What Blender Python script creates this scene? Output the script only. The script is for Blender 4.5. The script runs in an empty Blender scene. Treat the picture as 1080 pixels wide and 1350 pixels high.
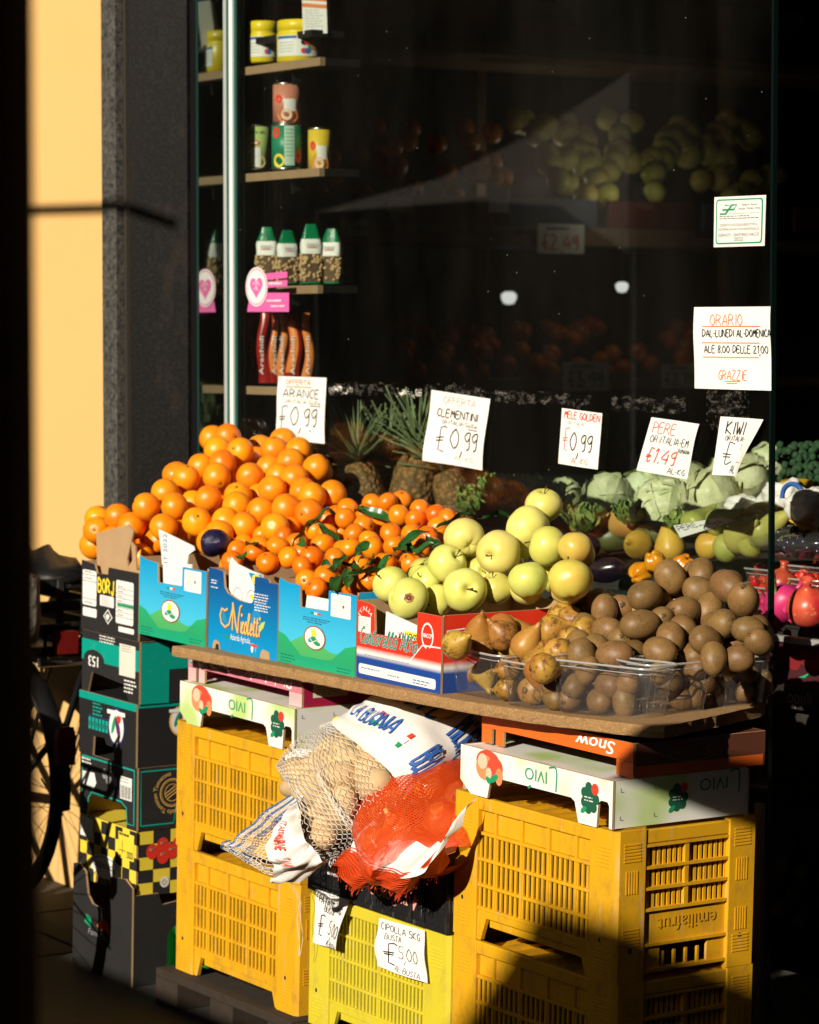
import bpy, math, random
from mathutils import Vector as V, Matrix, Quaternion, noise as NZ
rnd = random.Random(7)
S = bpy.context.scene
COL = S.collection
R_ = math.radians

# ------------------------------------------------------------------ camera, world, sun, exposure
FPX, HOR, YAW, SLOPE = 4000.0, 440.0, R_(55), 0.035
RT = V((math.cos(YAW), math.sin(YAW), 0)); FH = V((-math.sin(YAW), math.cos(YAW), 0)); UZ = V((0, 0, 1))
PIT = math.atan((675 - HOR) / FPX)
FW = FH * math.cos(PIT) - UZ * math.sin(PIT); UP = UZ * math.cos(PIT) + FH * math.sin(PIT)
CAM = V((4.529, -3.663, 1.662))
cd = bpy.data.cameras.new('camera'); co = bpy.data.objects.new('camera', cd); COL.objects.link(co)
co.matrix_world = Matrix((( RT.x, UP.x, -FW.x, CAM.x), (RT.y, UP.y, -FW.y, CAM.y), (RT.z, UP.z, -FW.z, CAM.z), (0, 0, 0, 1)))
cd.sensor_fit = 'VERTICAL'; cd.sensor_height = 36; cd.sensor_width = 28.8; cd.lens = FPX / 1350 * 36
cd.clip_start = 0.05; cd.clip_end = 400
cd.dof.use_dof = True; cd.dof.focus_distance = 6.05; cd.dof.aperture_fstop = 6.3
S.camera = co
SUN_EL = R_(23.0); SUN_H = V((0.40, -0.917, 0)).normalized()
SUN = (SUN_H * math.cos(SUN_EL) + UZ * math.sin(SUN_EL)).normalized()
sl = bpy.data.lights.new('sun', 'SUN'); so = bpy.data.objects.new('sun', sl); COL.objects.link(so)
sl.energy = 5.0; sl.angle = R_(0.55); sl.color = (1.0, 0.90, 0.75)
so.rotation_euler = SUN.to_track_quat('Z', 'Y').to_euler()
W = bpy.data.worlds.new('World'); S.world = W; W.use_nodes = True
wn = W.node_tree.nodes; sky = wn.new('ShaderNodeTexSky'); sky.sky_type = 'NISHITA'; sky.sun_disc = False
sky.sun_elevation = SUN_EL; sky.sun_rotation = math.atan2(SUN.x, SUN.y)
wn['Background'].inputs[1].default_value = 0.065
W.node_tree.links.new(sky.outputs[0], wn['Background'].inputs[0])
S.view_settings.view_transform = 'Standard'; S.view_settings.look = 'None'; S.view_settings.exposure = 0.27; S.view_settings.gamma = 1
S.render.engine = 'CYCLES'
cy = S.cycles; cy.use_denoising = True; cy.max_bounces = 7; cy.transparent_max_bounces = 32; cy.caustics_reflective = False; cy.caustics_refractive = False
cy.glossy_bounces = 3; cy.diffuse_bounces = 3

# ------------------------------------------------------------------ frames: the stand leans with the sloping pavement
MX = V((math.cos(SLOPE), 0, -math.sin(SLOPE))); MY = V((0, 1, 0)); MZ = V((math.sin(SLOPE), 0, math.cos(SLOPE)))
ORG = V((0, 0, .7)) - MZ * .7
MS = Matrix(((MX.x, MY.x, MZ.x, ORG.x), (MX.y, MY.y, MZ.y, ORG.y), (MX.z, MY.z, MZ.z, ORG.z), (0, 0, 0, 1)))
MSI = MS.inverted(); ID = Matrix.Identity(4)
def ray(px, py): return FW + RT * ((px - 540) / FPX) - UP * ((py - 675) / FPX)
def at(px, py, y, F=MS):                      # where a sight line meets the plane y of frame F
    I = F.inverted(); c = I @ CAM; d = I.to_3x3() @ ray(px, py)
    return c + d * ((y - c.y) / d.y)
def atz(px, py, z, F=MS):
    I = F.inverted(); c = I @ CAM; d = I.to_3x3() @ ray(px, py)
    return c + d * ((z - c.z) / d.z)
def atp(px, py, p0, n, F=MS):
    I = F.inverted(); c = I @ CAM; d = I.to_3x3() @ ray(px, py)
    return c + d * ((V(p0) - c).dot(n) / d.dot(n))

# ------------------------------------------------------------------ materials
MATS = {}
def srgb(r, g, b):
    f = lambda c: (c / 255 / 12.92) if c <= 10 else ((c / 255 + .055) / 1.055) ** 2.4
    return (f(r), f(g), f(b))
class NT:
    def __init__(s, name):
        s.m = bpy.data.materials.new(name); s.m.use_nodes = True; s.t = s.m.node_tree; s.n = s.t.nodes
        s.p = s.n['Principled BSDF']; s.out = s.n['Material Output']; s.c = None
    def add(s, ty, **k):
        o = s.n.new(ty)
        for a, b in k.items(): setattr(o, a, b)
        return o
    def ln(s, a, b): s.t.links.new(a, b)
    def co(s, rand=True):
        if s.c is None:
            t = s.add('ShaderNodeTexCoord'); s.c = t.outputs['Object']
            if rand:
                i = s.add('ShaderNodeObjectInfo'); a = s.add('ShaderNodeVectorMath', operation='ADD'); m = s.add('ShaderNodeMath', operation='MULTIPLY')
                s.ln(i.outputs['Random'], m.inputs[0]); m.inputs[1].default_value = 7.3
                s.ln(s.c, a.inputs[0]); s.ln(m.outputs[0], a.inputs[1]); s.c = a.outputs[0]
        return s.c
    def noise(s, scale, detail=4, rough=.6, stretch=None):
        n = s.add('ShaderNodeTexNoise'); n.inputs['Scale'].default_value = scale; n.inputs['Detail'].default_value = detail; n.inputs['Roughness'].default_value = rough
        c = s.co()
        if stretch:
            mp = s.add('ShaderNodeVectorMath', operation='MULTIPLY'); s.ln(c, mp.inputs[0]); mp.inputs[1].default_value = stretch; c = mp.outputs[0]
        s.ln(c, n.inputs['Vector']); return n.outputs['Fac']
    def vor(s, scale):
        n = s.add('ShaderNodeTexVoronoi'); n.inputs['Scale'].default_value = scale; s.ln(s.co(), n.inputs['Vector']); return n.outputs['Distance']
    def ramp(s, f, a, b):
        r = s.add('ShaderNodeMapRange'); r.inputs[1].default_value = a; r.inputs[2].default_value = b; s.ln(f, r.inputs[0]); return r.outputs[0]
    def mix(s, f, a, b):
        m = s.add('ShaderNodeMix', data_type='RGBA')
        for k, x in ((0, f), (6, a), (7, b)):
            if hasattr(x, 'links') : s.ln(x, m.inputs[k])
            else: m.inputs[k].default_value = x if k == 0 else (*x[:3], 1)
        return m.outputs[2]
    def rand(s, colr, hue=.0, val=.15):
        i = s.add('ShaderNodeObjectInfo'); h = s.add('ShaderNodeHueSaturation')
        a = s.add('ShaderNodeMapRange'); a.inputs[3].default_value = 1 - val; a.inputs[4].default_value = 1 + val; s.ln(i.outputs['Random'], a.inputs[0]); s.ln(a.outputs[0], h.inputs['Value'])
        q = s.add('ShaderNodeMath', operation='MULTIPLY'); s.ln(i.outputs['Random'], q.inputs[0]); q.inputs[1].default_value = 17.31
        w = s.add('ShaderNodeMath', operation='FRACT'); s.ln(q.outputs[0], w.inputs[0])
        b = s.add('ShaderNodeMapRange'); b.inputs[3].default_value = .5 - hue; b.inputs[4].default_value = .5 + hue; s.ln(w.outputs[0], b.inputs[0]); s.ln(b.outputs[0], h.inputs['Hue'])
        if hasattr(colr, 'links'): s.ln(colr, h.inputs['Color'])
        else: h.inputs['Color'].default_value = (*colr, 1)
        return h.outputs[0]
    def base(s, c):
        if hasattr(c, 'links'): s.ln(c, s.p.inputs['Base Color'])
        else: s.p.inputs['Base Color'].default_value = (*c, 1)
    def bump(s, h, st=.3, dist=.002):
        b = s.add('ShaderNodeBump'); b.inputs['Strength'].default_value = st; b.inputs['Distance'].default_value = dist; s.ln(h, b.inputs['Height']); s.ln(b.outputs[0], s.p.inputs['Normal'])
def M(name, col, rough=.6, var=.12, vs=25, bump=.0, bs=150, spec=.4, metal=0, dirt=None, da=.0, ds=14, rv=0, rh=0):
    if name in MATS: return MATS[name]
    k = NT(name)
    c = col
    if var: c = k.mix(k.noise(vs), tuple(x * (1 - var) for x in col), tuple(min(1, x * (1 + var)) for x in col))
    if dirt: c = k.mix(k.ramp(k.noise(ds, 7, .7), .62 - da * .25, .62 + .22), c, dirt)
    if rv or rh: c = k.rand(c, rh, rv)
    k.base(c); k.p.inputs['Roughness'].default_value = rough; k.p.inputs['Specular IOR Level'].default_value = spec; k.p.inputs['Metallic'].default_value = metal
    if bump: k.bump(k.noise(bs, 5), bump, .0015)
    MATS[name] = k.m; return k.m
def grad(name, c0, c1, z0, z1, rough=.45, dirt=True):
    if name in MATS: return MATS[name]
    k = NT(name); t = k.add('ShaderNodeTexCoord'); s = k.add('ShaderNodeSeparateXYZ'); k.ln(t.outputs['Object'], s.inputs[0])
    c = k.mix(k.ramp(s.outputs[2], z0, z1), c0, c1)
    c = k.mix(k.ramp(k.noise(60, 8, .75), .64, .8), c, tuple(min(1, x * .5 + .3) for x in c1))
    k.base(c); k.p.inputs['Roughness'].default_value = rough; k.bump(k.noise(9, 3, .5), .25, .006)
    MATS[name] = k.m; return k.m
def ink(name, col, rough=.6): return M(name, col, rough, var=0)

PAPER = M('white_paper', (.82, .81, .77), .7, .03, 6, .1, 12)
KRAFT = M('kraft_cardboard', (.42, .27, .14), .85, .15, 30, .25, 200)
PRINTW = M('white_print', (.80, .79, .75), .55, .05, 20)
BLK = ink('black_ink', (.012, .012, .014)); RED = ink('red_ink', (.75, .05, .025)); ORI = ink('orange_ink', (.75, .20, .05)); GRI = ink('grey_ink', (.25, .25, .26))
PNK = ink('faded_red_ink', (.8, .35, .3)); GRNI = ink('green_ink', (.01, .28, .12)); BLUI = ink('blue_ink', (.03, .12, .42))
WHI = ink('white_ink', (.85, .85, .83)); YEI = ink('yellow_ink', (.88, .68, .04)); GOLD = ink('gold_ink', (.75, .45, .12)); TEALI = ink('teal_print', (.0, .34, .27))
DARKG = ink('dark_green_ink', (.01, .1, .05))

# ------------------------------------------------------------------ mesh builder
class MB:
    def __init__(s): s.v = []; s.f = []; s.mi = []; s.sm = []; s.ms = []; s.uv = {}
    def m(s, mat):
        if mat not in s.ms: s.ms.append(mat)
        return s.ms.index(mat)
    def add(s, vs, fs, mat, smooth=False, uvs=None):
        o = len(s.v); s.v += [tuple(p) for p in vs]; i = s.m(mat)
        for n, f in enumerate(fs):
            if uvs: s.uv[len(s.f)] = [uvs[a] for a in f]
            s.f.append([a + o for a in f]); s.mi.append(i); s.sm.append(smooth)
    def box(s, x0, x1, y0, y1, z0, z1, mat, T=None):
        p = [(x0, y0, z0), (x1, y0, z0), (x1, y1, z0), (x0, y1, z0), (x0, y0, z1), (x1, y0, z1), (x1, y1, z1), (x0, y1, z1)]
        if T: p = [T(*q) for q in p]
        s.add(p, [(3, 2, 1, 0), (4, 5, 6, 7), (0, 1, 5, 4), (1, 2, 6, 5), (2, 3, 7, 6), (3, 0, 4, 7)], mat)
    def extr(s, pts, h0, h1, mat, T, side=None, back=None):       # 2-D outline pushed from h0 to h1 (h1 = outer face)
        n = len(pts); side = side or mat
        s.add([T(u, v, h1) for u, v in pts], [list(range(n))], mat)
        s.add([T(u, v, h0) for u, v in pts], [list(range(n))[::-1]], back or side)
        s.add([T(u, v, h) for h in (h0, h1) for u, v in pts], [(i, (i + 1) % n, n + (i + 1) % n, n + i) for i in range(n)], side)
    def flat(s, pts, mat, T, h): s.add([T(u, v, h) for u, v in pts], [list(range(len(pts)))], mat)
    def rect(s, u0, v0, u1, v1, mat, T, h, r=0):
        if r:
            p = []
            for cx, cy, a in ((u1 - r, v0 + r, -90), (u1 - r, v1 - r, 0), (u0 + r, v1 - r, 90), (u0 + r, v0 + r, 180)):
                p += [(cx + r * math.cos(R_(a + k * 22.5)), cy + r * math.sin(R_(a + k * 22.5))) for k in range(5)]
        else: p = [(u0, v0), (u1, v0), (u1, v1), (u0, v1)]
        s.flat(p, mat, T, h)
    def ell(s, u, v, a, b, mat, T, h, n=32, rot=0):
        s.flat([(u + a * math.cos(t) * math.cos(rot) - b * math.sin(t) * math.sin(rot), v + a * math.cos(t) * math.sin(rot) + b * math.sin(t) * math.cos(rot)) for t in [2 * math.pi * k / n for k in range(n)]], mat, T, h)
    def rib(s, pts, w, mat, T, h):                                 # pen stroke
        if len(pts) == 1: s.ell(pts[0][0], pts[0][1], w * .8, w * .8, mat, T, h, 8); return
        vs = []; n = len(pts)
        for i, (u, v) in enumerate(pts):
            a = pts[max(0, i - 1)]; b = pts[min(n - 1, i + 1)]; dx, dy = b[0] - a[0], b[1] - a[1]; L = math.hypot(dx, dy) or 1
            e = w / 2; k = h + i * 6e-6
            vs += [T(u - dy / L * e, v + dx / L * e, k), T(u + dy / L * e, v - dx / L * e, k)]
        s.add(vs, [(2 * i, 2 * i + 1, 2 * i + 3, 2 * i + 2) for i in range(n - 1)], mat)
    def tube(s, pts, r, mat, n=6, closed=False, smooth=True):
        P = [V(p) for p in pts]; N = len(P); rr = r if isinstance(r, (list, tuple)) else [r] * N
        vs = []; up = V((0, 0, 1))
        for i in range(N):
            a = P[(i - 1) % N] if closed else P[max(0, i - 1)]; b = P[(i + 1) % N] if closed else P[min(N - 1, i + 1)]
            d = (b - a); d = d.normalized() if d.length > 1e-9 else V((0, 0, 1))
            x = d.cross(up)
            if x.length < .05: x = d.cross(V((0, 1, 0)))
            x.normalize(); y = d.cross(x); up = x.cross(d) if False else up
            vs += [P[i] + (x * math.cos(2 * math.pi * k / n) + y * math.sin(2 * math.pi * k / n)) * rr[i] for k in range(n)]
        fs = []
        for i in range(N if closed else N - 1):
            for k in range(n):
                j = (i + 1) % N; fs.append((i * n + k, i * n + (k + 1) % n, j * n + (k + 1) % n, j * n + k))
        if not closed: fs += [tuple(range(n)), tuple(range((N - 1) * n, N * n))[::-1]]
        s.add(vs, fs, mat, smooth)
    def grid(s, fn, nu, nv, mat, smooth=True, wrap=False, u0=0, u1=1, v0=0, v1=1):
        us = nu if wrap else nu + 1
        vs = [fn(u0 + (u1 - u0) * i / nu, v0 + (v1 - v0) * j / nv) for j in range(nv + 1) for i in range(us)]
        uv = [(u0 + (u1 - u0) * i / nu, v0 + (v1 - v0) * j / nv) for j in range(nv + 1) for i in range(us)]
        fs = [(j * us + i, j * us + (i + 1) % us, (j + 1) * us + (i + 1) % us, (j + 1) * us + i) for j in range(nv) for i in range(nu)]
        s.add(vs, fs, mat, smooth, uv)
    def lathe(s, prof, mat, n=24, fn=None, smooth=True):
        vs = []; N = len(prof)
        for r, z in prof:
            for k in range(n):
                a = 2 * math.pi * k / n; p = V((r * math.cos(a), r * math.sin(a), z)); vs.append(fn(p) if fn else p)
        fs = [(j * n + k, j * n + (k + 1) % n, (j + 1) * n + (k + 1) % n, (j + 1) * n + k) for j in range(N - 1) for k in range(n)]
        fs += [tuple(range(n))[::-1], tuple(range((N - 1) * n, N * n))]
        s.add(vs, fs, mat, smooth)
    def mesh(s, name):
        me = bpy.data.meshes.new(name); me.from_pydata(s.v, [], s.f)
        for m in s.ms: me.materials.append(m)
        me.polygons.foreach_set('material_index', s.mi); me.polygons.foreach_set('use_smooth', s.sm)
        if s.uv:
            L = me.uv_layers.new(name='UVMap')
            for fi, uvs in s.uv.items():
                for li, q in zip(me.polygons[fi].loop_indices, uvs): L.data[li].uv = q
        me.update(); return me
    def build(s, name, parent=None, mw=None, bev=0):
        o = bpy.data.objects.new(name, s.mesh(name)); COL.objects.link(o)
        if parent: o.parent = parent
        if mw is not None: o.matrix_world = mw
        if bev:
            b = o.modifiers.new('bevel', 'BEVEL'); b.width = bev; b.segments = 2; b.limit_method = 'ANGLE'; b.angle_limit = R_(50)
        return o
def tag(o, label=None, cat=None, group=None, kind=None):
    for k, x in (('label', label), ('category', cat), ('group', group), ('kind', kind)):
        if x: o[k] = x
    return o
def TR(x, y, z, rz=0, F=MS): return F @ Matrix.Translation((x, y, z)) @ Matrix.Rotation(rz, 4, 'Z')
def thing(name, label, cat, mw, group=None):
    o = bpy.data.objects.new(name, None); COL.objects.link(o); o.matrix_world = mw; o.empty_display_size = .05
    return tag(o, label, cat, group)
def dup(o, mw, label=None, group=None):
    c = o.copy(); COL.objects.link(c); c.matrix_world = mw
    if label: c['label'] = label
    if group: c['group'] = group
    for ch in list(o.children):
        d = ch.copy(); COL.objects.link(d); d.parent = c
        for g in list(ch.children):
            e = g.copy(); COL.objects.link(e); e.parent = d
    return c

# ------------------------------------------------------------------ handwriting and print
G = {'A': '00 39 60|13 53', 'B': '00 09 48 57 45 05|45 63 51 40 00', 'C': '58 39 17 04 12 30 51', 'D': '00 09 48 65 42 00', 'E': '59 09 00 50|05 45', 'F': '00 09 59|05 45',
 'G': '58 39 17 04 12 30 51 54 34', 'H': '00 09|60 69|05 65', 'I': '10 19', 'J': '12 20 40 59', 'K': '00 09|59 04 60', 'L': '09 00 50', 'M': '00 19 34 59 60', 'N': '00 09 60 69',
 'O': '39 17 04 12 30 51 64 57 39', 'P': '00 09 48 57 45 04', 'R': '00 09 48 57 45 04|25 60', 'S': '58 39 18 16 35 53 51 30 11', 'T': '09 69|39 30', 'U': '09 02 20 40 62 69', 'V': '09 30 69',
 'W': '09 20 36 50 69', 'Z': '09 59 00 60', 'Q': '39 17 04 12 30 51 64 57 39|43 60', 'X': '09 60|00 69', 'Y': '09 35 69|35 30', '0': '39 17 04 12 30 51 64 57 39', '1': '07 29 20', '2': '08 29 48 46 00 60', '3': '09 49 25 44 52 30 01', '4': '49 03 63|56 50',
 '5': '59 19 15 45 53 51 30 01', '6': '49 16 02 20 41 43 24 03', '7': '09 59 20', '8': '25 07 29 47 25 02 20 42 25', '9': '46 24 06 28 48 46 41 20', ',': '11 10', '.': '10', '-': '04 34', ':': '12|15', '€': '58 39 28 21 30 51|04 44|03 43',
 'i': '15 10|18', 'a': '45 25 03 01 20 42 45|45 41 50', 'c': '44 25 13 01 20 41', 'e': '02 43 25 13 01 20 41', 'l': '02 38 29 17 11 20 41', 'o': '25 03 01 20 42 35 25 45', 't': '28 11 20 41|06 46', 'n': '00 05|02 25 35 30 41', 'r': '00 05|02 25 45', 'f': '48 39 27 10|05 45', 'g': '45 25 03 22 43 45|45 42', '/': '00 59', '%': '00 59', "'": '29 27', ' ': ''}
def strokes(t, size, smooth=0, jit=0., sp=.25, slant=0., seed=1):
    r = random.Random(seed); x = 0; out = []; u = size / 9
    for ch in t:
        wmax = 0
        for st in G.get(ch, '').split('|'):
            pts = []
            for p in st.split():
                if '.' in p: continue
                a, b = int(p[0]), int(p[1]); wmax = max(wmax, a)
                yy = b * u + r.uniform(-jit, jit) * u
                if ch == ',': yy -= 2 * u
                pts.append((x + a * u * .95 + r.uniform(-jit, jit) * u + yy * slant, yy))
            if ch == ',': pts.append((pts[-1][0] - u, pts[-1][1] - 2 * u))
            if len(pts) > 2 and smooth:
                q = []
                for i in range(len(pts) - 1):
                    p0 = pts[max(0, i - 1)]; p1 = pts[i]; p2 = pts[i + 1]; p3 = pts[min(len(pts) - 1, i + 2)]
                    for k in range(smooth):
                        s_ = k / smooth
                        q.append(tuple(.5 * (2 * p1[c] + (p2[c] - p0[c]) * s_ + (2 * p0[c] - 5 * p1[c] + 4 * p2[c] - p3[c]) * s_ ** 2 + (3 * p1[c] - p0[c] - 3 * p2[c] + p3[c]) * s_ ** 3) for c in (0, 1)))
                pts = q + [pts[-1]]
            if pts: out.append(pts)
        x += (wmax if ch != ' ' else 3) * u * .95 + sp * 9 * u * .8 * (0.8 if ch in '.,:' else 1.05 if ch in 'Ii' else 1)
    return out, x
def write(mb, T, t, u, v, size, mat, h=.0008, w=.12, fit=None, jit=.35, smooth=3, slant=0, align='l', rot=0, seed=None, sp=.25):
    st, W_ = strokes(t, size, smooth, jit, sp, slant, seed or (len(t) * 7 + ord(t[0])))
    sx = fit / W_ if fit else 1; x0 = {'l': 0, 'c': -W_ * sx / 2, 'r': -W_ * sx}[align]
    c, s_ = math.cos(rot), math.sin(rot)
    for n, pts in enumerate(st):
        mb.rib([(u + (x0 + a * sx) * c - b * s_, v + (x0 + a * sx) * s_ + b * c) for a, b in pts], size * w, mat, T, h + n * 1.2e-5)
_fc = {}
def fontmesh(t):
    if t not in _fc:
        cu = bpy.data.curves.new('t', 'FONT'); cu.body = t; cu.fill_mode = 'FRONT'; cu.resolution_u = 3
        o = bpy.data.objects.new('t', cu); COL.objects.link(o); bpy.context.view_layer.update()
        me = bpy.data.meshes.new_from_object(o.evaluated_get(bpy.context.evaluated_depsgraph_get()))
        vs = [tuple(x.co[:2]) for x in me.vertices]; fs = [list(p.vertices) for p in me.polygons]
        bpy.data.objects.remove(o); bpy.data.curves.remove(cu); bpy.data.meshes.remove(me)
        x0 = min(a for a, b in vs); x1 = max(a for a, b in vs)
        _fc[t] = ([((a - x0) / .69, b / .69) for a, b in vs], fs, (x1 - x0) / .69)
    return _fc[t]
def prnt(mb, T, t, u, v, size, mat, h=.0008, width=None, slant=0, align='l', arc=None, bold=0):
    vs, fs, w = fontmesh(t); sx = (width / w) if width else size; tw = w * sx; x0 = {'l': 0, 'c': -tw / 2, 'r': -tw}[align]
    for k in range(2 if bold else 1):
        P = []
        for a, b in vs:
            x, y = x0 + a * sx + b * size * slant + k * bold, b * size
            if arc:
                th = arc[1] - x / arc[0] if arc[0] > 0 else arc[1] - x / arc[0]; rr = abs(arc[0]) + (y if arc[0] > 0 else -y)
                x, y = rr * math.cos(th), rr * math.sin(th)
            P.append(T(u + x, v + y, h + k * 4e-5))
        mb.add(P, fs, mat)
def greek(mb, T, u, v, w, rows, gap, mat, h=.0007, th=.0016, seed=3):      # tiny print too small to read
    r = random.Random(seed)
    for k in range(rows):
        x = u; end = u + w * r.uniform(.7, 1)
        while x < end:
            l = r.uniform(.004, .014); mb.rect(x, v - k * gap, min(x + l, end), v - k * gap + th, mat, T, h); x += l + .003

# ------------------------------------------------------------------ the setting
def slab_mat():
    k = NT('paving_stone'); c = k.mix(k.noise(3, 6), (.022, .020, .018), (.05, .045, .04)); k.base(c); k.p.inputs['Roughness'].default_value = .75
    k.bump(k.noise(60, 6), .4, .004); return k.m
PAVE = slab_mat()
mb = MB(); mb.add([(-40, -40, 0), (25, -40, 0), (25, .7, 0), (-40, .7, 0)], [(0, 1, 2, 3)], M('street_asphalt', (.045, .043, .04), .85, .3, 8, .5, 120))
tag(mb.build('street_ground', mw=MS @ Matrix.Translation((0, 0, -.012))), kind='structure')
mb = MB()                                                        # paving slabs with open joints
for i in range(-9, 8):
    for j in range(-4, 1):
        x0 = i * .9 + (.45 if j % 2 else 0); mb.box(x0 + .004, x0 + .896, j * .6 + .084, j * .6 + .676, -.03, 0, PAVE)
tag(mb.build('pavement', mw=MS, bev=.003), kind='structure')
mb = MB(); mb.add([(-6, .7, .03), (4, .7, .03), (4, 6.5, .03), (-6, 6.5, .03)], [(0, 1, 2, 3)], M('shop_floor_tile', (.1, .09, .08), .5))
tag(mb.build('floor'), kind='structure')

STUCCO = None
k = NT('ochre_stucco'); c = k.mix(k.noise(1.3, 5), (.70, .415, .145), (.76, .47, .17)); c = k.mix(k.ramp(k.noise(7, 8, .7), .6, .85), c, (.62, .37, .14)); k.base(c); k.p.inputs['Roughness'].default_value = .9; k.bump(k.noise(220, 5), .25, .002); STUCCO = k.m
mb = MB(); mb.box(-30, -2.742, .42, .64, -.3, 14, STUCCO)
tag(mb.build('stucco_wall'), 'sunlit ochre yellow stucco house wall left of the dark granite jamb', 'wall')
k = NT('grey_granite'); c = k.mix(k.ramp(k.noise(85, 6, .85), .40, .64), (.012, .012, .011), (.13, .125, .11)); k.base(c); k.p.inputs['Roughness'].default_value = .55; GRAN = k.m
k = NT('black_granite'); c = k.mix(k.ramp(k.noise(130, 6, .85), .48, .70), (.004, .004, .004), (.019, .018, .016)); c = k.mix(k.ramp(k.noise(9, 8, .7, (1, 1, .5)), .52, .75), c, (.026, .018, .012)); k.base(c); k.p.inputs['Roughness'].default_value = .45; k.p.inputs['Specular IOR Level'].default_value = .06; k.bump(k.noise(180, 6, .8), .25, .002); BGRAN = k.m
BLKM = M('black_painted_steel', (.006, .006, .0065), .4, .1)
jb = thing('granite_jamb', 'dark speckled granite door jamb between ochre wall and shop window', 'jamb', TR(0, 0, 0, 0, ID))
mb = MB(); mb.box(-2.741, -2.665, .405, .64, -.3, 2.72, GRAN); mb.build('front_strip', jb, bev=.002)
mb = MB(); mb.box(-2.664, -2.622, .43, .64, -.3, 2.72, BLKM); mb.box(-2.634, -2.622, .414, .429, -.3, 2.72, M('bronze_trim', (.035, .030, .024), .5, .2, 9)); mb.build('joint_trim', jb)
mb = MB(); p = [(-2.621, .425), (-2.505, .535), (-2.505, .64), (-2.621, .64)]
mb.add([(a, b, z) for z in (-.3, 2.72) for a, b in p], [(3, 2, 1, 0), (4, 5, 6, 7), (0, 1, 5, 4), (1, 2, 6, 5), (2, 3, 7, 6), (3, 0, 4, 7)], BGRAN); mb.build('polished_panel', jb)
# walls above and inside the shop
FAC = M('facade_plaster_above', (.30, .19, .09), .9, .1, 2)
mb = MB(); mb.box(-2.741, 30, .42, .70, 2.74, 14, FAC); mb.box(4.5, 30, .42, .70, -.3, 2.74, FAC)
tag(mb.build('facade_wall'), 'plastered wall over and beside the shop opening', 'wall')
mb = MB(); mb.box(.32, 4.49, .62, .68, -.3, 2.739, M('dark_shutter_steel', (.012, .012, .012), .6, .1)); tag(mb.build('dark_shutter'), 'dark steel panel closing the shop front to the right of the open end', 'shutter')
mb = MB(); mb.box(-30, 30, -5.2, .419, 6.0, 6.3, M('portico_plaster', (.20, .15, .10), .9, .1, 2)); tag(mb.build('portico_roof'), 'high plastered portico roof over the pavement, out of the picture', 'roof')  # added roof that cuts the overhead sky fill
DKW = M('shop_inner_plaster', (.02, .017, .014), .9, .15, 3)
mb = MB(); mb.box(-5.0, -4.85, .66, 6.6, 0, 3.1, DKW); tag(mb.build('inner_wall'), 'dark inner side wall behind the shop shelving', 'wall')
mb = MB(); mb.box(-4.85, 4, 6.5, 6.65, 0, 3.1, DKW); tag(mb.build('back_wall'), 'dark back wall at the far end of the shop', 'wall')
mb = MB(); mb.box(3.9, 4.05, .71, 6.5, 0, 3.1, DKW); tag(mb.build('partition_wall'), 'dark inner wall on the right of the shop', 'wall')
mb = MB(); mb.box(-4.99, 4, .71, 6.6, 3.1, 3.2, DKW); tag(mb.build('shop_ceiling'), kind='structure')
mb = MB(); mb.box(-90, 12, -31, -30, -3, 9.5, M('shaded_facade_plaster', (.055, .042, .034), .9, .75, .35)); tag(mb.build('opposite_building'), 'long low house front far across the square', 'building')
for x0, x1, lab in ((-60, -14.2, 'tall brown house across the street on the far left'), (-7.4, 1.4, 'tall brown house across the street in the middle'), (7.3, 60, 'tall brown house across the street on the right')):
    mb = MB(); mb.box(x0, x1, -13.2, -12, -3, 17, M('brown_house_plaster', (.06, .045, .036), .9, .5, .4)); tag(mb.build('opposite_building'), lab, 'building')
for x0, x1, lab in ((-24, -16, 'tall house closing the street at its left end'), (17, 25, 'tall house closing the street at its right end')):
    mb = MB(); mb.box(x0, x1, -11.9, .38, -3, 17, M('brown_house_plaster', (.06, .045, .036), .9, .5, .4)); tag(mb.build('opposite_building'), lab, 'building')

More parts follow.
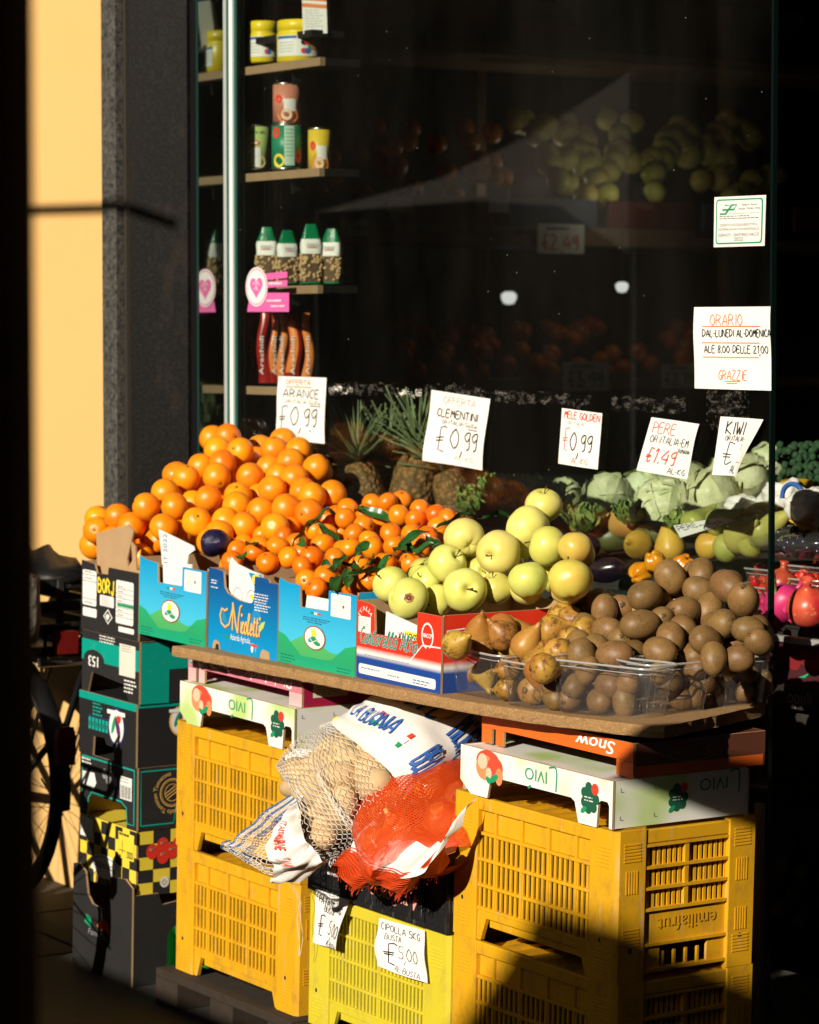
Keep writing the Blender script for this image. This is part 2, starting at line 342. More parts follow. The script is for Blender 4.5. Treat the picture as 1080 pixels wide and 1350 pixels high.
# window: glass pane with real dust, frame, mirror return, edge trims, tape residue
def glassmat(name, tint, dust, dscale, dlo=.35, dhi=.75, refl=1.0, rough=.0, dcol=(.55, .5, .42)):
    k = NT(name); k.n.remove(k.p)
    t = k.add('ShaderNodeBsdfTransparent'); t.inputs[0].default_value = (*tint, 1)
    g = k.add('ShaderNodeBsdfGlossy'); g.inputs['Roughness'].default_value = rough; g.inputs[0].default_value = (1, 1, 1, 1)
    f = k.add('ShaderNodeLayerWeight'); f.inputs[0].default_value = .5
    f5 = k.add('ShaderNodeMath', operation='POWER'); f5.inputs[1].default_value = 5; k.ln(f.outputs['Facing'], f5.inputs[0])
    q = k.add('ShaderNodeMath', operation='MULTIPLY_ADD'); q.inputs[1].default_value = .96 * refl; q.inputs[2].default_value = .04 * refl; k.ln(f5.outputs[0], q.inputs[0])
    a = k.add('ShaderNodeMixShader'); k.ln(q.outputs[0], a.inputs[0]); k.ln(t.outputs[0], a.inputs[1]); k.ln(g.outputs[0], a.inputs[2])
    d = k.add('ShaderNodeBsdfDiffuse'); d.inputs[0].default_value = (*dcol, 1)
    r = k.ramp(k.noise(dscale, 8, .65, (1, 1, .35)), dlo, dhi); q2 = k.add('ShaderNodeMath', operation='MULTIPLY'); k.ln(r, q2.inputs[0]); q2.inputs[1].default_value = dust
    sepz = k.add('ShaderNodeSeparateXYZ'); k.ln(k.co(), sepz.inputs[0]); low = k.add('ShaderNodeMapRange'); low.inputs[1].default_value = 1.62; low.inputs[2].default_value = 1.22; low.inputs[4].default_value = .15; k.ln(sepz.outputs[2], low.inputs[0])
    lowm = k.add('ShaderNodeMath', operation='MULTIPLY'); k.ln(low.outputs[0], lowm.inputs[0]); k.ln(k.ramp(k.noise(11, 9, .75), .35, .75), lowm.inputs[1])
    vo = k.add('ShaderNodeTexVoronoi'); vo.inputs['Scale'].default_value = 15; k.ln(k.co(), vo.inputs['Vector']); spk = k.ramp(vo.outputs['Distance'], .03, .012); sm = k.add('ShaderNodeMath', operation='MULTIPLY'); k.ln(spk, sm.inputs[0]); sm.inputs[1].default_value = .35
    a1 = k.add('ShaderNodeMath', operation='ADD'); k.ln(q2.outputs[0], a1.inputs[0]); k.ln(lowm.outputs[0], a1.inputs[1]); q2 = k.add('ShaderNodeMath', operation='ADD'); k.ln(a1.outputs[0], q2.inputs[0]); k.ln(sm.outputs[0], q2.inputs[1])
    b = k.add('ShaderNodeMixShader'); k.ln(q2.outputs[0], b.inputs[0]); k.ln(a.outputs[0], b.inputs[1]); k.ln(d.outputs[0], b.inputs[2]); k.ln(b.outputs[0], k.out.inputs[0]); return k.m
PANE = glassmat('dusty_window_glass', (.90, .93, .91), .008, 3.2, .3, .8, .8)
win = thing('shop_window', 'tall dark shop window pane with steel trims behind the fruit', 'window', TR(0, 0, 0, 0, ID))
YG = .655; XL, XR = -2.462, -.306
mb = MB(); mb.box(XL, XR, YG, YG + .008, .05, 2.72, PANE); mb.build('glass_pane', win)
TEALG = M('green_glass_edge', (.05, .16, .14), .15, .1, 9)
mb = MB(); mb.box(XR + .0005, XR + .007, YG - .002, YG + .011, .9, 2.72, M('dark_green_glass_edge', (.002, .007, .006), .25, .1, 9)); mb.box(XR + .0005, XR + .004, YG - .001, YG + .010, .05, .8995, TEALG); mb.build('pane_edge', win)
mb = MB(); mb.box(XR - .022, XR - .002, YG - .016, YG - .003, .05, .66, M('pale_edge_profile', (.75, .74, .68), .35, .1, 20)); mb.build('edge_profile', win)
mb = MB(); mb.box(XL - .004, XL + .011, YG - .012, YG - .001, .05, 2.72, M('bright_steel_trim', (.80, .82, .80), .3, .05)); mb.box(XL + .0125, XL + .018, YG - .008, YG - .001, .05, 2.72, TEALG); mb.box(XL - .0115, XL - .0065, YG - .013, YG - .002, .05, 2.72, TEALG); mb.build('corner_trim', win)
mb = MB(); mb.box(XL - .014, XL - .011, .552, YG - .014, .05, 2.72, M('mirror_return', (.50, .53, .52), .06, .12, 5, metal=1)); mb.build('mirror_return', win)
mb = MB(); mb.box(-2.504, XL - .0145, .545, YG, .05, 2.72, BLKM); mb.box(XL - .0144, XL - .0125, .547, .5515, .05, 2.72, M('dim_glass_edge', (.015, .06, .055), .3, .1)); mb.build('frame_post', win)
mb = MB(); mb.box(-2.504, 2.2, .56, .70, 2.721, 2.739, BLKM); mb.box(XL, XR, YG - .01, YG + .02, .0, .048, BLKM); mb.build('head_and_sill', win)
k = NT('old_tape_glue'); k.n.remove(k.p); d = k.add('ShaderNodeBsdfDiffuse'); d.inputs[0].default_value = (.72, .68, .6, 1); t = k.add('ShaderNodeBsdfTransparent')
mx = k.add('ShaderNodeMixShader'); f = k.ramp(k.noise(55, 8, .8, (.6, 1, 1)), .50, .66); g_ = k.add('ShaderNodeMath', operation='MULTIPLY'); k.ln(f, g_.inputs[0]); g_.inputs[1].default_value = .15
k.ln(g_.outputs[0], mx.inputs[0]); k.ln(t.outputs[0], mx.inputs[1]); k.ln(d.outputs[0], mx.inputs[2]); k.ln(mx.outputs[0], k.out.inputs[0]); GLUE = k.m
k = NT('white_tape_shreds'); k.n.remove(k.p); d = k.add('ShaderNodeBsdfDiffuse'); d.inputs[0].default_value = (.8, .77, .7, 1); t = k.add('ShaderNodeBsdfTransparent')
mx = k.add('ShaderNodeMixShader'); f = k.ramp(k.noise(70, 8, .8, (.5, 1, 1)), .50, .58); k.ln(f, mx.inputs[0]); k.ln(t.outputs[0], mx.inputs[1]); k.ln(d.outputs[0], mx.inputs[2]); k.ln(mx.outputs[0], k.out.inputs[0]); SHRED = k.m
mb = MB(); TG = lambda u, v, h: (u, YG - .0015 - h, v)
for px, py, w, hh, m in ((478, 512, .30, .035, GLUE), (600, 517, .26, .04, GLUE), (690, 524, .22, .03, GLUE), (855, 533, .26, .035, GLUE), (960, 533, .14, .11, GLUE), (450, 514, .11, .022, SHRED), (540, 517, .11, .026, SHRED), (870, 540, .10, .012, GLUE), (650, 520, .12, .02, GLUE), (745, 528, .2, .03, GLUE)):
    c = at(px, py, YG, ID); n = 14; r = random.Random(px)
    pts = [(c.x - w / 2 + w * i / n, c.z - hh * r.uniform(.25, .6)) for i in range(n + 1)] + [(c.x + w / 2 - w * i / n, c.z + hh * r.uniform(.25, .6)) for i in range(n + 1)]
    mb.flat(pts, m, TG, .0004 * (px % 3))
mb.build('tape_residue', win)

# added unseen casters of the shade: hanging plate, folding board, truck and car
GRYS = M('grey_sheet_steel', (.25, .27, .26), .5, .08)
def suns(Lh, U): p = SUN_H * Lh + V((-SUN_H.y, SUN_H.x, 0)) * U; return p
a = math.atan2(SUN_H.x, -SUN_H.y)
p = suns(2.55, .2); sg = thing('hanging_sign', 'small dark plate sign hanging on two rods from the portico roof', 'sign', Matrix.Translation((p.x, p.y, -.05)) @ Matrix.Rotation(a, 4, 'Z'))  # added caster for the shade on the right tray side
mb = MB(); mb.extr([(-.24, 1.955), (.30, 1.955), (.30, 2.15), (.0, 2.13), (-.10, 2.08), (-.24, 2.0)], .021, .03, M('dark_sign_plate', (.03, .035, .03), .5, .1), lambda u, v, h: (u, -h, v)); mb.build('plate', sg)
for x in (.05, .25): mb = MB(); mb.tube([(x, -.025, 2.13), (x, -.025, 6.05)], .004, BLKM, 6); mb.build('rod', sg)
ab = thing('pavement_board', 'dark folding pavement board left of the boxes, out of the picture', 'board', TR(-2.28, -.52, 0)); mb = MB(); mb.extr([(-.22, 0), (.22, 0), (.20, .87), (-.20, .87)], 0, .02, BLKM, lambda u, v, h: (u, -h + .12 * (1 - v / .9) * -1, v)); mb.build('front_leaf', ab); mb = MB(); mb.extr([(-.22, 0), (.22, 0), (.20, .86), (-.20, .86)], 0, .02, BLKM, lambda u, v, h: (u, .021 + h + .12 * (1 - v / .9), v)); mb.build('rear_leaf', ab)  # added to shade the low wall behind the bicycle
tk = thing('delivery_truck', 'white box delivery truck parked across the street, out of the picture', 'truck', Matrix.Translation((2.54, -6.4, -.1)))  # added caster, sized for the shade on the right crates
TKW = M('truck_white_paint', (.55, .55, .53), .4, .05)
mb = MB(); mb.box(0, 4.2, -2.2, 0, .95, 3.60, TKW); mb.build('cargo_box', tk, bev=.02)
mb = MB(); mb.extr([(4.25, .5), (6.2, .5), (6.25, 1.3), (5.8, 2.3), (4.25, 2.4)], -.05, -2.15, TKW, lambda u, v, h: (u, h, v)); mb.build('cab', tk, bev=.03)
mb = MB(); mb.box(.05, 6.1, -1.9, -.3, .6, .93, BLKM); mb.build('chassis', tk)
for x in (.9, 5.2):
    for y in (-.15, -2.05): mb = MB(); mb.lathe([(.05, -.13), (.42, -.13), (.45, -.08), (.45, .08), (.42, .13), (.05, .13)], BLKM, 24, lambda q, x=x, y=y: (x + q.x, y + q.z, .47 + q.y)); mb.build('wheel', tk)
car = thing('parked_car', 'small dark parked car at the kerb', 'car', Matrix.Translation((-.2, -4.09, -.02)))  # added so the ground before the crates lies in shade
CARP = M('dark_car_paint', (.02, .03, .05), .25, 0)
prof = [(-1.9, .3), (1.05, .3), (1.1, .62), (1.0, 1.1), (.8, 1.38), (.5, 1.60), (-.7, 1.63), (-1.15, 1.3), (-1.35, 1.02), (-1.85, .9), (-1.95, .6)]
mb = MB(); mb.extr(prof, -.8, .8, CARP, lambda u, v, h: (u, -h, v)); mb.build('body', car, bev=.05)
for sx in (-1.35, .55):
    for sy in (-.72, .72):
        mb = MB(); mb.lathe([(.05, -.1), (.3, -.1), (.32, -.06), (.32, .06), (.3, .1), (.05, .1)], BLKM, 24, lambda q, sx=sx, sy=sy: (sx + q.x, sy + q.z, .3 + q.y)); mb.build('wheel', car)
mb = MB(); mb.extr([(-1.05, 1.05), (.75, 1.05), (.45, 1.5), (-.65, 1.52)], .802, .812, M('car_glass', (.01, .012, .014), .08, 0), lambda u, v, h: (u, -h, v)); mb.build('side_window', car)

lp = thing('street_lamp', 'slim street lamp with a long horizontal arm, out of the picture on the left', 'street lamp', TR(0, 0, 0, 0, ID))  # pole and arm added for the thin wall shadow, no lamp
mb = MB(); mb.tube([(-3.6, -2.08, -.2), (-3.6, -2.08, 3.3)], .04, GRYS, 10); mb.build('pole', lp); mb = MB(); mb.tube([(-3.6, -2.08, 3.20), (-1.40, -2.08, 3.155)], .015, GRYS, 8); mb.build('arm', lp)
# foreground post beside the camera
p = CAM + FH * 2.0 + RT * (-.2475)
mb = MB(); c = []
for i in range(25): c.append((math.cos(2 * math.pi * i / 24), math.sin(2 * math.pi * i / 24)))
PST = M('dark_brown_post_paint', (.26, .16, .09), .85, .25, 6)
mb.lathe([(.17, -.3), (.17, .1), (.15, .14), (.15, 3.6)], PST, 40, lambda q: q + V((p.x, p.y, 0)) - RT * .15)
tag(mb.build('porch_post'), 'dark brown round post close to the camera at the left edge', 'post')

# ------------------------------------------------------------------ crates
def plastic(name, col, dirtc):
    k = NT(name); c = k.mix(k.noise(5, 3), tuple(x * .92 for x in col), tuple(min(1, x * 1.08) for x in col))
    c = k.mix(k.ramp(k.noise(22, 9, .78, (1, 1, .45)), .50, .78), c, dirtc)
    c = k.mix(k.ramp(k.noise(70, 6, .7, (1, 1, .08)), .60, .74), c, tuple(min(1, x * .55 + .22) for x in col))
    v = k.ramp(k.noise(420, 3, .8), .66, .72); c = k.mix(v, c, tuple(x * .6 for x in dirtc))
    k.base(c); k.p.inputs['Roughness'].default_value = .42; k.p.inputs['Specular IOR Level'].default_value = .4; k.bump(k.noise(90, 5), .12, .001); return k.m
YEL = plastic('yellow_crate_plastic', (.69, .36, .010), (.34, .18, .035)); LEM = plastic('lemon_crate_plastic', (.61, .51, .03), (.42, .34, .06)); GREYB = plastic('black_crate_plastic', (.012, .012, .013), (.05, .047, .042))
SLOT_DARK = M('dark_paper_liner', (.014, .009, .004), .95, .4, 25)  # near-black colour standing in for the shade inside the crates
def make_crate(name, w, d, h, mat, wide=3, nsl=5, side_text=None):
    root = thing(name, None, 'crate', ID)
    P = .085; Q = .075
    def parts(front): pass
    body = MB()
    for sx in (0, 1):
        for sy in (0, 1):
            po = [(.008, 0), (P, 0), (P, .018), (.022, .018), (.018, .022), (.018, Q), (0, Q), (0, .008)]
            po = [((w - x if sx else x), (d - y if sy else y)) for x, y in po]
            if sx != sy: po = po[::-1]
            body.extr(po, 0, h, mat, lambda u, v, hh: (u, v, hh))
    for y0 in (.003, d - .017): body.box(P - .004, w - P + .004, y0, y0 + .014, h - .03, h - .003, mat)
    for x0 in (.003, w - .017): body.box(x0, x0 + .014, Q - .004, d - Q + .004, h - .03, h - .003, mat)
    body.build('crate_frame', root, bev=.0025)
    fl = MB(); fl.box(.017, w - .017, .017, d - .017, h - .034, h - .028, mat)
    for i in range(9): fl.box(.05 + i * (w - .1) / 9, .07 + i * (w - .1) / 9, .02, d - .02, h - .0279, h - .018, mat)
    fl.build('base_panel', root)
    ln_ = MB(); ln_.box(.034, w - .034, .034, d - .034, .05, h - .036, SLOT_DARK); ln_.build('dark_liner', root)  # dark block added behind the slots so they read as shade
    inner = w - 2 * P
    cols = [.14] + [(1 - .28) / wide] * wide + [.14] if wide == 3 else [1 / wide] * wide
    for back in (0, 1):
        pn = MB(); Y = (lambda a: d - a) if back else (lambda a: a)
        def bx(x0, x1, y0, y1, z0, z1): pn.box(x0, x1, *sorted((Y(y0), Y(y1))), z0, z1, mat)
        x = P
        rails = [.222, .168, .114, .066]
        for z in rails: bx(P - .003, w - P + .003, .0045, .017, z - .0035, z + .0035)
        bx(P - .002, w - P + .002, .0065, .0155, .047, .0625)
        bx(P - .002, w - P + .002, .0125, .0165, .2255, h - .0305) if wide == 3 else None
        rows = [(.1715, .2185), (.1175, .1645), (.0695, .1105)] + ([(.2255, h - .0305)] if wide != 3 else [])
        for ci, c in enumerate(cols):
            x1 = x + c * inner
            if ci: bx(x - .004, x + .004, .006, .0175, .0627, h - .0302)
            n = nsl if c > .2 else 3
            lo, hi = x + (.004 if ci else 0), x1 - (.004 if ci < len(cols) - 1 else 0); st = (hi - lo) / n
            for r0, r1 in rows:
                for s_ in range(n + 1):
                    c0 = lo + s_ * st - .0045; bx(max(lo - .001, c0 + .001), min(hi + .001, c0 + .008), .0085, .0145, r0 - .001, r1 + .001)
            x = x1
        for a, b in ((P, .03), (w - P, -.03)):                         # slanting feet of the handle opening
            pts = [(a - math.copysign(.002, b), .0), (a + b * .4, .0), (a + b, .048), (a - math.copysign(.002, b), .048)]
            pn.extr(pts, 0, .009, mat, lambda u, v, hh: (u, Y(.0055 + hh), v))
        bx(P + .028, w - P - .028, .016, .03, .028, .047)
        for xx in (.02, w - .065):
            for z0 in (h - .075, .022):
                for r in range(6): bx(xx, xx + .045, -.0014, .002, z0 + r * .0075, z0 + r * .0075 + .0035)
            bx(xx + .012, xx + .026, -.0004, .002, .088, .094)
            pn.ell(xx + .018, .08, .0035, .005, BLK, lambda u, v, hh: (u, Y(-hh), v), .0008, 10)
        pn.build('long_panel', root, bev=.0012)
    for right in (0, 1):
        pn = MB(); X = (lambda a: w - a) if right else (lambda a: a)
        def bx(x0, x1, y0, y1, z0, z1): pn.box(*sorted((X(x0), X(x1))), y0, y1, z0, z1, mat)
        for z in (h - .034, .222, .180, .138): bx(.002, .017, Q - .003, d - Q + .003, z - .003, z + .003)
        bx(.004, .0165, d / 2 - .005, d / 2 + .005, .1412, h - .0372)
        for s_ in range(17):
            y = Q + s_ * (d - 2 * Q) / 16; bx(.0105, .0150, y - .0034, y + .0034, .1405, h - .0375)
        bx(.0085, .0148, Q - .002, d - Q + .002, .0705, .1345)
        bx(.002, .0172, Q - .003, d - Q + .003, .0655, .0712)
        bx(.002, .0172, Q - .003, d - Q + .003, .014, .02)
        bx(.0085, .0150, Q - .002, Q + .045, .0202, .0652); bx(.0085, .0150, d - Q - .045, d - Q + .002, .0202, .0652)
        for s_ in range(4): bx(.012, .018, Q + .055 + s_ * .03, Q + .06 + s_ * .03, .0202, .05)
        for y0 in (.018, d - .062):
            for z0 in (h - .062, .07) if y0 < .1 else (h - .055, .03):
                for r in range(6): bx(-.0014, .003, y0, y0 + .042, z0 + r * .0065, z0 + r * .0065 + .0032)
            for r in range(5): bx(-.0014, .003, y0 + .006 + r * .0065, y0 + .0092 + r * .0065, h - .125, h - .08)
            for r in range(5): bx(-.0014, .003, y0 + .006 + r * .0065, y0 + .0092 + r * .0065, .075, .12) if y0 > .1 else None
            pn.ell(y0 + .02, .062, .0045, .006, BLK, lambda u, v, hh: (X(-hh), u, v), .0008, 10)
        if right and side_text:
            T = lambda u, v, hh: (w + hh - .0085, d - Q - .025 - u, .118 - v)
            for hh in (.0006, .0012, .002): prnt(pn, T, side_text, 0, 0, .028, mat, hh, width=.15)
            
        pn.build('end_panel', root, bev=.0012)
    return root
PALM = M('rough_pallet_wood', (.03, .02, .013), .9, .35, 30, .5, 90)
def pallet(x0, x1, label):
    t = thing('wooden_pallet', label, 'pallet', TR(x0, -.03, 0)); w = x1 - x0
    for i, y in enumerate((0, .17, .34)):
        mb = MB(); mb.box(0, w, y, y + .1, .065, .085, PALM); mb.build('deck_board', t, bev=.002)
    for x in (0, w / 2 - .05, w - .1):
        mb = MB(); mb.box(x, x + .1, .0, .44, .0, .064, PALM); mb.build('block', t, bev=.002)
pallet(-1.70, -1.10, 'worn wooden pallet under the left pair of yellow crates')
pallet(-1.085, -.53, 'worn wooden pallet under the lemon yellow crate'); pallet(-.515, .04, 'worn wooden pallet under the right pair of yellow crates')
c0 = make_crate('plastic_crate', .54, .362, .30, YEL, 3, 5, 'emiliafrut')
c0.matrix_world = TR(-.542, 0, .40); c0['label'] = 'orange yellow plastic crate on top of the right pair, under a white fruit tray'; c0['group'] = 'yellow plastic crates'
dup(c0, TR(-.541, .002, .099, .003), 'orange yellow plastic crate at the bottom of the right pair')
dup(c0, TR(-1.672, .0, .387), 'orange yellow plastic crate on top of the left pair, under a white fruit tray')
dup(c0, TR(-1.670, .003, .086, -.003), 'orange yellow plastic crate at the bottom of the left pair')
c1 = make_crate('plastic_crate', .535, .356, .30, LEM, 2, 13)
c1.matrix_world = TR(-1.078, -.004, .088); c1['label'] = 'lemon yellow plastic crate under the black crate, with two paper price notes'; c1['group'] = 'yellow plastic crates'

bc = thing('black_crate', 'low black plastic crate with white lettering under the potato and onion bags', 'crate', TR(-1.078, -.008, .3895))
mb = MB(); w, d, h = .53, .36, .125
for y in (.004, d - .010): mb.box(.02, w - .02, y, y + .006, .004, h - .004, GREYB)
for x in (.004, w - .010): mb.box(x, x + .006, .02, d - .02, .004, h - .004, GREYB)
mb.box(.006, w - .006, .006, d - .006, 0, .0035, GREYB)
for x in (0, w - .05):
    for y in (0, d - .05): mb.box(x, x + .05, y, y + .05, .001, h, GREYB)
for x in (.06, .067, .40, .44, .447): mb.box(x, x + .004, -.002, .012, .002, h - .002, GREYB)
mb.box(.045, w - .045, -.001, .011, h - .012, h - .001, GREYB); mb.box(.045, w - .045, -.001, .011, .001, .012, GREYB); mb.build('crate_body', bc, bev=.003)
mb = MB(); T = lambda u, v, hh: (u, .004 - hh, v); prnt(mb, T, '602', .08, .065, .022, WHI); greek(mb, T, .075, .047, .07, 1, .01, WHI, th=.006); prnt(mb, T, 'A', .185, .035, .03, PNK); prnt(mb, T, 'bologna', .245, .035, .03, PNK, width=.14)
for a in (-.9, -.45, 0, .45, .9): mb.rib([(.405, .03), (.405 + .02 * math.sin(a), .03 + .034 * math.cos(a * .7))], .005, PNK, T, .0007 + abs(a) * 1e-4)
mb.build('lettering', bc)

# ------------------------------------------------------------------ the board
k = NT('particle_board'); c = k.mix(k.vor(260), (.26, .135, .045), (.50, .30, .125)); c = k.mix(k.ramp(k.noise(45, 8, .8), .55, .75), c, (.09, .05, .025)); k.base(c); k.p.inputs['Roughness'].default_value = .9; k.bump(k.noise(200, 6, .8), .9, .004); CHIP = k.m
BT = .0155
def bz(x): return .9 + BT * x + .035 * max(0, x + .6) ** 2
cor = [atz(px, py, .898) for px, py in ((800, 954), (822, 956), (850, 953), (1012, 932))]
pts = [(-1.60, -.055), (-1.2, -.045), (-.8, -.035), (-.3, -.012), (-.05, .010), (.03, .016), (.068, .022), (.085, .036), (.080, .06), (.0, .25), (-.082, .44), (-.33, .62), (-1.6, .62)]
r = random.Random(3); q = []
for i in range(len(pts)):
    a, b = pts[i], pts[(i + 1) % len(pts)]; n = max(1, int(math.hypot(b[0] - a[0], b[1] - a[1]) / .02))
    q += [(a[0] + (b[0] - a[0]) * j / n + r.uniform(-.0018, .0018), a[1] + (b[1] - a[1]) * j / n + r.uniform(-.0018, .0018)) for j in range(n)]
mb = MB(); n = len(q); lay = ((.001, -.0235), (0, -.0215), (-.001, -.0125), (0, -.003), (.002, 0))
for (da, hz) in lay: mb.v += [(x - .0 * da, y + (da + r.uniform(-.001, .001) if y < .5 else 0), hz + bz(x)) for x, y in q]
i = mb.m(CHIP)
for L in range(len(lay) - 1):
    for j in range(n): mb.f.append([L * n + j, L * n + (j + 1) % n, (L + 1) * n + (j + 1) % n, (L + 1) * n + j]); mb.mi.append(i); mb.sm.append(False)
mb.f += [list(range(n))[::-1], list(range((len(lay) - 1) * n, len(lay) * n))]; mb.mi += [i, i]; mb.sm += [False, False]
tag(mb.build('display_board', mw=MS), 'rough particle board shelf carrying the fruit boxes', 'board')

# ------------------------------------------------------------------ cardboard boxes
def carton(name, label, mw, w, d, h, mat, front=None, fdec=None, sdec=None, side=None, side_mat=None, cat='box', group=None, closed=False, smat_in=KRAFT):
    root = thing(name, label, cat, mw, group); th = .0055; side_mat = side_mat or mat
    TF = lambda u, v, hh: (u, -hh, v); TS = lambda u, v, hh: (w + hh - .0008, u, v)
    front = front or [(0, 0), (w, 0), (w, h), (0, h)]
    mb = MB(); mb.extr(front, -th, 0, mat, TF, KRAFT, smat_in)
    if fdec: fdec(mb, TF)
    mb.build('front_panel', root)
    for right in (0, 1):
        mb = MB(); p = side or [(th + .001, 0), (d - th - .001, 0), (d - th - .001, h), (th + .001, h)]
        X = (lambda u, v, hh: (w - .0008 + hh, u, v)) if right else (lambda u, v, hh: (.0008 - hh, u, v))
        mb.extr(p, -th, 0, side_mat, X, KRAFT, smat_in)
        if right and sdec: sdec(mb, TS)
        mb.build('side_panel', root)
    mb = MB(); mb.extr([(0, 0), (w, 0), (w, h * .97), (0, h * .97)], 0, th, mat, lambda u, v, hh: (u, d - th + hh, v), KRAFT, smat_in); mb.build('back_panel', root)
    mb = MB(); mb.box(th + .001, w - th - .001, th + .001, d - th - .001, *((h - th - .002, h - .002) if closed else (.001, .001 + th)), mat if closed else KRAFT); mb.build('base_panel', root)
    return root
def flip(T, w, h): return lambda u, v, hh: T(w - u, h - v, hh)
BOXK = M('black_printed_card', (.022, .021, .021), .5, .25, 18, .1, 60, dirt=(.06, .045, .03), da=.0, ds=40)
BOXK2 = M('black_scuffed_card', (.016, .016, .017), .5, .2, 18, .1, 60, dirt=(.35, .30, .24), da=-.25, ds=150)
LBL = M('label_paper', (.78, .77, .73), .6, .04, 30)
CREAM = M('cream_label', (.72, .66, .56), .6, .06, 30)
TEAL = M('teal_printed_card', (.0, .30, .23), .5, .12, 20, dirt=(.1, .3, .25), da=.1, ds=60)
SX, SW = -2.142, .285
def f_borj(mb, T):
    mb.rect(.008, .062, .078, .150, LBL, T, .0006, .006); mb.rect(.010, .034, .080, .056, LBL, T, .0006, .004)
    for v in (.138, .122, .078): mb.rect(.009, v, .077, v + .0012, BLK, T, .0009)
    greek(mb, T, .018, .144, .05, 1, .01, GRI, .001, .003); greek(mb, T, .018, .128, .05, 1, .01, GRI, .001, .003); greek(mb, T, .02, .068, .05, 1, .01, GRI, .001, .003)
    write(mb, T, 'BORJ', .086, .102, .033, YEI, .0008, .17, fit=.084, jit=.1, smooth=4)
    mb.rect(.096, .068, .166, .095, LBL, T, .0006, .004); greek(mb, T, .105, .090, .05, 6, .0042, GRI, .001, .0014)
    mb.flat([(.137, .025), (.160, .044), (.137, .063), (.114, .044)], LBL, T, .0006); mb.flat([(.137, .029), (.155, .044), (.137, .059), (.119, .044)], BOXK, T, .0009); mb.flat([(.137, .034), (.147, .046), (.137, .052), (.125, .044)], LBL, T, .0012)
    mb.rect(.176, .034, .262, .140, LBL, T, .0006, .006); mb.rect(.190, .014, .266, .027, LBL, T, .0006, .003)
    for k in range(7): mb.rect(.177, .05 + k * .0115, .261, .051 + k * .0115, BLK, T, .0009); greek(mb, T, .185, .054 + k * .0115, .03, 1, .01, GRI, .001, .003, k)
    mb.rect(.184, .076, .262, .084, GRNI, T, .0012); mb.rect(.218, .085, .219, .128, GRI, T, .001)
bj = carton('fruit_carton', 'black open carton printed BORJ in yellow, topmost of the left box stack', TR(SX, .0, .852), SW, .40, .170, BOXK,
    [(0, 0), (SW, 0), (SW, .166), (.137, .166), (.134, .148), (.078, .146), (.072, .156), (.066, .168), (0, .172)], f_borj)
mb = MB(); TK = lambda u, v, hh: (u, .018 - hh + (v - .1) * .04, v)
mb.extr([(.052, .10), (.13, .10), (.20, .12), (.262, .150), (.255, .170), (.238, .168), (.226, .225), (.205, .235), (.215, .19), (.196, .172), (.19, .19), (.215, .262), (.185, .275), (.03, .240)], -.0045, 0, KRAFT, TK); mb.build('torn_flap', bj)
def f_153(mb, T):
    Z = lambda u, v, hh: T(SW - u, .152 - v, hh)
    mb.rect(.0, .080, SW, .132, TEAL, T, .0006); mb.ell(.062, .082, .052, .026, BOXK, T, .0010); mb.ell(.062, .082, .049, .022, BOXK, T, .0012)
    prnt(mb, Z, '153', SW - .085, .060, .026, LBL, .0015, width=.048, bold=.002)
    mb.rect(.190, .062, .268, .140, CREAM, T, .0012); greek(mb, T, .20, .135, .06, 3, .006, GRI, .0016, .002)
    greek(mb, T, .09, .146, .09, 3, .007, LBL, .0013, .003, 9); greek(mb, T, .215, .05, .06, 4, .009, LBL, .0013, .004, 5)
def s_153(mb, T): mb.rect(.006, .0, .085, .150, TEAL, T, .0006); mb.rect(.085, .082, .38, .124, TEAL, T, .0006)
carton('fruit_carton', 'black carton with a teal band, stacked upside down right under the topmost box', TR(SX + .004, .002, .697), SW, .39, .153, BOXK,
    [(0, 0), (.03, .0), (.05, .052), (.215, .040), (.235, 0), (SW, 0), (SW, .153), (0, .153)], f_153, s_153, side=[(.007, 0), (.13, 0), (.16, .05), (.25, .05), (.28, 0), (.383, 0), (.383, .153), (.007, .153)], closed=True)
PUR = ink('aubergine_ink', (.09, .02, .12)); NAVY = ink('navy_ink', (.02, .03, .11)); TOM = ink('tomato_ink', (.65, .03, .015))
def emblem(mb, T, u, v, s, ring):
    mb.ell(u, v, .040 * s, .046 * s, ring, T, .0009); mb.ell(u, v, .034 * s, .040 * s, LBL, T, .0013)
    mb.ell(u + .008 * s, v - .002, .009 * s, .026 * s, PUR, T, .0017, rot=.35); mb.ell(u - .012 * s, v + .004, .007 * s, .024 * s, GRNI, T, .0017, rot=-.4); mb.ell(u + .012 * s, v + .022 * s, .010 * s, .012 * s, TOM, T, .0021)
    mb.rect(u - .042 * s, v + .028 * s, u + .042 * s, v + .038 * s, LBL, T, .0025)
def f_egg(mb, T):
    mb.rect(0, .138, SW, .156, TEAL, T, .0006); emblem(mb, T, .190, .088, 1.05, NAVY)
    for k in range(6): mb.rect(.05 + k * .017, .066, .062 + k * .017, .096, TEALI, T, .0008); mb.rect(.054 + k * .017, .074, .058 + k * .017, .086, BOXK, T, .0011)
    mb.rect(.048, .098, .152, .101, NAVY, T, .0009); greek(mb, T, .07, .13, .05, 4, .009, TEALI, .0009, .004, 4)
def s_egg(mb, T): mb.rect(.006, .146, .38, .156, TEAL, T, .0006); emblem(mb, T, .125, .108, .8, GOLD)
carton('fruit_carton', 'black carton with round vegetable emblem and green edge, third from top of left stack', TR(SX + .0, -.002, .541), SW, .39, .156, BOXK2,
    [(0, 0), (.07, 0), (.075, .05), (.13, .052), (.14, .036), (.175, .036), (.18, 0), (SW, 0), (SW, .156), (0, .156)], f_egg, s_egg, closed=True)
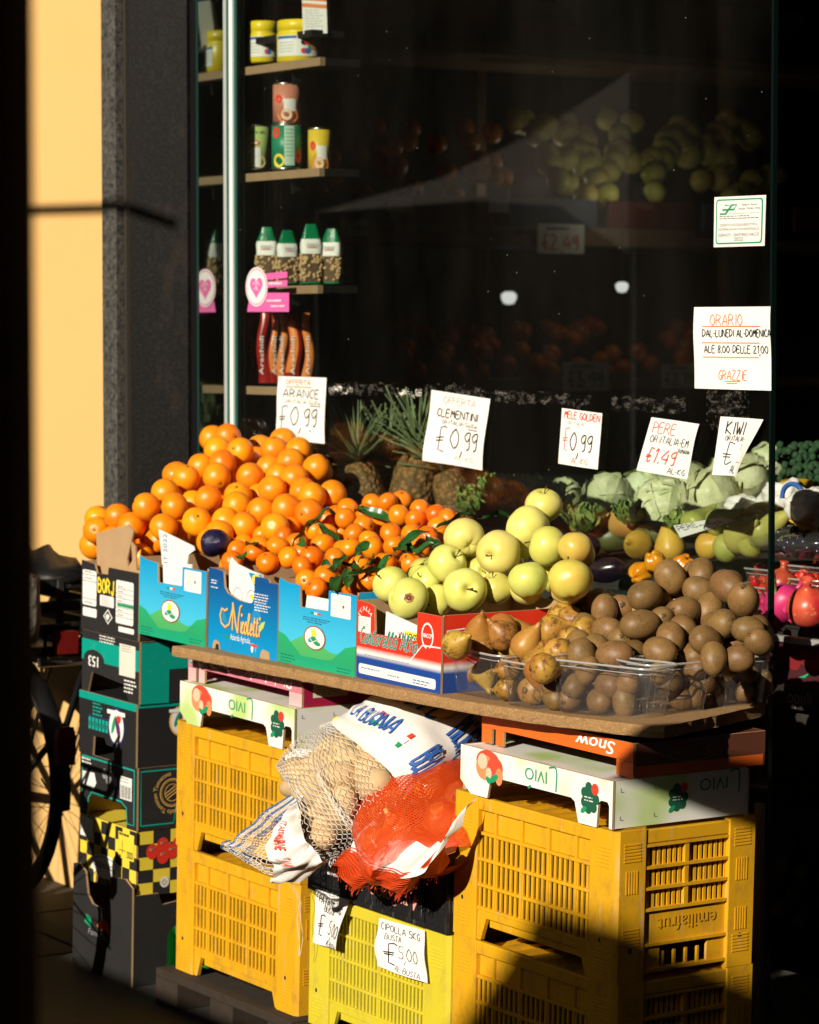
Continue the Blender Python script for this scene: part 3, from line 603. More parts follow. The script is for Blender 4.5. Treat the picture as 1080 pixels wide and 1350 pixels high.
def f_pom(mb, T):
    ln = lambda p, hh: mb.rib(p, .004, TEALI, T, hh)
    ln([(.012, .148), (SW - .012, .148)], .0006); ln([(SW - .012, .148), (SW - .012, .012), (.240, .012), (.236, .05), (.21, .062), (.06, .062), (.045, .045), (.04, .012), (.012, .012), (.012, .148)], .0007)
    mb.rect(.205, .070, .262, .126, LBL, T, .0012); [mb.rect(.209 + k * .0052, .073, .209 + k * .0052 + (.0026 if k % 3 else .0016), .104, BLK, T, .0016) for k in range(10)]; greek(mb, T, .21, .12, .045, 2, .008, GRI, .0016, .003)
    mb.flat([(.015, .078), (.07, .07), (.085, .088), (.075, .112), (.015, .110)], LBL, T, .0012); [mb.ell(.125 + k * .018, .118 - (k % 2) * .012, .011, .013, GRI, T, .0008 + k * 1e-5, 12) for k in range(4)]
    greek(mb, T, .01, .14, .06, 2, .009, LBL, .0009, .004, 8)
def s_pom(mb, T):
    mb.rib([(.012, .012), (.012, .146), (.36, .146)], .0035, TEALI, T, .0006); mb.rib([(.012, .012), (.105, .012), (.112, .055), (.14, .068), (.3, .068)], .0035, TEALI, T, .0007)
    Z = lambda u, v, hh: T(.10 - u, .088 - v, hh)
    prnt(mb, Z, 'Pomodoro Grappolo Tomaten Tomatoes', 0, 0, .0115, GOLD, .0008, width=.24, arc=(.043, R_(235)))
    for rr, wd in ((.034, .0022), (.030, .001), (.021, .0016)): mb.rib([(.10 + rr * math.cos(t * .2094), .088 + rr * math.sin(t * .2094)) for t in range(31)], wd, GOLD, T, .0008)
    for k in (-1, 0, 1): mb.rib([(.083 + k * .004, .080 - k * .006), (.113 + k * .004, .098 - k * .006)], .0024, GOLD, T, .0013 + k * 2e-5)
carton('fruit_carton', 'black tomato carton with thin green outline and gold ring, fourth in the left stack', TR(SX + .002, .001, .385), SW, .39, .155, BOXK,
    [(0, 0), (.036, 0), (.042, .042), (.06, .056), (.21, .056), (.232, .046), (.238, 0), (SW, 0), (SW, .155), (0, .155)], f_pom, s_pom, closed=True)
CHY = M('yellow_printed_card', (.78, .60, .05), .5, .08, 20, dirt=(.5, .4, .1), da=.1, ds=50)
def checks(mb, T, w, h, nu, nv):
    for i in range(nu):
        for j in range(nv):
            if (i + j) % 2: mb.rect(i * w / nu, j * h / nv, (i + 1) * w / nu, (j + 1) * h / nv, BOXK, T, .0006)
def f_chk(mb, T):
    checks(mb, T, SW, .16, 8, 5); mb.rect(.002, .108, .068, .158, LBL, T, .0012); mb.rect(.195, .085, .272, .15, CHY, T, .0012); greek(mb, T, .2, .142, .06, 1, .01, BLK, .0016, .006); mb.rib([(.215, .095), (.215, .13)], .002, BLK, T, .0016); mb.rib([(.2, .105), (.232, .105)], .002, BLK, T, .0017); [mb.rect(.238 + k * .01, .09, .246 + k * .01, .106, BLK, T, .0016) for k in range(3)]; [mb.rect(.240 + k * .01, .093, .244 + k * .01, .103, CHY, T, .0019) for k in range(3)]
    mb.ell(.130, .048, .074, .030, LBL, T, .0013); prnt(mb, lambda u, v, hh: T(.13 - u, .048 - v, hh), 'Pomodori', 0, -.008, .02, BLK, .0017, width=.11, align='c', slant=.25); mb.rib([(.13 + .066 * math.cos(t * .25), .048 + .024 * math.sin(t * .25)) for t in range(14)], .002, DARKG, T, .0017); mb.rect(.232, .012, .252, .034, CREAM, T, .0012)
def s_chk(mb, T):
    checks(mb, T, .384, .16, 8, 5)
    mb.ell(.155, .055, .024, .024, LBL, T, .0011); mb.ell(.155, .055, .018, .018, GRNI, T, .0014); mb.ell(.081, .03, .013, .014, CREAM, T, .0012); mb.rib([(.074, .03), (.08, .022), (.088, .03), (.08, .036), (.074, .03)], .0015, BLK, T, .0015)
    for k, (a, b) in enumerate(((.045, .108), (.075, .122), (.10, .104), (.075, .094), (.118, .12))):
        mb.ell(a, b, .017, .019, TOM, T, .0012 + k * .0002); mb.rib([(a - .008, b + .008), (a, b + .005), (a + .008, b + .01)], .002, GRNI, T, .0024); mb.ell(a - .005, b + .006, .003, .003, PNK, T, .0024, 8)
carton('fruit_carton', 'yellow and black chequered tomato carton, fifth from the top of the left stack', TR(SX + .003, .003, .222), SW - .004, .385, .163, CHY,
    [(0, 0), (.08, 0), (.085, .03), (.15, .02), (.16, 0), (SW - .004, 0), (SW - .004, .163), (0, .163)], f_chk, s_chk, side_mat=CHY, closed=True)
def f_bot(mb, T):
    for k, (m, a) in enumerate(((GRNI, .06), (BOXK2, .098), (ORI, .125), (TOM, .15))): mb.flat([(a, .118 + (k % 2) * .006), (a + .034, .110), (a + .036, .134), (a + .01, .14 + (k % 2) * .004)], m, T, .0007 + k * .0002)
    prnt(mb, T, 'Famiglia', .08, .092, .015, GRI, .0008, width=.09, slant=.3)
carton('fruit_carton', 'tall black open carton at the foot of the left box stack, on the pavement', TR(SX - .004, -.012, .001), SW + .012, .41, .262, BOXK,
    [(0, 0), (SW + .012, 0), (SW + .012, .245), (.262, .262), (.19, .255), (.185, .176), (.155, .166), (.10, .17), (.075, .19), (.062, .245), (.03, .262), (0, .256)], f_bot, None, side=[(.007, 0), (.40, 0), (.40, .24), (.20, .24), (.17, .206), (.085, .196), (.075, .226), (.007, .226)])
mb = MB(); mb.grid(lambda u, v: (.0 + .17 * u, .03 * math.sin(u * 9), .12 * v + .02 * math.sin(7 * u)), 16, 6, M('green_plastic_sack', (.02, .22, .04), .35, .2, 12)); o = mb.build('plastic_sack', mw=TR(-1.80, .06, .012, 1.2)); tag(o, 'crumpled green plastic sheet low between the left box stack and the crates', 'plastic sheet')

# the boxes on the board
def f_blue(mb, T):
    w = .311; g = lambda c, r0, b: [(c - r0 + 2 * r0 * k / 16, .0 + b * math.sin(math.pi * k / 16) ** .8) for k in range(17)]
    HG = grad('printed_hills', (.02, .30, .13), (.02, .40, .16), .0, .08); HG2 = grad('printed_far_hills', (.05, .36, .12), (.10, .46, .14), .0, .08); HG3 = grad('printed_near_hills', (.01, .36, .19), (.015, .30, .12), .0, .07)
    A = [(0, 0), (w, 0)] + [(w * (1 - k / 30), .058 + .014 * math.sin(k / 30 * 9.3 + 2.2)) for k in range(31)]
    mb.flat(A, HG2, T, .0004); B = [(0, 0), (w, 0), (w, .070), (.27, .062), (.22, .03), (.17, .022), (.10, .02), (.06, .045), (.03, .063), (0, .070)]; mb.flat(B, HG, T, .0008)
    mb.flat([(0, 0), (w, 0), (w, .018), (.2, .026), (.1, .024), (0, .020)], HG3, T, .0010)
    mb.ell(.150, .070, .044, .0275, M('brown_ring_print', (.25, .10, .05), .5, 0), T, .0013); mb.ell(.150, .070, .0395, .0245, LBL, T, .0016)
    mb.ell(.147, .078, .010, .012, YEI, T, .0019); mb.ell(.140, .066, .016, .006, TEALI, T, .002, rot=.3); mb.ell(.156, .062, .018, .007, GRNI, T, .0021, rot=-.3); mb.rib([(.132, .068), (.145, .060), (.158, .066), (.17, .062)], .002, LBL, T, .0023)
    for k, m in enumerate((GRNI, LBL, RED)): mb.rect(.132 + k * .013, .122, .145 + k * .013, .127, m, T, .0007)
    greek(mb, T, .10, .112, .11, 2, .005, NAVY, .0007, .0018, 2); greek(mb, T, .118, .102, .06, 1, .005, NAVY, .0007, .0018, 2)
    mb.rect(.212, .126, .290, .177, PRINTW, T, .0008, .003); greek(mb, T, .222, .162, .06, 1, .005, PNK, .0011, .0012); mb.rect(.258, .148, .265, .154, ink('brown_ink', (.2, .08, .05)), T, .0011); greek(mb, T, .222, .150, .03, 2, .006, PNK, .0011, .0012)
    greek(mb, T, .012, .018, .06, 3, .007, DARKG, .0013, .002, 5); greek(mb, T, .24, .014, .06, 2, .007, DARKG, .0013, .002, 6)
BLU = grad('sky_blue_printed_card', (.06, .50, .74), (.0, .30, .62), .06, .19)
SKB = [(0, 0), (.311, 0), (.311, .181), (.202, .181), (.200, .135), (.088, .133), (.085, .180), (.03, .183), (.0, .190)]
def bx(x): return TR(x, 0, bz(x) + .0015)
b1 = carton('fruit_carton', 'sky blue carton with printed green hills at the left end of the board', bx(-1.853), .311, .50, .187, BLU, SKB, f_blue)
def f_sheet(mb, T): greek(mb, T, .02, .14, .16, 14, .009, GRI, .0006, .0014)
mb = MB(); TK = lambda u, v, hh: (u, .02 - hh - .04 * max(0, v - .15), v)
mb.extr([(.09, .03), (.21, .03), (.212, .188), (.190, .185), (.20, .21), (.225, .222), (.22, .232), (.06, .258), (.072, .2)], -.004, 0, PAPER, TK)
for k in range(11): mb.rect(.075, .10 + k * .012, .20, .101 + k * .012, M('faint_print', (.62, .6, .58), .7, 0), TK, .0006)
prnt(mb, lambda u, v, hh: TK(.10 - v, .16 + u, hh), '4 IT 2022', 0, 0, .016, BLUI, .0007); mb.build('inner_sheet', b1)
b3 = dup(b1, bx(-1.226), 'sky blue carton with printed green hills, between the deep blue and the red box'); 
for ch in list(b3.children):
    if ch.name.startswith('inner_sheet'): bpy.data.objects.remove(ch)
mb = MB(); mb.extr([(.07, .05), (.215, .05), (.215, .158), (.09, .158)], -.004, 0, PAPER, lambda u, v, hh: (u, .016 - hh, v)); mb.build('inner_sheet', b3)
NIC = grad('deep_blue_printed_card', (.0, .26, .56), (.005, .075, .27), .03, .17)
def f_nic(mb, T):
    mb.flat([(.185, .045), (.235, .075), (.218, .128), (.20, .115), (.175, .075)], M('pale_blue_print', (.02, .25, .5), .45, 0), T, .0004); mb.flat([(.05, .1), (.075, .085), (.09, .06), (.06, .07)], M('pale_blue_print', (.02, .25, .5), .45, 0), T, .0004)
    for m, e, hh in ((ink('brown_shadow_ink', (.16, .06, .02)), .0015, .0007), (GOLD, 0, .0010)):
        TT = lambda u, v, h_, e=e: T(u + e, v - e, h_)
        mb.rib([(.085, .10), (.073, .094), (.060, .098), (.052, .082), (.058, .064), (.075, .056), (.092, .064), (.102, .09), (.107, .117), (.107, .052)], .0052, m, TT, hh)
        mb.rib([(.107, .117), (.122, .066), (.131, .048)], .0062, m, TT, hh + .0001); mb.rib([(.131, .048), (.134, .085), (.140, .110), (.148, .114)], .005, m, TT, hh + .0002)
        write(mb, TT, 'icoletti', .142, .050, .047, m, hh + .0001, .11, fit=.083, jit=0, smooth=5, slant=.12, sp=.12)
    mb.flat([(.222, .066), (.228, .062), (.242, .074), (.248, .088), (.234, .084), (.224, .076)], M('leaf_print', (.45, .62, .12), .5, 0), T, .0012)
    prnt(mb, T, 'Azienda Agricola', .098, .030, .0135, WHI, .0007, width=.086); mb.rib([(.072, .036), (.096, .033)], .006, GRNI, T, .0006); mb.rib([(.186, .028), (.216, .026)], .006, RED, T, .0006)
    for a, b, c in ((.02, .0, .055), (.228, .002, .27)): mb.flat([(a, b), (c, b), (c - .004, b + .018), (a + .012, b + .022), (a + .002, b + .014)], KRAFT, T, .0009)
    mb.flat([(.032, .0), (.05, 0), (.046, .013), (.036, .012)], BLK, T, .0012)
    mb.ell(.102, .016, .004, .009, M('pale_blue_print', (.02, .25, .5), .45, 0), T, .0006); mb.ell(.193, .021, .005, .011, LBL, T, .0006); mb.ell(.208, .019, .003, .008, BLU, T, .0006)
    greek(mb, T, .200, .146, .072, 7, .0062, LBL, .0007, .0024, 7); greek(mb, T, .01, .158, .035, 2, .006, LBL, .0007, .0026, 8); greek(mb, T, .01, .142, .035, 1, .006, LBL, .0007, .0026, 9)
b2 = carton('fruit_carton', 'deep blue carton with gold handwritten style fruit logo and a torn notch', bx(-1.529), .298, .50, .187, NIC,
    [(0, 0), (.298, 0), (.298, .178), (.262, .178), (.255, .186), (.199, .186), (.197, .135), (.188, .124), (.17, .122), (.13, .124), (.082, .136), (.068, .148), (.062, .184), (.03, .187), (0, .188)], f_nic)
mb = MB(); TK = lambda u, v, hh: (u, .014 - hh - .03 * max(0, v - .17), v)
mb.extr([(.068, .06), (.21, .06), (.21, .190), (.16, .195), (.10, .205), (.075, .218), (.066, .2)], -.004, 0, PRINTW, TK)
mb.flat([(.15, .19), (.19, .145), (.209, .15), (.209, .19)], BLU, TK, .0005); mb.ell(.186, .176, .020, .013, YEI, TK, .0009)
for a in (.105, .165): mb.rib([(a + .020 * math.cos(t * .33), .130 + .020 * math.sin(t * .33)) for t in range(20)], .0016, BLUI, TK, .0008)
mb.ell(.168, .135, .008, .006, YEI, TK, .0012); mb.build('inner_sheet', b2)
k = NT('red_white_blue_card'); t = k.add('ShaderNodeTexCoord'); sp_ = k.add('ShaderNodeSeparateXYZ'); k.ln(t.outputs['Object'], sp_.inputs[0]); z = sp_.outputs[2]
c = k.mix(k.ramp(z, .045, .056), (.012, .06, .30), (.80, .78, .76)); c = k.mix(k.ramp(z, .058, .070), c, (.72, .035, .015)); c = k.mix(k.ramp(k.noise(60, 8, .75), .68, .8), c, (.7, .5, .45)); k.base(c); k.p.inputs['Roughness'].default_value = .4; k.bump(k.noise(9, 3, .5), .2, .005); RWB = k.m
def f_red(mb, T):
    for m, e, hh in ((LBL, .0042, .0006), (DARKG, .0026, .0009), (TEALI, .0006, .0012)):
        write(mb, T, 'Cantarella Alfio', .012, .078, .034, m, hh, e / .034 + .03, fit=.215, jit=0, smooth=4, slant=.3, sp=.12)
    mb.rib([(.200, .058), (.246, .098), (.312, .100)], .003, WHI, T, .0007)
    mb.rect(.010, .010, .297, .032, LBL, T, .0006, .006); greek(mb, T, .02, .022, .09, 1, .01, BLUI, .0009, .0025); greek(mb, T, .12, .018, .06, 1, .01, BLUI, .0009, .0025, 4); greek(mb, T, .215, .020, .07, 2, .006, BLUI, .0009, .0025, 5)
    mb.rect(.006, .100, .053, .135, PRINTW, T, .0008, .003); greek(mb, T, .015, .128, .03, 5, .005, GRI, .001, .0012)
    prnt(mb, lambda u, v, hh: T(.032 + u, .128 + v, hh), 'ITALIA', 0, 0, .010, WHI, .0007, width=.05, arc=(.020, R_(160)))
    mb.rib([(.264 + .020 * math.cos(t * .2417 - 1.2), .120 + .026 * math.sin(t * .2417 - 1.2)) for t in range(25)], .004, WHI, T, .0007); prnt(mb, T, 'HACCP', .264, .116, .009, WHI, .0009, width=.032, align='c', bold=.0008)
    greek(mb, T, .03, .052, .2, 1, .01, GRI, .0006, .0016, 12)
b4 = carton('fruit_carton', 'red, white and blue apple carton with green script lettering', bx(-.911), .314, .42, .168, RWB,
    [(0, 0), (.314, 0), (.314, .166), (.226, .166), (.224, .103), (.068, .101), (.064, .160), (.05, .164), (0, .168)], f_red,
    lambda mb, T: mb.rib([(.012, .10), (.014, .135), (.06, .138)], .003, WHI, T, .0007))
mb = MB(); TK = lambda u, v, hh: (u, .024 - hh - .05 * max(0, v - .1), v)
mb.extr([(.07, .05), (.222, .05), (.222, .128), (.078, .150)], -.003, 0, PAPER, TK); mb.rect(.11, .09, .222, .116, YEI, TK, .0006)
prnt(mb, lambda u, v, hh: TK(.225 - u, .112 - v, hh), 'CLASS EXTRA', 0, 0, .016, BLK, .0010, width=.10, bold=.001); mb.build('inner_sheet', b4)

# white fruit trays and the trays above them
def leaf2(mb, T, u, v, a, b, rot, m, hh): mb.ell(u, v, a, b, m, T, hh, 20, rot)
WC = M('white_coated_card', (.80, .80, .76), .4, .04, 12, .05, 60, dirt=(.55, .48, .38), da=-.2, ds=60)
k = NT('white_card_green_wash'); c = k.mix(k.ramp(k.noise(7, 2, .4), .48, .66), (.82, .82, .77), (.50, .66, .22)); k.base(c); k.p.inputs['Roughness'].default_value = .4; WCG = k.m
PE1 = ink('peach_red_print', (.72, .07, .035)); PE2 = ink('peach_orange_print', (.82, .26, .10)); PE3 = ink('peach_pale_print', (.86, .52, .36))
def badge(mb, T, u, v, s):
    for k in range(7): mb.ell(u + .021 * s * math.cos(k * .9), v - .002 + .024 * s * math.sin(k * .9), .012 * s, .012 * s, DARKG, T, .0007 + k * 2e-5, 12)
    mb.ell(u, v, .024 * s, .026 * s, DARKG, T, .0010); mb.ell(u + .018 * s, v + .02 * s, .012 * s, .013 * s, RED, T, .0014, 14); leaf2(mb, T, u - .02 * s, v - .03 * s, .012 * s, .006 * s, .6, GRNI, .0012)
    greek(mb, T, u - .018 * s, v - .002, .036 * s, 2, .007 * s, LBL, .0014, .0025 * s)
def f_liv(mb, T):
    Z = lambda u, v, hh: T(.27 - u, .072 - v, hh)
    write(mb, Z, 'L', -.052, -.022, .045, GRNI, .0007, .09, jit=0, smooth=4); prnt(mb, Z, 'ivio'.upper(), -.022, -.012, .024, GRNI, .0008, width=.072); greek(mb, Z, -.03, -.03, .05, 1, .01, GRI, .0008, .003); leaf2(mb, T, .236, .046, .006, .003, .6, GRNI, .0009)
    for u, v, a, b, m, hh in ((.095, .075, .040, .024, PE1, .0007), (.085, .062, .030, .026, PE2, .0010), (.120, .066, .026, .022, PE1, .0013), (.078, .074, .016, .016, PE3, .0016), (.135, .05, .012, .018, PE2, .0018), (.10, .052, .010, .012, PE3, .0019)): mb.ell(u, v, a, b, m, T, hh)
    leaf2(mb, T, .118, .044, .016, .007, .5, GRNI, .0021); leaf2(mb, T, .100, .038, .010, .006, -.6, GRNI, .0022); badge(mb, T, .430, .056, .9)
def s_liv(mb, T):
    Z = lambda u, v, hh: T(.27 - u, .072 - v, hh); write(mb, Z, 'L', -.052, -.022, .045, GRNI, .0007, .09, jit=0, smooth=4); prnt(mb, Z, 'IVIO', -.022, -.012, .024, GRNI, .0008, width=.072); badge(mb, T, .165, .055, .8)
    for a, b in ((.02, .02), (.105, .02), (.02, .075), (.105, .075)): mb.rib([(a, b), (a + .008, b)], .0012, GRI, T, .0007); mb.rib([(a, b), (a, b + .008)], .0012, GRI, T, .0008)
LW = .50
LIVF = [(0, .026), (.038, .0), (.094, .0), (.104, .04), (.115, .046), (.37, .046), (.382, .04), (.395, .0), (.452, .0), (.456, .048), (.464, .055), (.484, .055), (.490, .048), (.4905, .004), (LW, .004), (LW, .098), (0, .098)]
def tray(x, y, z, label, rz=0):
    return carton('fruit_tray', label, TR(x, y, z, rz), LW, .35, .098, WCG, LIVF, f_liv, s_liv, cat='tray', closed=True, smat_in=WC, side=[(.007, .004), (.342, .004), (.342, .098), (.007, .098)])
t1 = tray(-1.648, -.004, .686, 'white upside down fruit tray on the left pair of yellow crates')
dup(t1, TR(-.512, -.006, .701), 'white upside down fruit tray on the right pair of yellow crates')
def toptray(x, z, label, h, m, ms, fd, sd, leg):
    w, d = LW - .005, .34; root = thing('fruit_tray', label, 'tray', TR(x, .020 if x < -1 else .045, z)); TF = lambda u, v, hh: (u, -hh, v); TS = lambda u, v, hh: (w + hh, u, v)
    mb = MB(); mb.extr([(0, .032), (w, .032), (w, h), (0, h)], -.005, 0, m, TF, KRAFT); fd(mb, TF); mb.build('front_panel', root)
    for x0, x1 in ((0, .035), (.048, .075), (w - .052, w)):
        mb = MB(); mb.extr([(x0, 0), (x1, 0), (x1, .031), (x0, .031)], -.006, -.0005, leg, TF, KRAFT); mb.build('corner_leg', root)
    mb = MB(); mb.extr([(.006, 0), (d, 0), (d, h), (.006, h)], -.005, 0, ms, TS, KRAFT); sd(mb, TS); mb.build('side_panel', root)
    mb = MB(); mb.box(0, .005, .006, d, 0, h, ms); mb.box(.0055, w - .0055, .0055, d, h - .006, h - .001, ms); mb.box(.006, w - .006, d + .001, d + .006, 0, h, ms); mb.build('tray_body', root)
MAG = M('magenta_printed_card', (.36, .012, .06), .45, .1, 15); PNKC = M('pink_printed_card', (.62, .20, .26), .45, .15, 15); PALEP = M('pale_pink_card', (.70, .42, .42), .5, .2, 20)
def f_pk(mb, T):
    r = random.Random(5)
    for k in range(9):
        u = .012 + k * .022; v = .055; 
        mb.ell(u, v + r.uniform(-.006, .006), .012, .018, (TEALI, MAG, WHI)[k % 3], T, .0005 + k * 2e-5, 16, r.uniform(-1, 1)); mb.ell(u + .003, v, .007, .011, (PNK, WHI, MAG)[k % 3], T, .0009 + k * 2e-5, 16, r.uniform(-1, 1))
    prnt(mb, lambda u, v, hh: T(.36 - u, .062 - v, hh), 'Pink Lady', -.10, 0, .026, WHI, .0008, width=.20, slant=.3)
def s_pk(mb, T):
    mb.rect(.03, .02, .125, .062, CREAM, T, .0006); greek(mb, T, .04, .055, .075, 6, .006, GRI, .0009, .002)
    mb.rib([(.20 + .055 * math.sin(t * .2) * (1 - .0 * t), .040 + .026 * math.cos(t * .2) + .006 * abs(math.sin(t * .2))) for t in range(32)], .002, PNKC, T, .0007); prnt(mb, lambda u, v, hh: T(.20 - u, .045 - v, hh), 'Pink Lady', -.03, -.004, .016, PNKC, .0008, width=.066, slant=.3)
toptray(-1.652, .784, 'pink patterned apple tray between the left white tray and the board', .066, PNKC, MAG, f_pk, s_pk, PALEP)
ORG_ = M('orange_printed_card', (.72, .13, .015), .5, .1, 15); DRC = M('dark_red_printed_card', (.10, .03, .015), .55, .2, 15)
def f_sn(mb, T): prnt(mb, lambda u, v, hh: T(.42 - u, .063 - v, hh), 'Snow', -.02, 0, .026, WHI, .0006, width=.12, slant=.3, bold=.002); None
def s_sn(mb, T):
    mb.rect(.006, .0, .335, .022, ORG_, T, .0006); mb.rib([(.15 + .062 * math.cos(t * .2), .044 + .021 * math.sin(t * .2)) for t in range(33)], .003, KRAFT, T, .0007); prnt(mb, lambda u, v, hh: T(.15 - u, .044 - v, hh), 'Snow', 0, -.008, .02, KRAFT, .0008, width=.10, align='c', slant=.2)
toptray(-.510, .80, 'orange trimmed apple tray between the right white tray and the board', .068, ORG_, DRC, f_sn, s_sn, ORG_)

# ------------------------------------------------------------------ fruit
def peel(name, c1, c2, rough=.33, bs=300, bst=.55, spots=None, rv=.10, rh=.012, spec=.5, sss=0.06):
    k = NT(name); c = k.mix(k.ramp(k.noise(18, 3), .35, .65), c1, c2)
    if spots: c = k.mix(k.ramp(k.noise(spots[1], 6, .8), spots[2], spots[2] + .11), c, spots[0])
    k.base(k.rand(c, rh, rv)); k.p.inputs['Roughness'].default_value = rough; k.p.inputs['Specular IOR Level'].default_value = spec
    if sss: k.p.inputs['Subsurface Weight'].default_value = sss; k.p.inputs['Subsurface Radius'].default_value = (.01, .004, .001); k.p.inputs['Subsurface Scale'].default_value = .3
    k.bump(k.noise(bs, 3, .6), bst, .0012); return k.m
MORA = peel('orange_peel', (.86, .235, .003), (.90, .325, .006), spots=((.52, .22, .02), 55, .66), rv=.12, rh=.012); MCLE = peel('clementine_peel', (.85, .18, .003), (.88, .235, .005), .30, 380, .4, ((.62, .10, .003), 40, .62), rv=.12, rh=.010)
MCAL = M('dry_green_calyx', (.10, .09, .03), .8); MSTEM = M('brown_stem', (.10, .06, .025), .8)
def sphere_prof(r, n=14, sq=1.0, top=.0, bot=0.0, shoulder=1.0):
    out = []
    for i in range(n + 1):
        a = math.pi * i / n; z = -math.cos(a) * r * sq; x = math.sin(a) * r
        if z > 0: x *= shoulder ** (z / r)
        e = max(0, 1 - x / (r * .45)) if x < r * .45 else 0
        z += (-top * r * e * e if z > 0 else bot * r * e * e); out.append((max(x, .0004), z))
    return out
def wob(seed, amp): return lambda p: p * (1 + amp * NZ.noise(p * 22 + V((seed * 3.1, seed, 0))))
def citrus(name, r, mat, sq, seed):
    mb = MB(); mb.lathe(sphere_prof(r, 16, sq, .10, .06), mat, 28, wob(seed, .05))
    z = r * sq * .915
    mb.add([(math.cos(a) * rr, math.sin(a) * rr, z + .0012) for k in range(10) for a, rr in [(k * math.pi / 5, (.0052 if k % 2 == 0 else .0028))]], [list(range(10))], MCAL)
    return mb.mesh(name)
def apple_me(name, r, mat, seed):
    mb = MB(); w = wob(seed, .05); f = lambda p: w(p) * (1 + .018 * math.cos(5 * math.atan2(p.y, p.x)) * (1 if p.z < 0 else .3))
    mb.lathe(sphere_prof(r, 18, .93, .36, .22, 1.03), mat, 30, f)
    return mb.mesh(name)
def stem_me(r, seed, L=.02, th=.0014, z=.6):
    mb = MB(); rr = random.Random(seed); a, b = rr.uniform(-.3, .3), rr.uniform(-.3, .3)
    mb.tube([(0, 0, r * z), (a * .004, b * .004, r * z + L * .5), (a * .02, b * .02, r * z + L)], [th, th * .9, th * 1.5], MSTEM, 6); return mb.mesh('stem')
def pear_me(name, r, mat, seed, neck=1.0):
    P = []; n = 22; L = r * (1.15 + 1.35 * neck)
    for i in range(n + 1):
        t = i / n; z = -r * .92 + t * (r * .92 + L)
        if z < 0: x = r * math.sqrt(max(0, 1 - (z / (r * .95)) ** 2))
        else:
            q = z / L; x = r * (math.cos(min(1, q * 1.12) * math.pi / 2) ** .9 * (1 - .38 * neck * q) + .24 * neck * (1 - abs(2 * q - 1.25)) * (q < .98) * max(0, q - .3)); x = max(x, r * .24 * math.sqrt(max(0, 1 - q ** 6)))
        if i < 2: z += r * .06
        P.append((max(x, .0006), z))
    mb = MB(); w = wob(seed, .07); bend = random.Random(seed).uniform(-4, 4)
    mb.lathe(P, mat, 26, lambda p: w(p) + V((bend * max(0, p.z) ** 2, 0, 0)))
    mb.lathe([(.006, -r * .87), (.0075, -r * .9), (.002, -r * .84)], MSTEM, 8); return mb.mesh(name)
def kiwi_me(name, r, mat, seed, el=1.22):
    P = [(max(.0005, r * math.sin(math.pi * i / 16) ** .9), -r * el * math.cos(math.pi * i / 16)) for i in range(17)]
    mb = MB(); w = wob(seed, .08); mb.lathe(P, mat, 24, lambda p: V((w(p).x, w(p).y * .93, w(p).z)))
    rr = random.Random(seed)
    for k in range(9):
        a = k * .7 + rr.uniform(-.2, .2); l = rr.uniform(.004, .0075)
        mb.tube([(0, 0, r * el * .985), (math.cos(a) * l * .6, math.sin(a) * l * .6, r * el + .0005), (math.cos(a) * l, math.sin(a) * l, r * el - .001 + rr.uniform(-.001, .002))], [.0012, .0009, .0004], MSTEM, 4)
    return mb.mesh(name)
def rand_rot(r): return Quaternion((r.gauss(0, 1), r.gauss(0, 1), r.gauss(0, 1), r.gauss(0, 1))).normalized().to_matrix().to_4x4()

def conv(s, ox, oy, sc):
    out = []
    for it in s.split(';'):
        a = [float(x) for x in it.split(',')]; out.append([ox + a[0] / sc, oy + a[1] / sc, a[2] / sc] + a[3:])
    return out
def plane3(a, b, c): return a, (b - a).cross(c - a).normalized()
def settle(L, P, lim, F=MS, back=.64, it=60, front=None):       # points on the heap's slope, overlapping ones pushed deeper along the slope
    I = F.inverted(); cl = I @ CAM
    pts = []
    for px, py, rp, *_ in L:
        p = atp(px, py, *P, F=F); d = (p - cl).length; r = min(max(rp / FPX * d, lim[0]), lim[1]); vis = rp / FPX * d / r
        pts.append([p, r, vis + py * .0006])
    for _ in range(it):
        for i in range(len(pts)):
            for j in range(i):
                a, b = pts[i], pts[j]; ov = .95 * (a[1] + b[1]) - (a[0] - b[0]).length
                if ov > 0:
                    q = a if a[2] < b[2] else b; dr = (q[0] - cl).normalized(); q[0] += dr * ov * .6
        for q in pts:
            if q[0].y + q[1] > back: q[0].y = back - q[1]
            if front is not None and q[0].y - q[1] < front: dr = (q[0] - cl).normalized(); q[0] += dr * ((front + q[1] - q[0].y) / dr.y)
    return [(p, r) for p, r, _ in pts]
def fill(pts, step, lim, seed, n=1, down=.03, back=.64, zmin=0):    # the fruit underneath, showing through the gaps
    r = random.Random(seed); out = []; allp = list(pts)
    for k in range(n):
        for p, rad in pts:
            for t in range(5):
                aw = r.uniform(.6, 1.6) * step; q = p + V((-.819 * aw + r.uniform(-.02, .02), .574 * aw + r.uniform(-.015, .015), -r.uniform(.2, 1) * down - k * .02)); rr = r.uniform(*lim)
                if q.y + rr < back and q.z > zmin and all((q - o).length > .84 * (rr + ro) for o, ro in allp): out.append((q, rr)); allp.append((q, rr)); break
    return out
def toward(i, r):
    z = (V((r.gauss(0, 1), r.gauss(0, 1), r.gauss(0, 1))).normalized() + V((.5, -.36, .25)) * (1.1 if i % 3 == 0 else .1)).normalized(); return z.to_track_quat('Z', 'Y').to_matrix().to_4x4() @ Matrix.Rotation(r.uniform(0, 6.28), 4, 'Z')
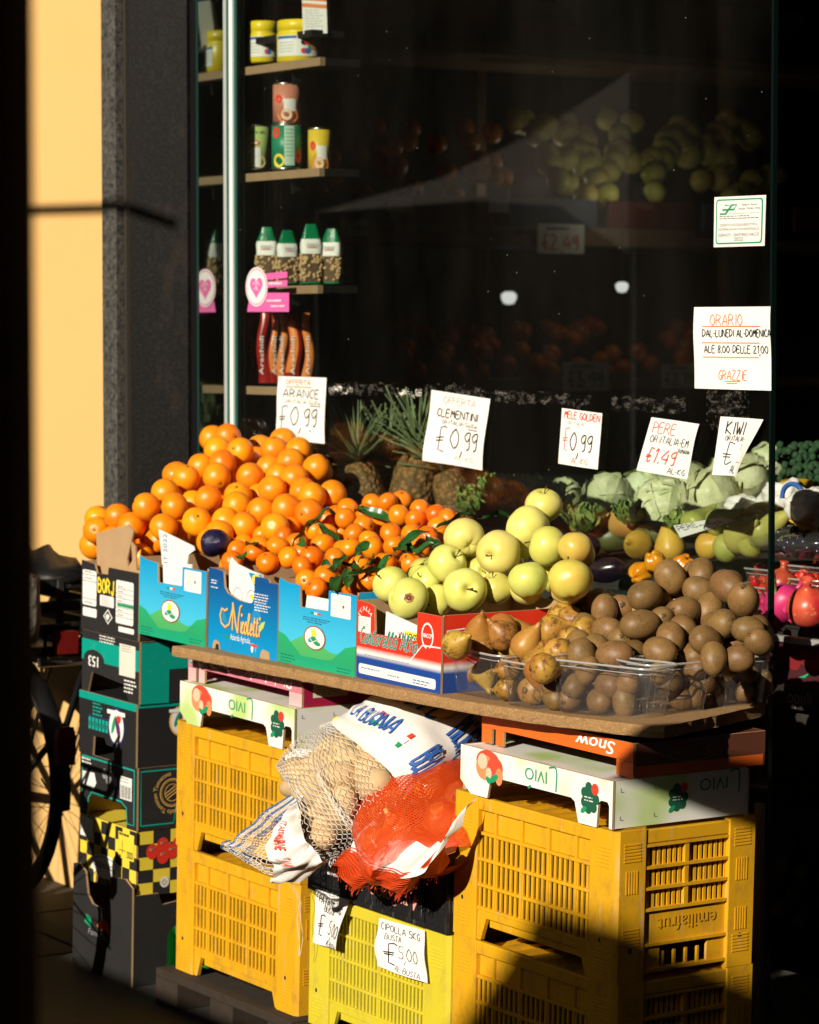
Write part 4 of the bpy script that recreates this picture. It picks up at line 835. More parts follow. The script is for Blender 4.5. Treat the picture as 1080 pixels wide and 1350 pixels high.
def place(name, meshes, pts, lab, cat, group, r0, F=MS, seed=1, up=None, stems=None, pick=None):
    r = random.Random(seed); made = []
    for i, (p, rad) in enumerate(pts):
        o = bpy.data.objects.new(name, meshes[pick(i) if pick else i % len(meshes)]); COL.objects.link(o)
        rot = rand_rot(r) if up is None else up(i, r); sc = rad / r0
        o.matrix_world = F @ Matrix.Translation(p) @ rot @ Matrix.Diagonal((sc, sc, sc, 1))
        tag(o, lab(p, i) if callable(lab) else lab, cat, group)
        if stems:
            s = bpy.data.objects.new('stem', stems[i % len(stems)]); COL.objects.link(s); s.parent = o
        made.append(o)
    return made

# oranges
C4 = (90, 540, 2.769); C5 = (400, 600, 2.7); C6 = (640, 600, 2.4545)
OR = conv('527,105,38;583,100,40;545,148,43;628,152,46;565,195,44;485,210,38;430,252,48;395,240,40;355,302,48;468,300,40;543,245,52;510,325,50;590,275,42;665,245,52;700,140,38;752,145,46;683,180,38;735,215,44;813,190,48;843,150,44;785,115,38;908,213,46;828,252,48;745,292,52;770,245,38;890,318,50;965,310,44;620,315,50;540,370,47;615,350,50;704,370,44;797,362,56;642,425,52;470,410,55;430,385,42;390,355,52;350,430,46;285,355,52;232,425,50;182,390,48;105,440,48;110,400,40;163,475,48;270,468,42;225,510,42;262,540,42;410,455,44;755,430,46;880,378,40;550,455,50;455,345,40;300,420,38;660,195,38;600,225,38;700,320,40;860,300,38;185,520,38;330,480,40;575,410,40', *C4)
PO = plane3(V((-1.80, .07, 1.125)), V((-2.05, .56, 1.318)), V((-1.62, .55, 1.24)))
po = settle(OR, PO, (.0355, .0415), front=.036)
OM = [citrus('orange', .0375, MORA, .96 + .03 * (i % 3), i) for i in range(4)]
def lab_o(p, i):
    if p.x < -1.97 and p.y < .22: return 'orange in the heap above the black carton at the far left'
    if p.z > 1.26: return 'orange near the top of the heap, leaning on the window glass'
    if p.y < .16: return 'orange in the front of the heap behind the sky blue carton'
    return 'orange in the middle slope of the big heap'
place('orange', OM, po, lab_o, 'orange', 'oranges heaped in the left cartons', .0375, seed=3, up=toward)
place('orange', OM, fill(po, .045, (.034, .038), 5, 2), 'orange half hidden underneath the heap in the left cartons', 'orange', 'oranges underneath the heap', .0375, seed=4)
# clementines
CL = conv('590,505,36;620,515,40;600,555,38;680,520,37;712,460,40;668,475,32;727,560,42;765,500,42;805,540,42;785,465,34;835,490,36;855,575,42;885,540,42;870,625,42;910,655,42;928,495,45;945,455,38;900,440,36;860,410,36;815,430,36;940,605,45;995,445,35;940,400,40;955,365,34;640,490,34;700,500,34;975,545,40;920,560,36;850,530,34', *C4) + \
     conv('150,225,36;215,255,40;180,280,40;88,285,38;70,320,45;30,365,42;15,395,36;235,305,40;312,280,40;340,215,40;280,230,38;220,212,34;300,170,34;245,175,32;158,190,36;400,230,40;472,212,38;415,195,34;515,228,34;385,285,42;325,325,37;245,330,38;165,330,38;415,335,38;380,382,42;445,290,34;45,475,42;80,430,45;15,440,34;235,445,38;185,455,34;135,260,34;480,260,36;460,330,34;110,215,34;60,250,34;350,340,34;290,385,36;130,400,36;200,395,36;120,350,34;540,245,34;350,160,32;500,300,34;20,330,34;275,335,34', *C5)
PC = plane3(V((-1.30, .07, 1.075)), V((-.98, .07, 1.07)), V((-1.35, .50, 1.19)))
pc = settle(CL, PC, (.0265, .0305), front=.012)
CM = [citrus('clementine', .028, MCLE, .86 + .03 * (i % 3), 10 + i) for i in range(4)]
def lab_c(p, i):
    if p.y > .36: return 'clementine in the back rows of the heap, near the window glass'
    if p.y < .16: return 'clementine at the front edge of the heap behind the blue cartons'
    return 'clementine in the middle of the leafy heap'
place('clementine', CM, pc, lab_c, 'clementine', 'clementines heaped in the blue cartons', .028, seed=5, up=toward)
place('clementine', CM, fill(pc, .035, (.026, .029), 6, 1, .022), 'clementine half hidden underneath the leafy heap', 'clementine', 'clementines underneath the heap', .028, seed=6)
# leaves of the clementines
k = NT('citrus_leaf'); c = k.mix(k.noise(90, 3), (.010, .055, .012), (.03, .12, .02)); k.base(k.rand(c, .02, .3)); k.p.inputs['Roughness'].default_value = .3; LEAF = k.m
def leaf_me(L, w, seed):
    r = random.Random(seed); b = r.uniform(.1, .5); mb = MB()
    def f(u, v):
        t = v; x = (u - .5) * w * math.sin(math.pi * min(1, t * .97 + .02)) ** .8; return V((x, t * L, -b * L * t * t + abs(u - .5) * w * .35 + .004 * math.sin(9 * t + seed)))
    mb.grid(f, 6, 12, LEAF); mb.tube([(0, -.012, .002), (0, 0, 0), (0, L * .5, -b * L * .25)], [.0012, .001, .0005], MCAL, 5); return mb.mesh('leaf')
LM = [leaf_me(.07 + .012 * (i % 3), .026 + .004 * (i % 2), i) for i in range(5)]
LV = [(x, y) for x, y, _ in conv('35,245,1;95,195,1;210,190,1;130,380,1;110,410,1;185,360,1;155,415,1;165,430,1;250,370,1;215,395,1;315,360,1;365,310,1;340,330,1;440,290,1;425,385,1;465,320,1;480,265,1;370,345,1;640,225,1;125,430,1;205,420,1', *C5)] + [(x, y) for x, y, _ in conv('910,425,1;950,370,1;640,545,1;865,500,1;940,550,1;985,580,1;1060,360,1;685,490,1', *C4)]
rr = random.Random(11)
nP = PC[1] if PC[1].z > 0 else -PC[1]
for i, (px, py) in enumerate(LV):
    p = atp(px, py, PC[0] + nP * .030 + V((0, -.006, 0)), PC[1]); o = bpy.data.objects.new('citrus_leaf', LM[i % 5]); COL.objects.link(o)
    o.matrix_world = MS @ Matrix.Translation(p) @ Matrix.Rotation(.42, 4, 'X') @ Matrix.Rotation(rr.uniform(0, 6.28), 4, 'Z') @ Matrix.Rotation(rr.uniform(-.5, .3), 4, 'X') @ Matrix.Rotation(rr.uniform(-.7, .7), 4, 'Y')
    tag(o, 'dark green citrus leaf lying among the clementines', 'leaf', 'leaves among the clementines')
# apples
MAPP = peel('golden_apple_skin', (.64, .60, .12), (.74, .68, .20), .42, 120, .08, ((.36, .30, .06), 95, .64), .08, .022, .45); MAPG = peel('green_apple_skin', (.50, .53, .09), (.64, .63, .15), .36, 120, .06, ((.62, .62, .25), 90, .68), .08, .02, .45); MAPR = peel('blushed_apple_skin', (.58, .52, .09), (.60, .38, .07), .36, 120, .06, ((.62, .55, .22), 90, .66), .08, .01, .45)
AP = conv('855,180,67,1;798,258,80,0;868,325,72,1;968,330,62,2;695,348,82,0;573,295,74,0;512,385,70,0;950,445,80,2;798,445,72,1;575,480,80,0;685,475,62,1;375,510,77,0;310,460,66,0;440,450,58,1;612,400,55,0;475,520,56,0;430,425,50,1;640,420,56,1;760,330,50,0;905,400,50,1', *C5)
PA = plane3(V((-.80, .075, 1.085)), V((-.62, .42, 1.262)), V((-.46, .24, 1.14)))
pa = settle(AP, PA, (.037, .049), back=.62, front=.010)
AM = [apple_me('apple', .042, m, 3 + i) for i, m in enumerate((MAPP, MAPG, MAPR))]; AS = [stem_me(.042, i, .022) for i in range(4)]
LA = ['pale green yellow apple at the very top of the apple heap', 'large golden apple just under the topmost one', 'green yellow apple right of the largest golden ones near the top', 'russet brown blushed apple behind the upper right of the heap', 'big golden apple in the middle of the heap with a dark stalk end', 'golden apple at the upper left beside the clementines', 'golden apple left of the middle, behind the front row', 'green apple with a red blush at the right end of the heap', 'upright green apple in the front on the right, stalk up', 'golden apple lying on its side in the middle front', 'smaller green apple half hidden beside the upright one', 'golden apple in the front left with a round brown rot spot', 'pale golden apple at the left end, next to the leaves']
AR = {8: (.1, -.25), 0: (.2, .3), 7: (-.2, -.4), 11: (-1.9, .3), 9: (1.2, 1.1), 4: (1.7, .4), 10: (.4, .1)}
def up_a(i, r):
    a, b = AR.get(i, (r.uniform(-1.2, 1.2), r.uniform(-1.2, 1.2))); return Matrix.Rotation(a, 4, 'X') @ Matrix.Rotation(b, 4, 'Y') @ Matrix.Rotation(r.uniform(0, 6), 4, 'Z')
apples = place('apple', AM, pa, lambda p, i: LA[i] if i < len(LA) else 'golden green apple half hidden underneath the apple heap', 'apple', 'apples heaped in the red carton', .042, up=up_a, seed=8, stems=AS, pick=lambda i: int(AP[i][3]))
place('apple', AM[:2], fill(pa, .05, (.037, .042), 9, 1), 'golden green apple half hidden underneath the apple heap', 'apple', 'apples heaped in the red carton', .042, seed=9)
# the rot spot: a brown ring on the skin of the front left apple
p, r_ = pa[11]; I = apples[11].matrix_world.inverted(); q = I @ (MS @ p); d = (I.to_3x3() @ (CAM - MS @ p + UZ * .15)).normalized()
mb = MB(); e1 = d.orthogonal().normalized(); e2 = d.cross(e1)
for rr_, m, z in ((.0095, M('rot_rim', (.34, .13, .03), .6), .0420), (.0055, M('rot_core', (.10, .03, .012), .7), .0426), (.002, M('rot_rim', (.34, .13, .03), .6), .0431)):
    mb.add([(d * z * .985 + (e1 * math.cos(t * .393) + e2 * math.sin(t * .393)) * rr_ * (1 + .12 * math.sin(t * 2.3))) for t in range(16)], [list(range(16))], m)
mb.build('rot_spot', apples[11])
# flaps behind the apples
mb = MB(); a = atp(585, 800, V((0, .05, 0)), V((0, 1, 0))); mb.extr([(0, 0), (.42, .03), (.44, .055), (.42, .075), (.03, .055)], 0, .005, KRAFT, lambda u, v, hh: (-.60 + u * .8, .30 - hh + u * .25, 1.03 + v)); o = mb.build('cardboard_flap', mw=MS)
tag(o, 'loose kraft cardboard edge between the apples and the pears', 'cardboard')

# clear punnets
k = NT('clear_plastic'); k.n.remove(k.p); t = k.add('ShaderNodeBsdfTransparent'); t.inputs[0].default_value = (.95, .95, .95, 1); g = k.add('ShaderNodeBsdfGlossy'); g.inputs['Roughness'].default_value = .12
d = k.add('ShaderNodeBsdfDiffuse'); d.inputs[0].default_value = (.8, .8, .8, 1); lw = k.add('ShaderNodeLayerWeight'); lw.inputs[0].default_value = .35
a_ = k.add('ShaderNodeMixShader'); a_.inputs[0].default_value = .03; k.ln(t.outputs[0], a_.inputs[1]); k.ln(d.outputs[0], a_.inputs[2])
q_ = k.add('ShaderNodeMath', operation='MULTIPLY_ADD'); q_.inputs[1].default_value = .45; q_.inputs[2].default_value = .02; k.ln(lw.outputs['Facing'], q_.inputs[0])
b_ = k.add('ShaderNodeMixShader'); k.ln(q_.outputs[0], b_.inputs[0]); k.ln(a_.outputs[0], b_.inputs[1]); k.ln(g.outputs[0], b_.inputs[2]); k.ln(b_.outputs[0], k.out.inputs[0]); CLEAR = k.m
k = NT('punnet_rim_plastic'); k.n.remove(k.p); t = k.add('ShaderNodeBsdfTransparent'); d = k.add('ShaderNodeBsdfGlossy'); d.inputs['Roughness'].default_value = .25; d2 = k.add('ShaderNodeBsdfDiffuse'); d2.inputs[0].default_value = (.8, .8, .78, 1); m1 = k.add('ShaderNodeMixShader'); k.ln(d.outputs[0], m1.inputs[1]); k.ln(d2.outputs[0], m1.inputs[2]); m2 = k.add('ShaderNodeMixShader'); m2.inputs[0].default_value = .62; k.ln(t.outputs[0], m2.inputs[1]); k.ln(m1.outputs[0], m2.inputs[2]); k.ln(m2.outputs[0], k.out.inputs[0]); RIMP = k.m
def rrect(w, d, r, n=5):
    P = []
    for cx, cy_, a in ((w / 2 - r, -d / 2 + r, -90), (w / 2 - r, d / 2 - r, 0), (-w / 2 + r, d / 2 - r, 90), (-w / 2 + r, -d / 2 + r, 180)):
        P += [(cx + r * math.cos(R_(a + 90 * k / (n - 1))), cy_ + r * math.sin(R_(a + 90 * k / (n - 1)))) for k in range(n)]
    return P
def punnet(mw, w, d, h, label):
    root = thing('punnet', label, 'punnet', mw, 'clear plastic punnets on the board'); mb = MB(); n = 40; rings = []
    for t in (0, .04, .35, .7, 1.0):
        s = .86 + .14 * t; P = rrect(w * s, d * s, .028, 10); rings.append([(x, y, .001 + t * h) for x, y in P])
    vs = [p for R in rings for p in R]; fs = [(j * n + i, j * n + (i + 1) % n, (j + 1) * n + (i + 1) % n, (j + 1) * n + i) for j in range(4) for i in range(n)] + [tuple(range(n))[::-1]]
    mb.add(vs, fs, CLEAR, True)
    for i in range(0, n):
        if i % 3 == 0: x, y, _ = rings[0][i]; x2, y2, _ = rings[4][i]; mb.tube([(x * 1.003, y * 1.003, .004), (x2 * 1.002, y2 * 1.002, h * .94)], .0007, CLEAR, 4)
    mb.build('tub', root); mb = MB(); P = rrect(w + .006, d + .006, .031, 10); mb.tube([(x, y, h) for x, y in P], .0024, RIMP, 8, closed=True); P = rrect(w - .002, d - .002, .031, 10); mb.tube([(x, y, h - .011) for x, y in P], .0010, RIMP, 6, closed=True); mb.build('rim', root); return root
def pun_px(a, b, d, h, label, long=None):
    A = atz(*a, bz(atz(*a, .9).x)); B = atz(*b, bz(atz(*b, .9).x)); A.z = B.z = 0
    yaw = math.atan2(B.y - A.y, B.x - A.x); w = (long or (B - A).length / .86); mid = (A + B) / 2 + V((-math.sin(yaw), math.cos(yaw), 0)) * d * .43
    return punnet(MS @ Matrix.Translation((mid.x, mid.y, bz(mid.x) + .001)) @ Matrix.Rotation(yaw, 4, 'Z'), w, d, h, label), (A, B, yaw)
pn1 = pun_px((594, 912), (657, 924), .12, .095, 'clear punnet of brown pears beside the red carton'); pn2 = pun_px((663, 929), (723, 938), .12, .090, 'clear punnet of russet pears in the middle of the board front')
pn3 = pun_px((730, 940), (848, 950), .115, .104, 'clear punnet of kiwis at the near corner of the board'); pn4 = pun_px((857, 945), (935, 938), .115, .102, 'clear punnet of kiwis second from the board end'); pn5 = pun_px((942, 934), (1012, 929), .115, .102, 'clear punnet of kiwis at the right end of the board')
# pears
MPR = peel('russet_pear_skin', (.28, .125, .024), (.44, .23, .04), .42, 160, .2, ((.10, .042, .011), 40, .49), .14, .012, .4); MPY = peel('speckled_yellow_pear_skin', (.47, .30, .045), (.35, .165, .03), .42, 160, .2, ((.13, .055, .014), 44, .50), .12, .012, .4); MPB = peel('brown_pear_skin', (.32, .11, .025), (.42, .20, .04), .38, 160, .15, ((.20, .08, .02), 80, .6), .1, .01, .4)
PM = [pear_me('pear', .034, m, 5 + i, n) for i, (m, n) in enumerate(((MPY, .25), (MPR, .4), (MPB, .55), (MPY, .45)))]; PS = [stem_me(.034, 20 + i, .018, .0016, 2.2) for i in range(3)]
PE = conv('155,503,45,0;248,483,45,0;215,455,40,0;210,565,50,1;275,535,46,0;310,520,45,1;60,585,50,1;130,618,50,2;320,570,42,0;235,640,42,0;190,690,46,0;100,560,40,1;25,570,42,2;280,600,40,1;330,480,38,0;20,620,44,3', *C6) + conv('615,598,50,2;545,675,50,3;625,672,50,0;560,620,44,2', *C5)
PP = plane3(at(610, 832, .06), at(700, 850, .09), at(740, 797, .36))
pp = [(V((max(p.x, -.552), p.y, p.z)), r) for p, r in settle(PE, PP, (.032, .040), back=.60)]
place('pear', PM, pp, lambda p, i: 'speckled brown pear heaped above the clear punnets, left of the kiwis', 'pear', 'pears heaped beside the kiwis', .034, seed=12, stems=None, pick=lambda i: int(PE[i][3]))
place('pear', PM, [(p, r) for p, r in fill(pp, .045, (.028, .033), 13, 1) if p.x > -.545], 'speckled brown pear half hidden underneath the pear heap', 'pear', 'pears underneath the heap', .034, seed=13)
def inside(pn, L, lim, off=.042):
    A, B, yaw = pn[1]; n = V((-math.sin(yaw), math.cos(yaw), 0)); out = []
    for px, py, rp, *_ in L:
        p = atp(px, py, V((A.x, A.y, .9)) + n * off, n); p.z = max(p.z, bz(p.x) + lim[0] + .002); out.append((p, min(max(rp / FPX * 5.9, lim[0]), lim[1])))
    return out
i1 = inside(pn1, conv('565,790,60,2;645,775,52,3;530,740,40,2', *C5), (.027, .036)); i2 = inside(pn2, conv('835,745,58,0;735,760,50,0;815,840,56,0;730,850,48,1;870,800,44,0', *C5), (.026, .034))
place('pear', PM, i1, 'reddish brown pear inside the clear punnet next to the red carton', 'pear', 'pears inside the punnets', .034, seed=14, pick=lambda i: (2, 3, 2)[i], up=lambda i, r: Matrix.Rotation((1.3, 2.6, .6)[i], 4, 'Y') @ Matrix.Rotation(r.uniform(-.4, .4), 4, 'X'), stems=PS)
place('pear', PM, i2, 'yellow speckled pear inside the second clear punnet', 'pear', 'pears inside the punnets', .034, seed=15, pick=lambda i: i % 2)
# kiwis
k = NT('kiwi_skin'); c = k.mix(k.ramp(k.noise(35, 5), .35, .68), (.125, .068, .023), (.225, .125, .041)); c = k.mix(k.ramp(k.noise(700, 4, .7, (1, 1, .25)), .45, .75), c, (.29, .17, .06)); k.base(k.rand(c, .008, .18)); k.p.inputs['Roughness'].default_value = .46; k.p.inputs['Specular IOR Level'].default_value = .35; k.bump(k.noise(800, 4, .7, (1, 1, .3)), .35, .0008); MKW = k.m
KM = [kiwi_me('kiwi', .0275, MKW, i, 1.15 + .05 * i) for i in range(4)]
KW = conv('597,395,56;697,383,48;785,425,56;835,468,52;517,455,56;690,437,46;620,455,48;440,495,48;385,500,46;645,505,50;725,497,48;502,548,54;570,530,44;395,568,48;330,560,46;440,600,48;600,592,50;640,560,44;765,547,52;715,603,50;850,565,48;565,635,48;310,655,50;420,650,50;805,610,42;885,605,42;670,645,44;300,610,46;510,605,46;370,470,44;560,480,44;470,640,44;480,570,42;360,620,44;250,650,40;740,660,42;820,660,42;350,540,40;555,580,42;700,550,42;880,560,40;800,580,42;630,610,42', *C6)
PK = plane3(V((-.30, .13, 1.02)), V((-.26, .44, 1.165)), V((-.06, .40, 1.115)))
pk = settle(KW, PK, (.0275, .0335), back=.63)
place('kiwi', KM, pk, lambda p, i: 'fuzzy brown kiwi high in the heap, near the window glass' if p.y > .4 else 'fuzzy brown kiwi in the front slope of the heap' if p.y < .22 else 'fuzzy brown kiwi in the middle of the heap', 'kiwi', 'kiwis heaped on the right of the board', .0275, seed=16, up=toward)
place('kiwi', KM, fill(pk, .04, (.025, .028), 17, 1, .02), 'fuzzy brown kiwi half hidden underneath the heap', 'kiwi', 'kiwis underneath the heap', .0275, seed=17)
for pn, s, lab in ((pn3, '290,750,46;400,745,48;370,820,54;278,825,42;225,800,42;230,745,40;450,800,44;330,700,42;460,740,40', 'fuzzy brown kiwi inside the clear punnet at the near corner'), (pn4, '595,740,46;680,690,42;670,780,42;570,705,42;630,800,40;700,740,40', 'fuzzy brown kiwi inside the second punnet from the board end'), (pn5, '770,715,44;840,700,45;830,775,42;765,780,40;890,720,42;885,775,40', 'fuzzy brown kiwi inside the punnet at the right end of the board')):
    place('kiwi', KM, inside(pn, conv(s, *C6), (.0245, .0285), .036), lab, 'kiwi', 'kiwis inside the punnets', .0275, seed=18)
# blue paper wrap on the oranges
mb = MB(); k = NT('blue_foil_wrap'); c = k.mix(k.noise(60, 5), (.006, .005, .022), (.022, .018, .075)); k.base(c); k.p.inputs['Roughness'].default_value = .25; k.bump(k.noise(70, 5), .8, .006)
mb.lathe(sphere_prof(.036, 14, .9, .2, .2), k.m, 22, wob(5, .25)); p = atp(283, 715, PO[0] + V((0, -.045, -.005)), PO[1]); o = mb.build('wrapped_orange', mw=MS @ Matrix.Translation(p)); tag(o, 'orange wrapped in dark blue foil paper behind the sky blue carton', 'orange')

# ------------------------------------------------------------------ paper signs
def sign(name, label, px, F, y, lines, curl=(), mat=PAPER, cat='price sign', group='handwritten price signs', gap=.0, tape=False, n=16):
    c = [at(px[i], px[i + 1], y, F) for i in (0, 2, 4, 6)]                 # tl tr br bl
    W_ = ((c[1] - c[0]).length + (c[2] - c[3]).length) / 2; H_ = ((c[3] - c[0]).length + (c[2] - c[1]).length) / 2
    def off(s, t): return gap + sum(a * math.exp(-((s - cs) / ws) ** 2 - ((t - ct) / wt) ** 2) for a, cs, ws, ct, wt in curl)
    def T(u, v, h):
        s, t = u / W_, 1 - v / H_; p = (c[0] * (1 - s) + c[1] * s) * (1 - t) + (c[3] * (1 - s) + c[2] * s) * t
        return p + V((0, -(off(min(1, max(0, s)), min(1, max(0, t))) + h), 0))
    mb = MB(); mb.grid(lambda u, v: T(u * W_, v * H_, 0), n, n, mat); mb.grid(lambda u, v: T(u * W_, v * H_, -.0005), n, n, mat); o = mb.build(name, mw=F); tag(o, label, cat, group)
    by = {}
    for t, u, v, sz, ik, *k in lines:
        k = k[0] if k else {}
        b = by.setdefault(ik.name, MB())
        if t == '_': b.rib([(u * W_ + (sz * W_ - u * W_) * i / 12, H_ * (1 - v + (k.get('dy', 0)) * i / 12)) for i in range(13)], k.get('w', .0022), ik, T, .0014)
        elif t == '*': b.rib([(a * W_, H_ * (1 - b_)) for a, b_ in k['p']], k.get('w', .002), ik, T, .0014)
        else: write(b, T, t, u * W_, H_ * (1 - v), sz * H_, ik, .0012, k.get('w', .11), fit=k.get('fit') and k['fit'] * W_, rot=k.get('rot', 0), jit=k.get('jit', .25), slant=k.get('slant', .03), seed=k.get('seed'))
    for nme, b in by.items(): b.build('lettering', o, mw=F)
    return o
GW = YG - .002
def euro(u, v0, v1, w, ik, wd=.0028): # tall bracket like euro sign
    return [('*', 0, 0, 0, ik, {'p': [(u + w * 2.0, v0 + .02), (u + w * 1.5, v0 - .01), (u + w * .7, v0 + .02), (u + w * .7, (v0 + v1) / 2), (u + w * .65, v1 - .02), (u + w * 1.7, v1)], 'w': wd}), ('*', 0, 0, 0, ik, {'p': [(u, (v0 + v1) / 2 - .01), (u + w * 1.5, (v0 + v1) / 2 - .03)], 'w': wd}), ('*', 0, 0, 0, ik, {'p': [(u + w * .1, (v0 + v1) / 2 + .03), (u + w * 1.4, (v0 + v1) / 2 + .015)], 'w': wd})]
U_ = lambda a, b, v, ik, w=.0022, dy=0: ('_', a, v, b, ik, {'w': w, 'dy': dy})
sign('paper_sign', 'white paper sign on the glass for ARANCE at 0,99, above the oranges', (368, 496, 431, 498, 431, 585, 365, 577), ID, GW,
     [('OFFERTA', .17, .125, .075, ORI, {'fit': .52, 'w': .16}), U_(.17, .70, .16, ORI), ('ARANCE', .13, .325, .125, BLK, {'fit': .76, 'w': .13}), ('OR:ITALIA-Sicilia', .18, .42, .055, BLK, {'fit': .74, 'w': .12}), U_(.68, .92, .445, BLK, .0018),
      *euro(.06, .47, .86, .09, BLK), ('0,99', .30, .76, .29, BLK, {'fit': .58, 'w': .072, 'jit': .15}), ('AL KG', .44, .93, .05, PNK, {'fit': .24})], [(.010, .5, .5, 1.0, .4), (.004, .0, .3, .3, .3), (.006, 1, .25, .6, .5)])
sign('paper_sign', 'white paper sign on the glass for CLEMENTINI at 0,99, above the clementines', (569, 514, 647, 526, 639, 620, 562, 607), ID, GW,
     [('OFFERTA', .23, .155, .095, PNK, {'fit': .56, 'w': .10}), ('CLEMENTINI', .14, .345, .105, BLK, {'fit': .72, 'w': .16}), ('OR:ITALIA-Sicilia', .23, .44, .055, BLK, {'fit': .63, 'w': .12}), U_(.69, .87, .47, BLK, .0018),
      *euro(.18, .48, .83, .08, BLK), ('0,99', .40, .76, .27, BLK, {'fit': .52, 'w': .072, 'jit': .15}), ('AL KG', .50, .92, .06, PNK, {'fit': .34})], [(.012, 0, .35, .9, .4), (.010, 1, .3, .7, .5)])
sign('paper_sign', 'small white sign on the glass for MELE GOLDEN at 0,99, above the cabbages', (741, 538, 794, 545, 789, 619, 737, 611), ID, GW,
     [('MELE GOLDEN', .08, .16, .12, RED, {'fit': .90, 'w': .14}), ('OR ITALIA', .17, .27, .06, PNK, {'fit': .42}), *euro(.08, .34, .74, .09, RED, .0018), ('0,99', .28, .72, .32, BLK, {'fit': .58, 'w': .075, 'jit': .15}), ('AL-KG', .37, .95, .10, ORI, {'fit': .40, 'w': .1})], [(.006, .5, .5, 1, .5)])
sign('paper_sign', 'tilted white sign on the glass for PERE at 1.49, second from the right edge', (859, 550, 925, 559, 906, 632, 839, 620), ID, GW,
     [('PERE', .10, .265, .19, RED, {'fit': .48, 'w': .07}), ('OR:ITALIA-EM', .10, .44, .125, BLK, {'fit': .82, 'w': .09}), ('ROMAGNA', .72, .56, .07, BLK, {'fit': .24}), ('€1.49', .10, .80, .26, RED, {'fit': .62, 'w': .09, 'slant': .15}), ('AL-KG', .60, .95, .10, BLK, {'fit': .35, 'w': .11})], [(.008, 1, .3, .2, .5)])
sign('paper_sign', 'white sign for KIWI with its right side curling off the glass', (950, 549, 1011, 553, 986, 628, 939, 626), ID, GW,
     [('KIWI', .18, .29, .22, BLK, {'fit': .46, 'w': .10}), ('OR:ITALIA-', .20, .40, .085, BLK, {'fit': .50, 'w': .1}), ('€', .20, .80, .38, BLK, {'fit': .34, 'w': .045}), ('AL', .48, .95, .14, BLK, {'fit': .18, 'w': .09}), U_(.60, .74, .76, RED, .0015), ('1', .62, .56, .12, PNK, {'w': .08})], [(.035, 1.05, .28, .9, .8)])
sign('paper_sign', 'large white opening hours sheet ORARIO on the glass near its right edge', (916, 405, 1017, 404, 1017, 515, 916, 512), ID, GW,
     [('ORARIO', .21, .22, .13, ORI, {'fit': .44, 'w': .09}), U_(.12, .87, .235, ORI), ('DAL-LUNEDI AL-DOMENICA', .12, .36, .085, BLK, {'fit': .90, 'w': .15}), U_(.11, .86, .435, ORI, .0018), ('ALE 8.00 DELLE 21,00', .14, .555, .085, BLK, {'fit': .84, 'w': .14}), U_(.12, .85, .61, ORI, .0018), ('GRAZZIE', .33, .88, .11, ORI, {'fit': .38, 'w': .1}), U_(.42, .62, .90, ORI, .0016), U_(.44, .58, .925, ORI, .0016)],
     [(.004, .0, .2, .3, .3), (.004, 1, .2, .2, .3), (.004, .5, .3, 1, .2)], cat='notice', group='notices on the glass')
hc = sign('paper_sticker', 'square white food safety sticker with green frame on the glass', (942, 260, 1010, 257, 1008, 324, 941, 326), ID, GW, [], mat=LBL, cat='sticker', group='notices on the glass')
c = [at(942, 260, GW, ID), at(1010, 257, GW, ID), at(1008, 324, GW, ID), at(941, 326, GW, ID)]; w = (c[1] - c[0]).length; h = (c[3] - c[0]).length
T = lambda u, v, hh: (c[0] * (1 - u / w) + c[1] * (u / w)) * (v / h) + (c[3] * (1 - u / w) + c[2] * (u / w)) * (1 - v / h) + V((0, -hh, 0))
mb = MB(); mb.rect(.04 * w, .055 * h, .955 * w, .95 * h, GRNI, T, .0006, .008); mb.rect(.065 * w, .085 * h, .93 * w, .92 * h, LBL, T, .0010, .006)
for t, v, s in (('QUESTO LOCALE ADOTTA IL', .41, .05), ('SISTEMA DI AUTOCONTROLLO', .325, .045), ('IGIENICO - SANITARIO HACCP', .205, .06), ('2022', .115, .07)): prnt(mb, T, t, .5 * w, v * h, s * h, BLK, .0014, width=w * (.80 if s < .07 else .18) * (.92 if s == .05 else 1), align='c')
for t, v in (('Bergamo - Brescia', .81), ('Bologna - Modena - Parma', .735)): prnt(mb, T, t, .70 * w, v * h, .04 * h, BLK, .0014, width=w * (.28 if 'Ber' in t else .42), align='c')
mb.rib([(.12 * w, .655 * h), (.24 * w, .655 * h), (.36 * w, .83 * h), (.45 * w, .83 * h), (.40 * w, .74 * h), (.17 * w, .735 * h)], .004, GRNI, T, .0014); mb.rib([(.22 * w, .83 * h), (.34 * w, .825 * h), (.23 * w, .66 * h)], .003, GRNI, T, .0018)
greek(mb, T, .12 * w, .60 * h, .76 * w, 2, .045 * h, BLK, .0014, .0016); mb.rect(.3 * w, .655 * h, .88 * w, .662 * h, GRNI, T, .0014); mb.build('print', hc, mw=ID)
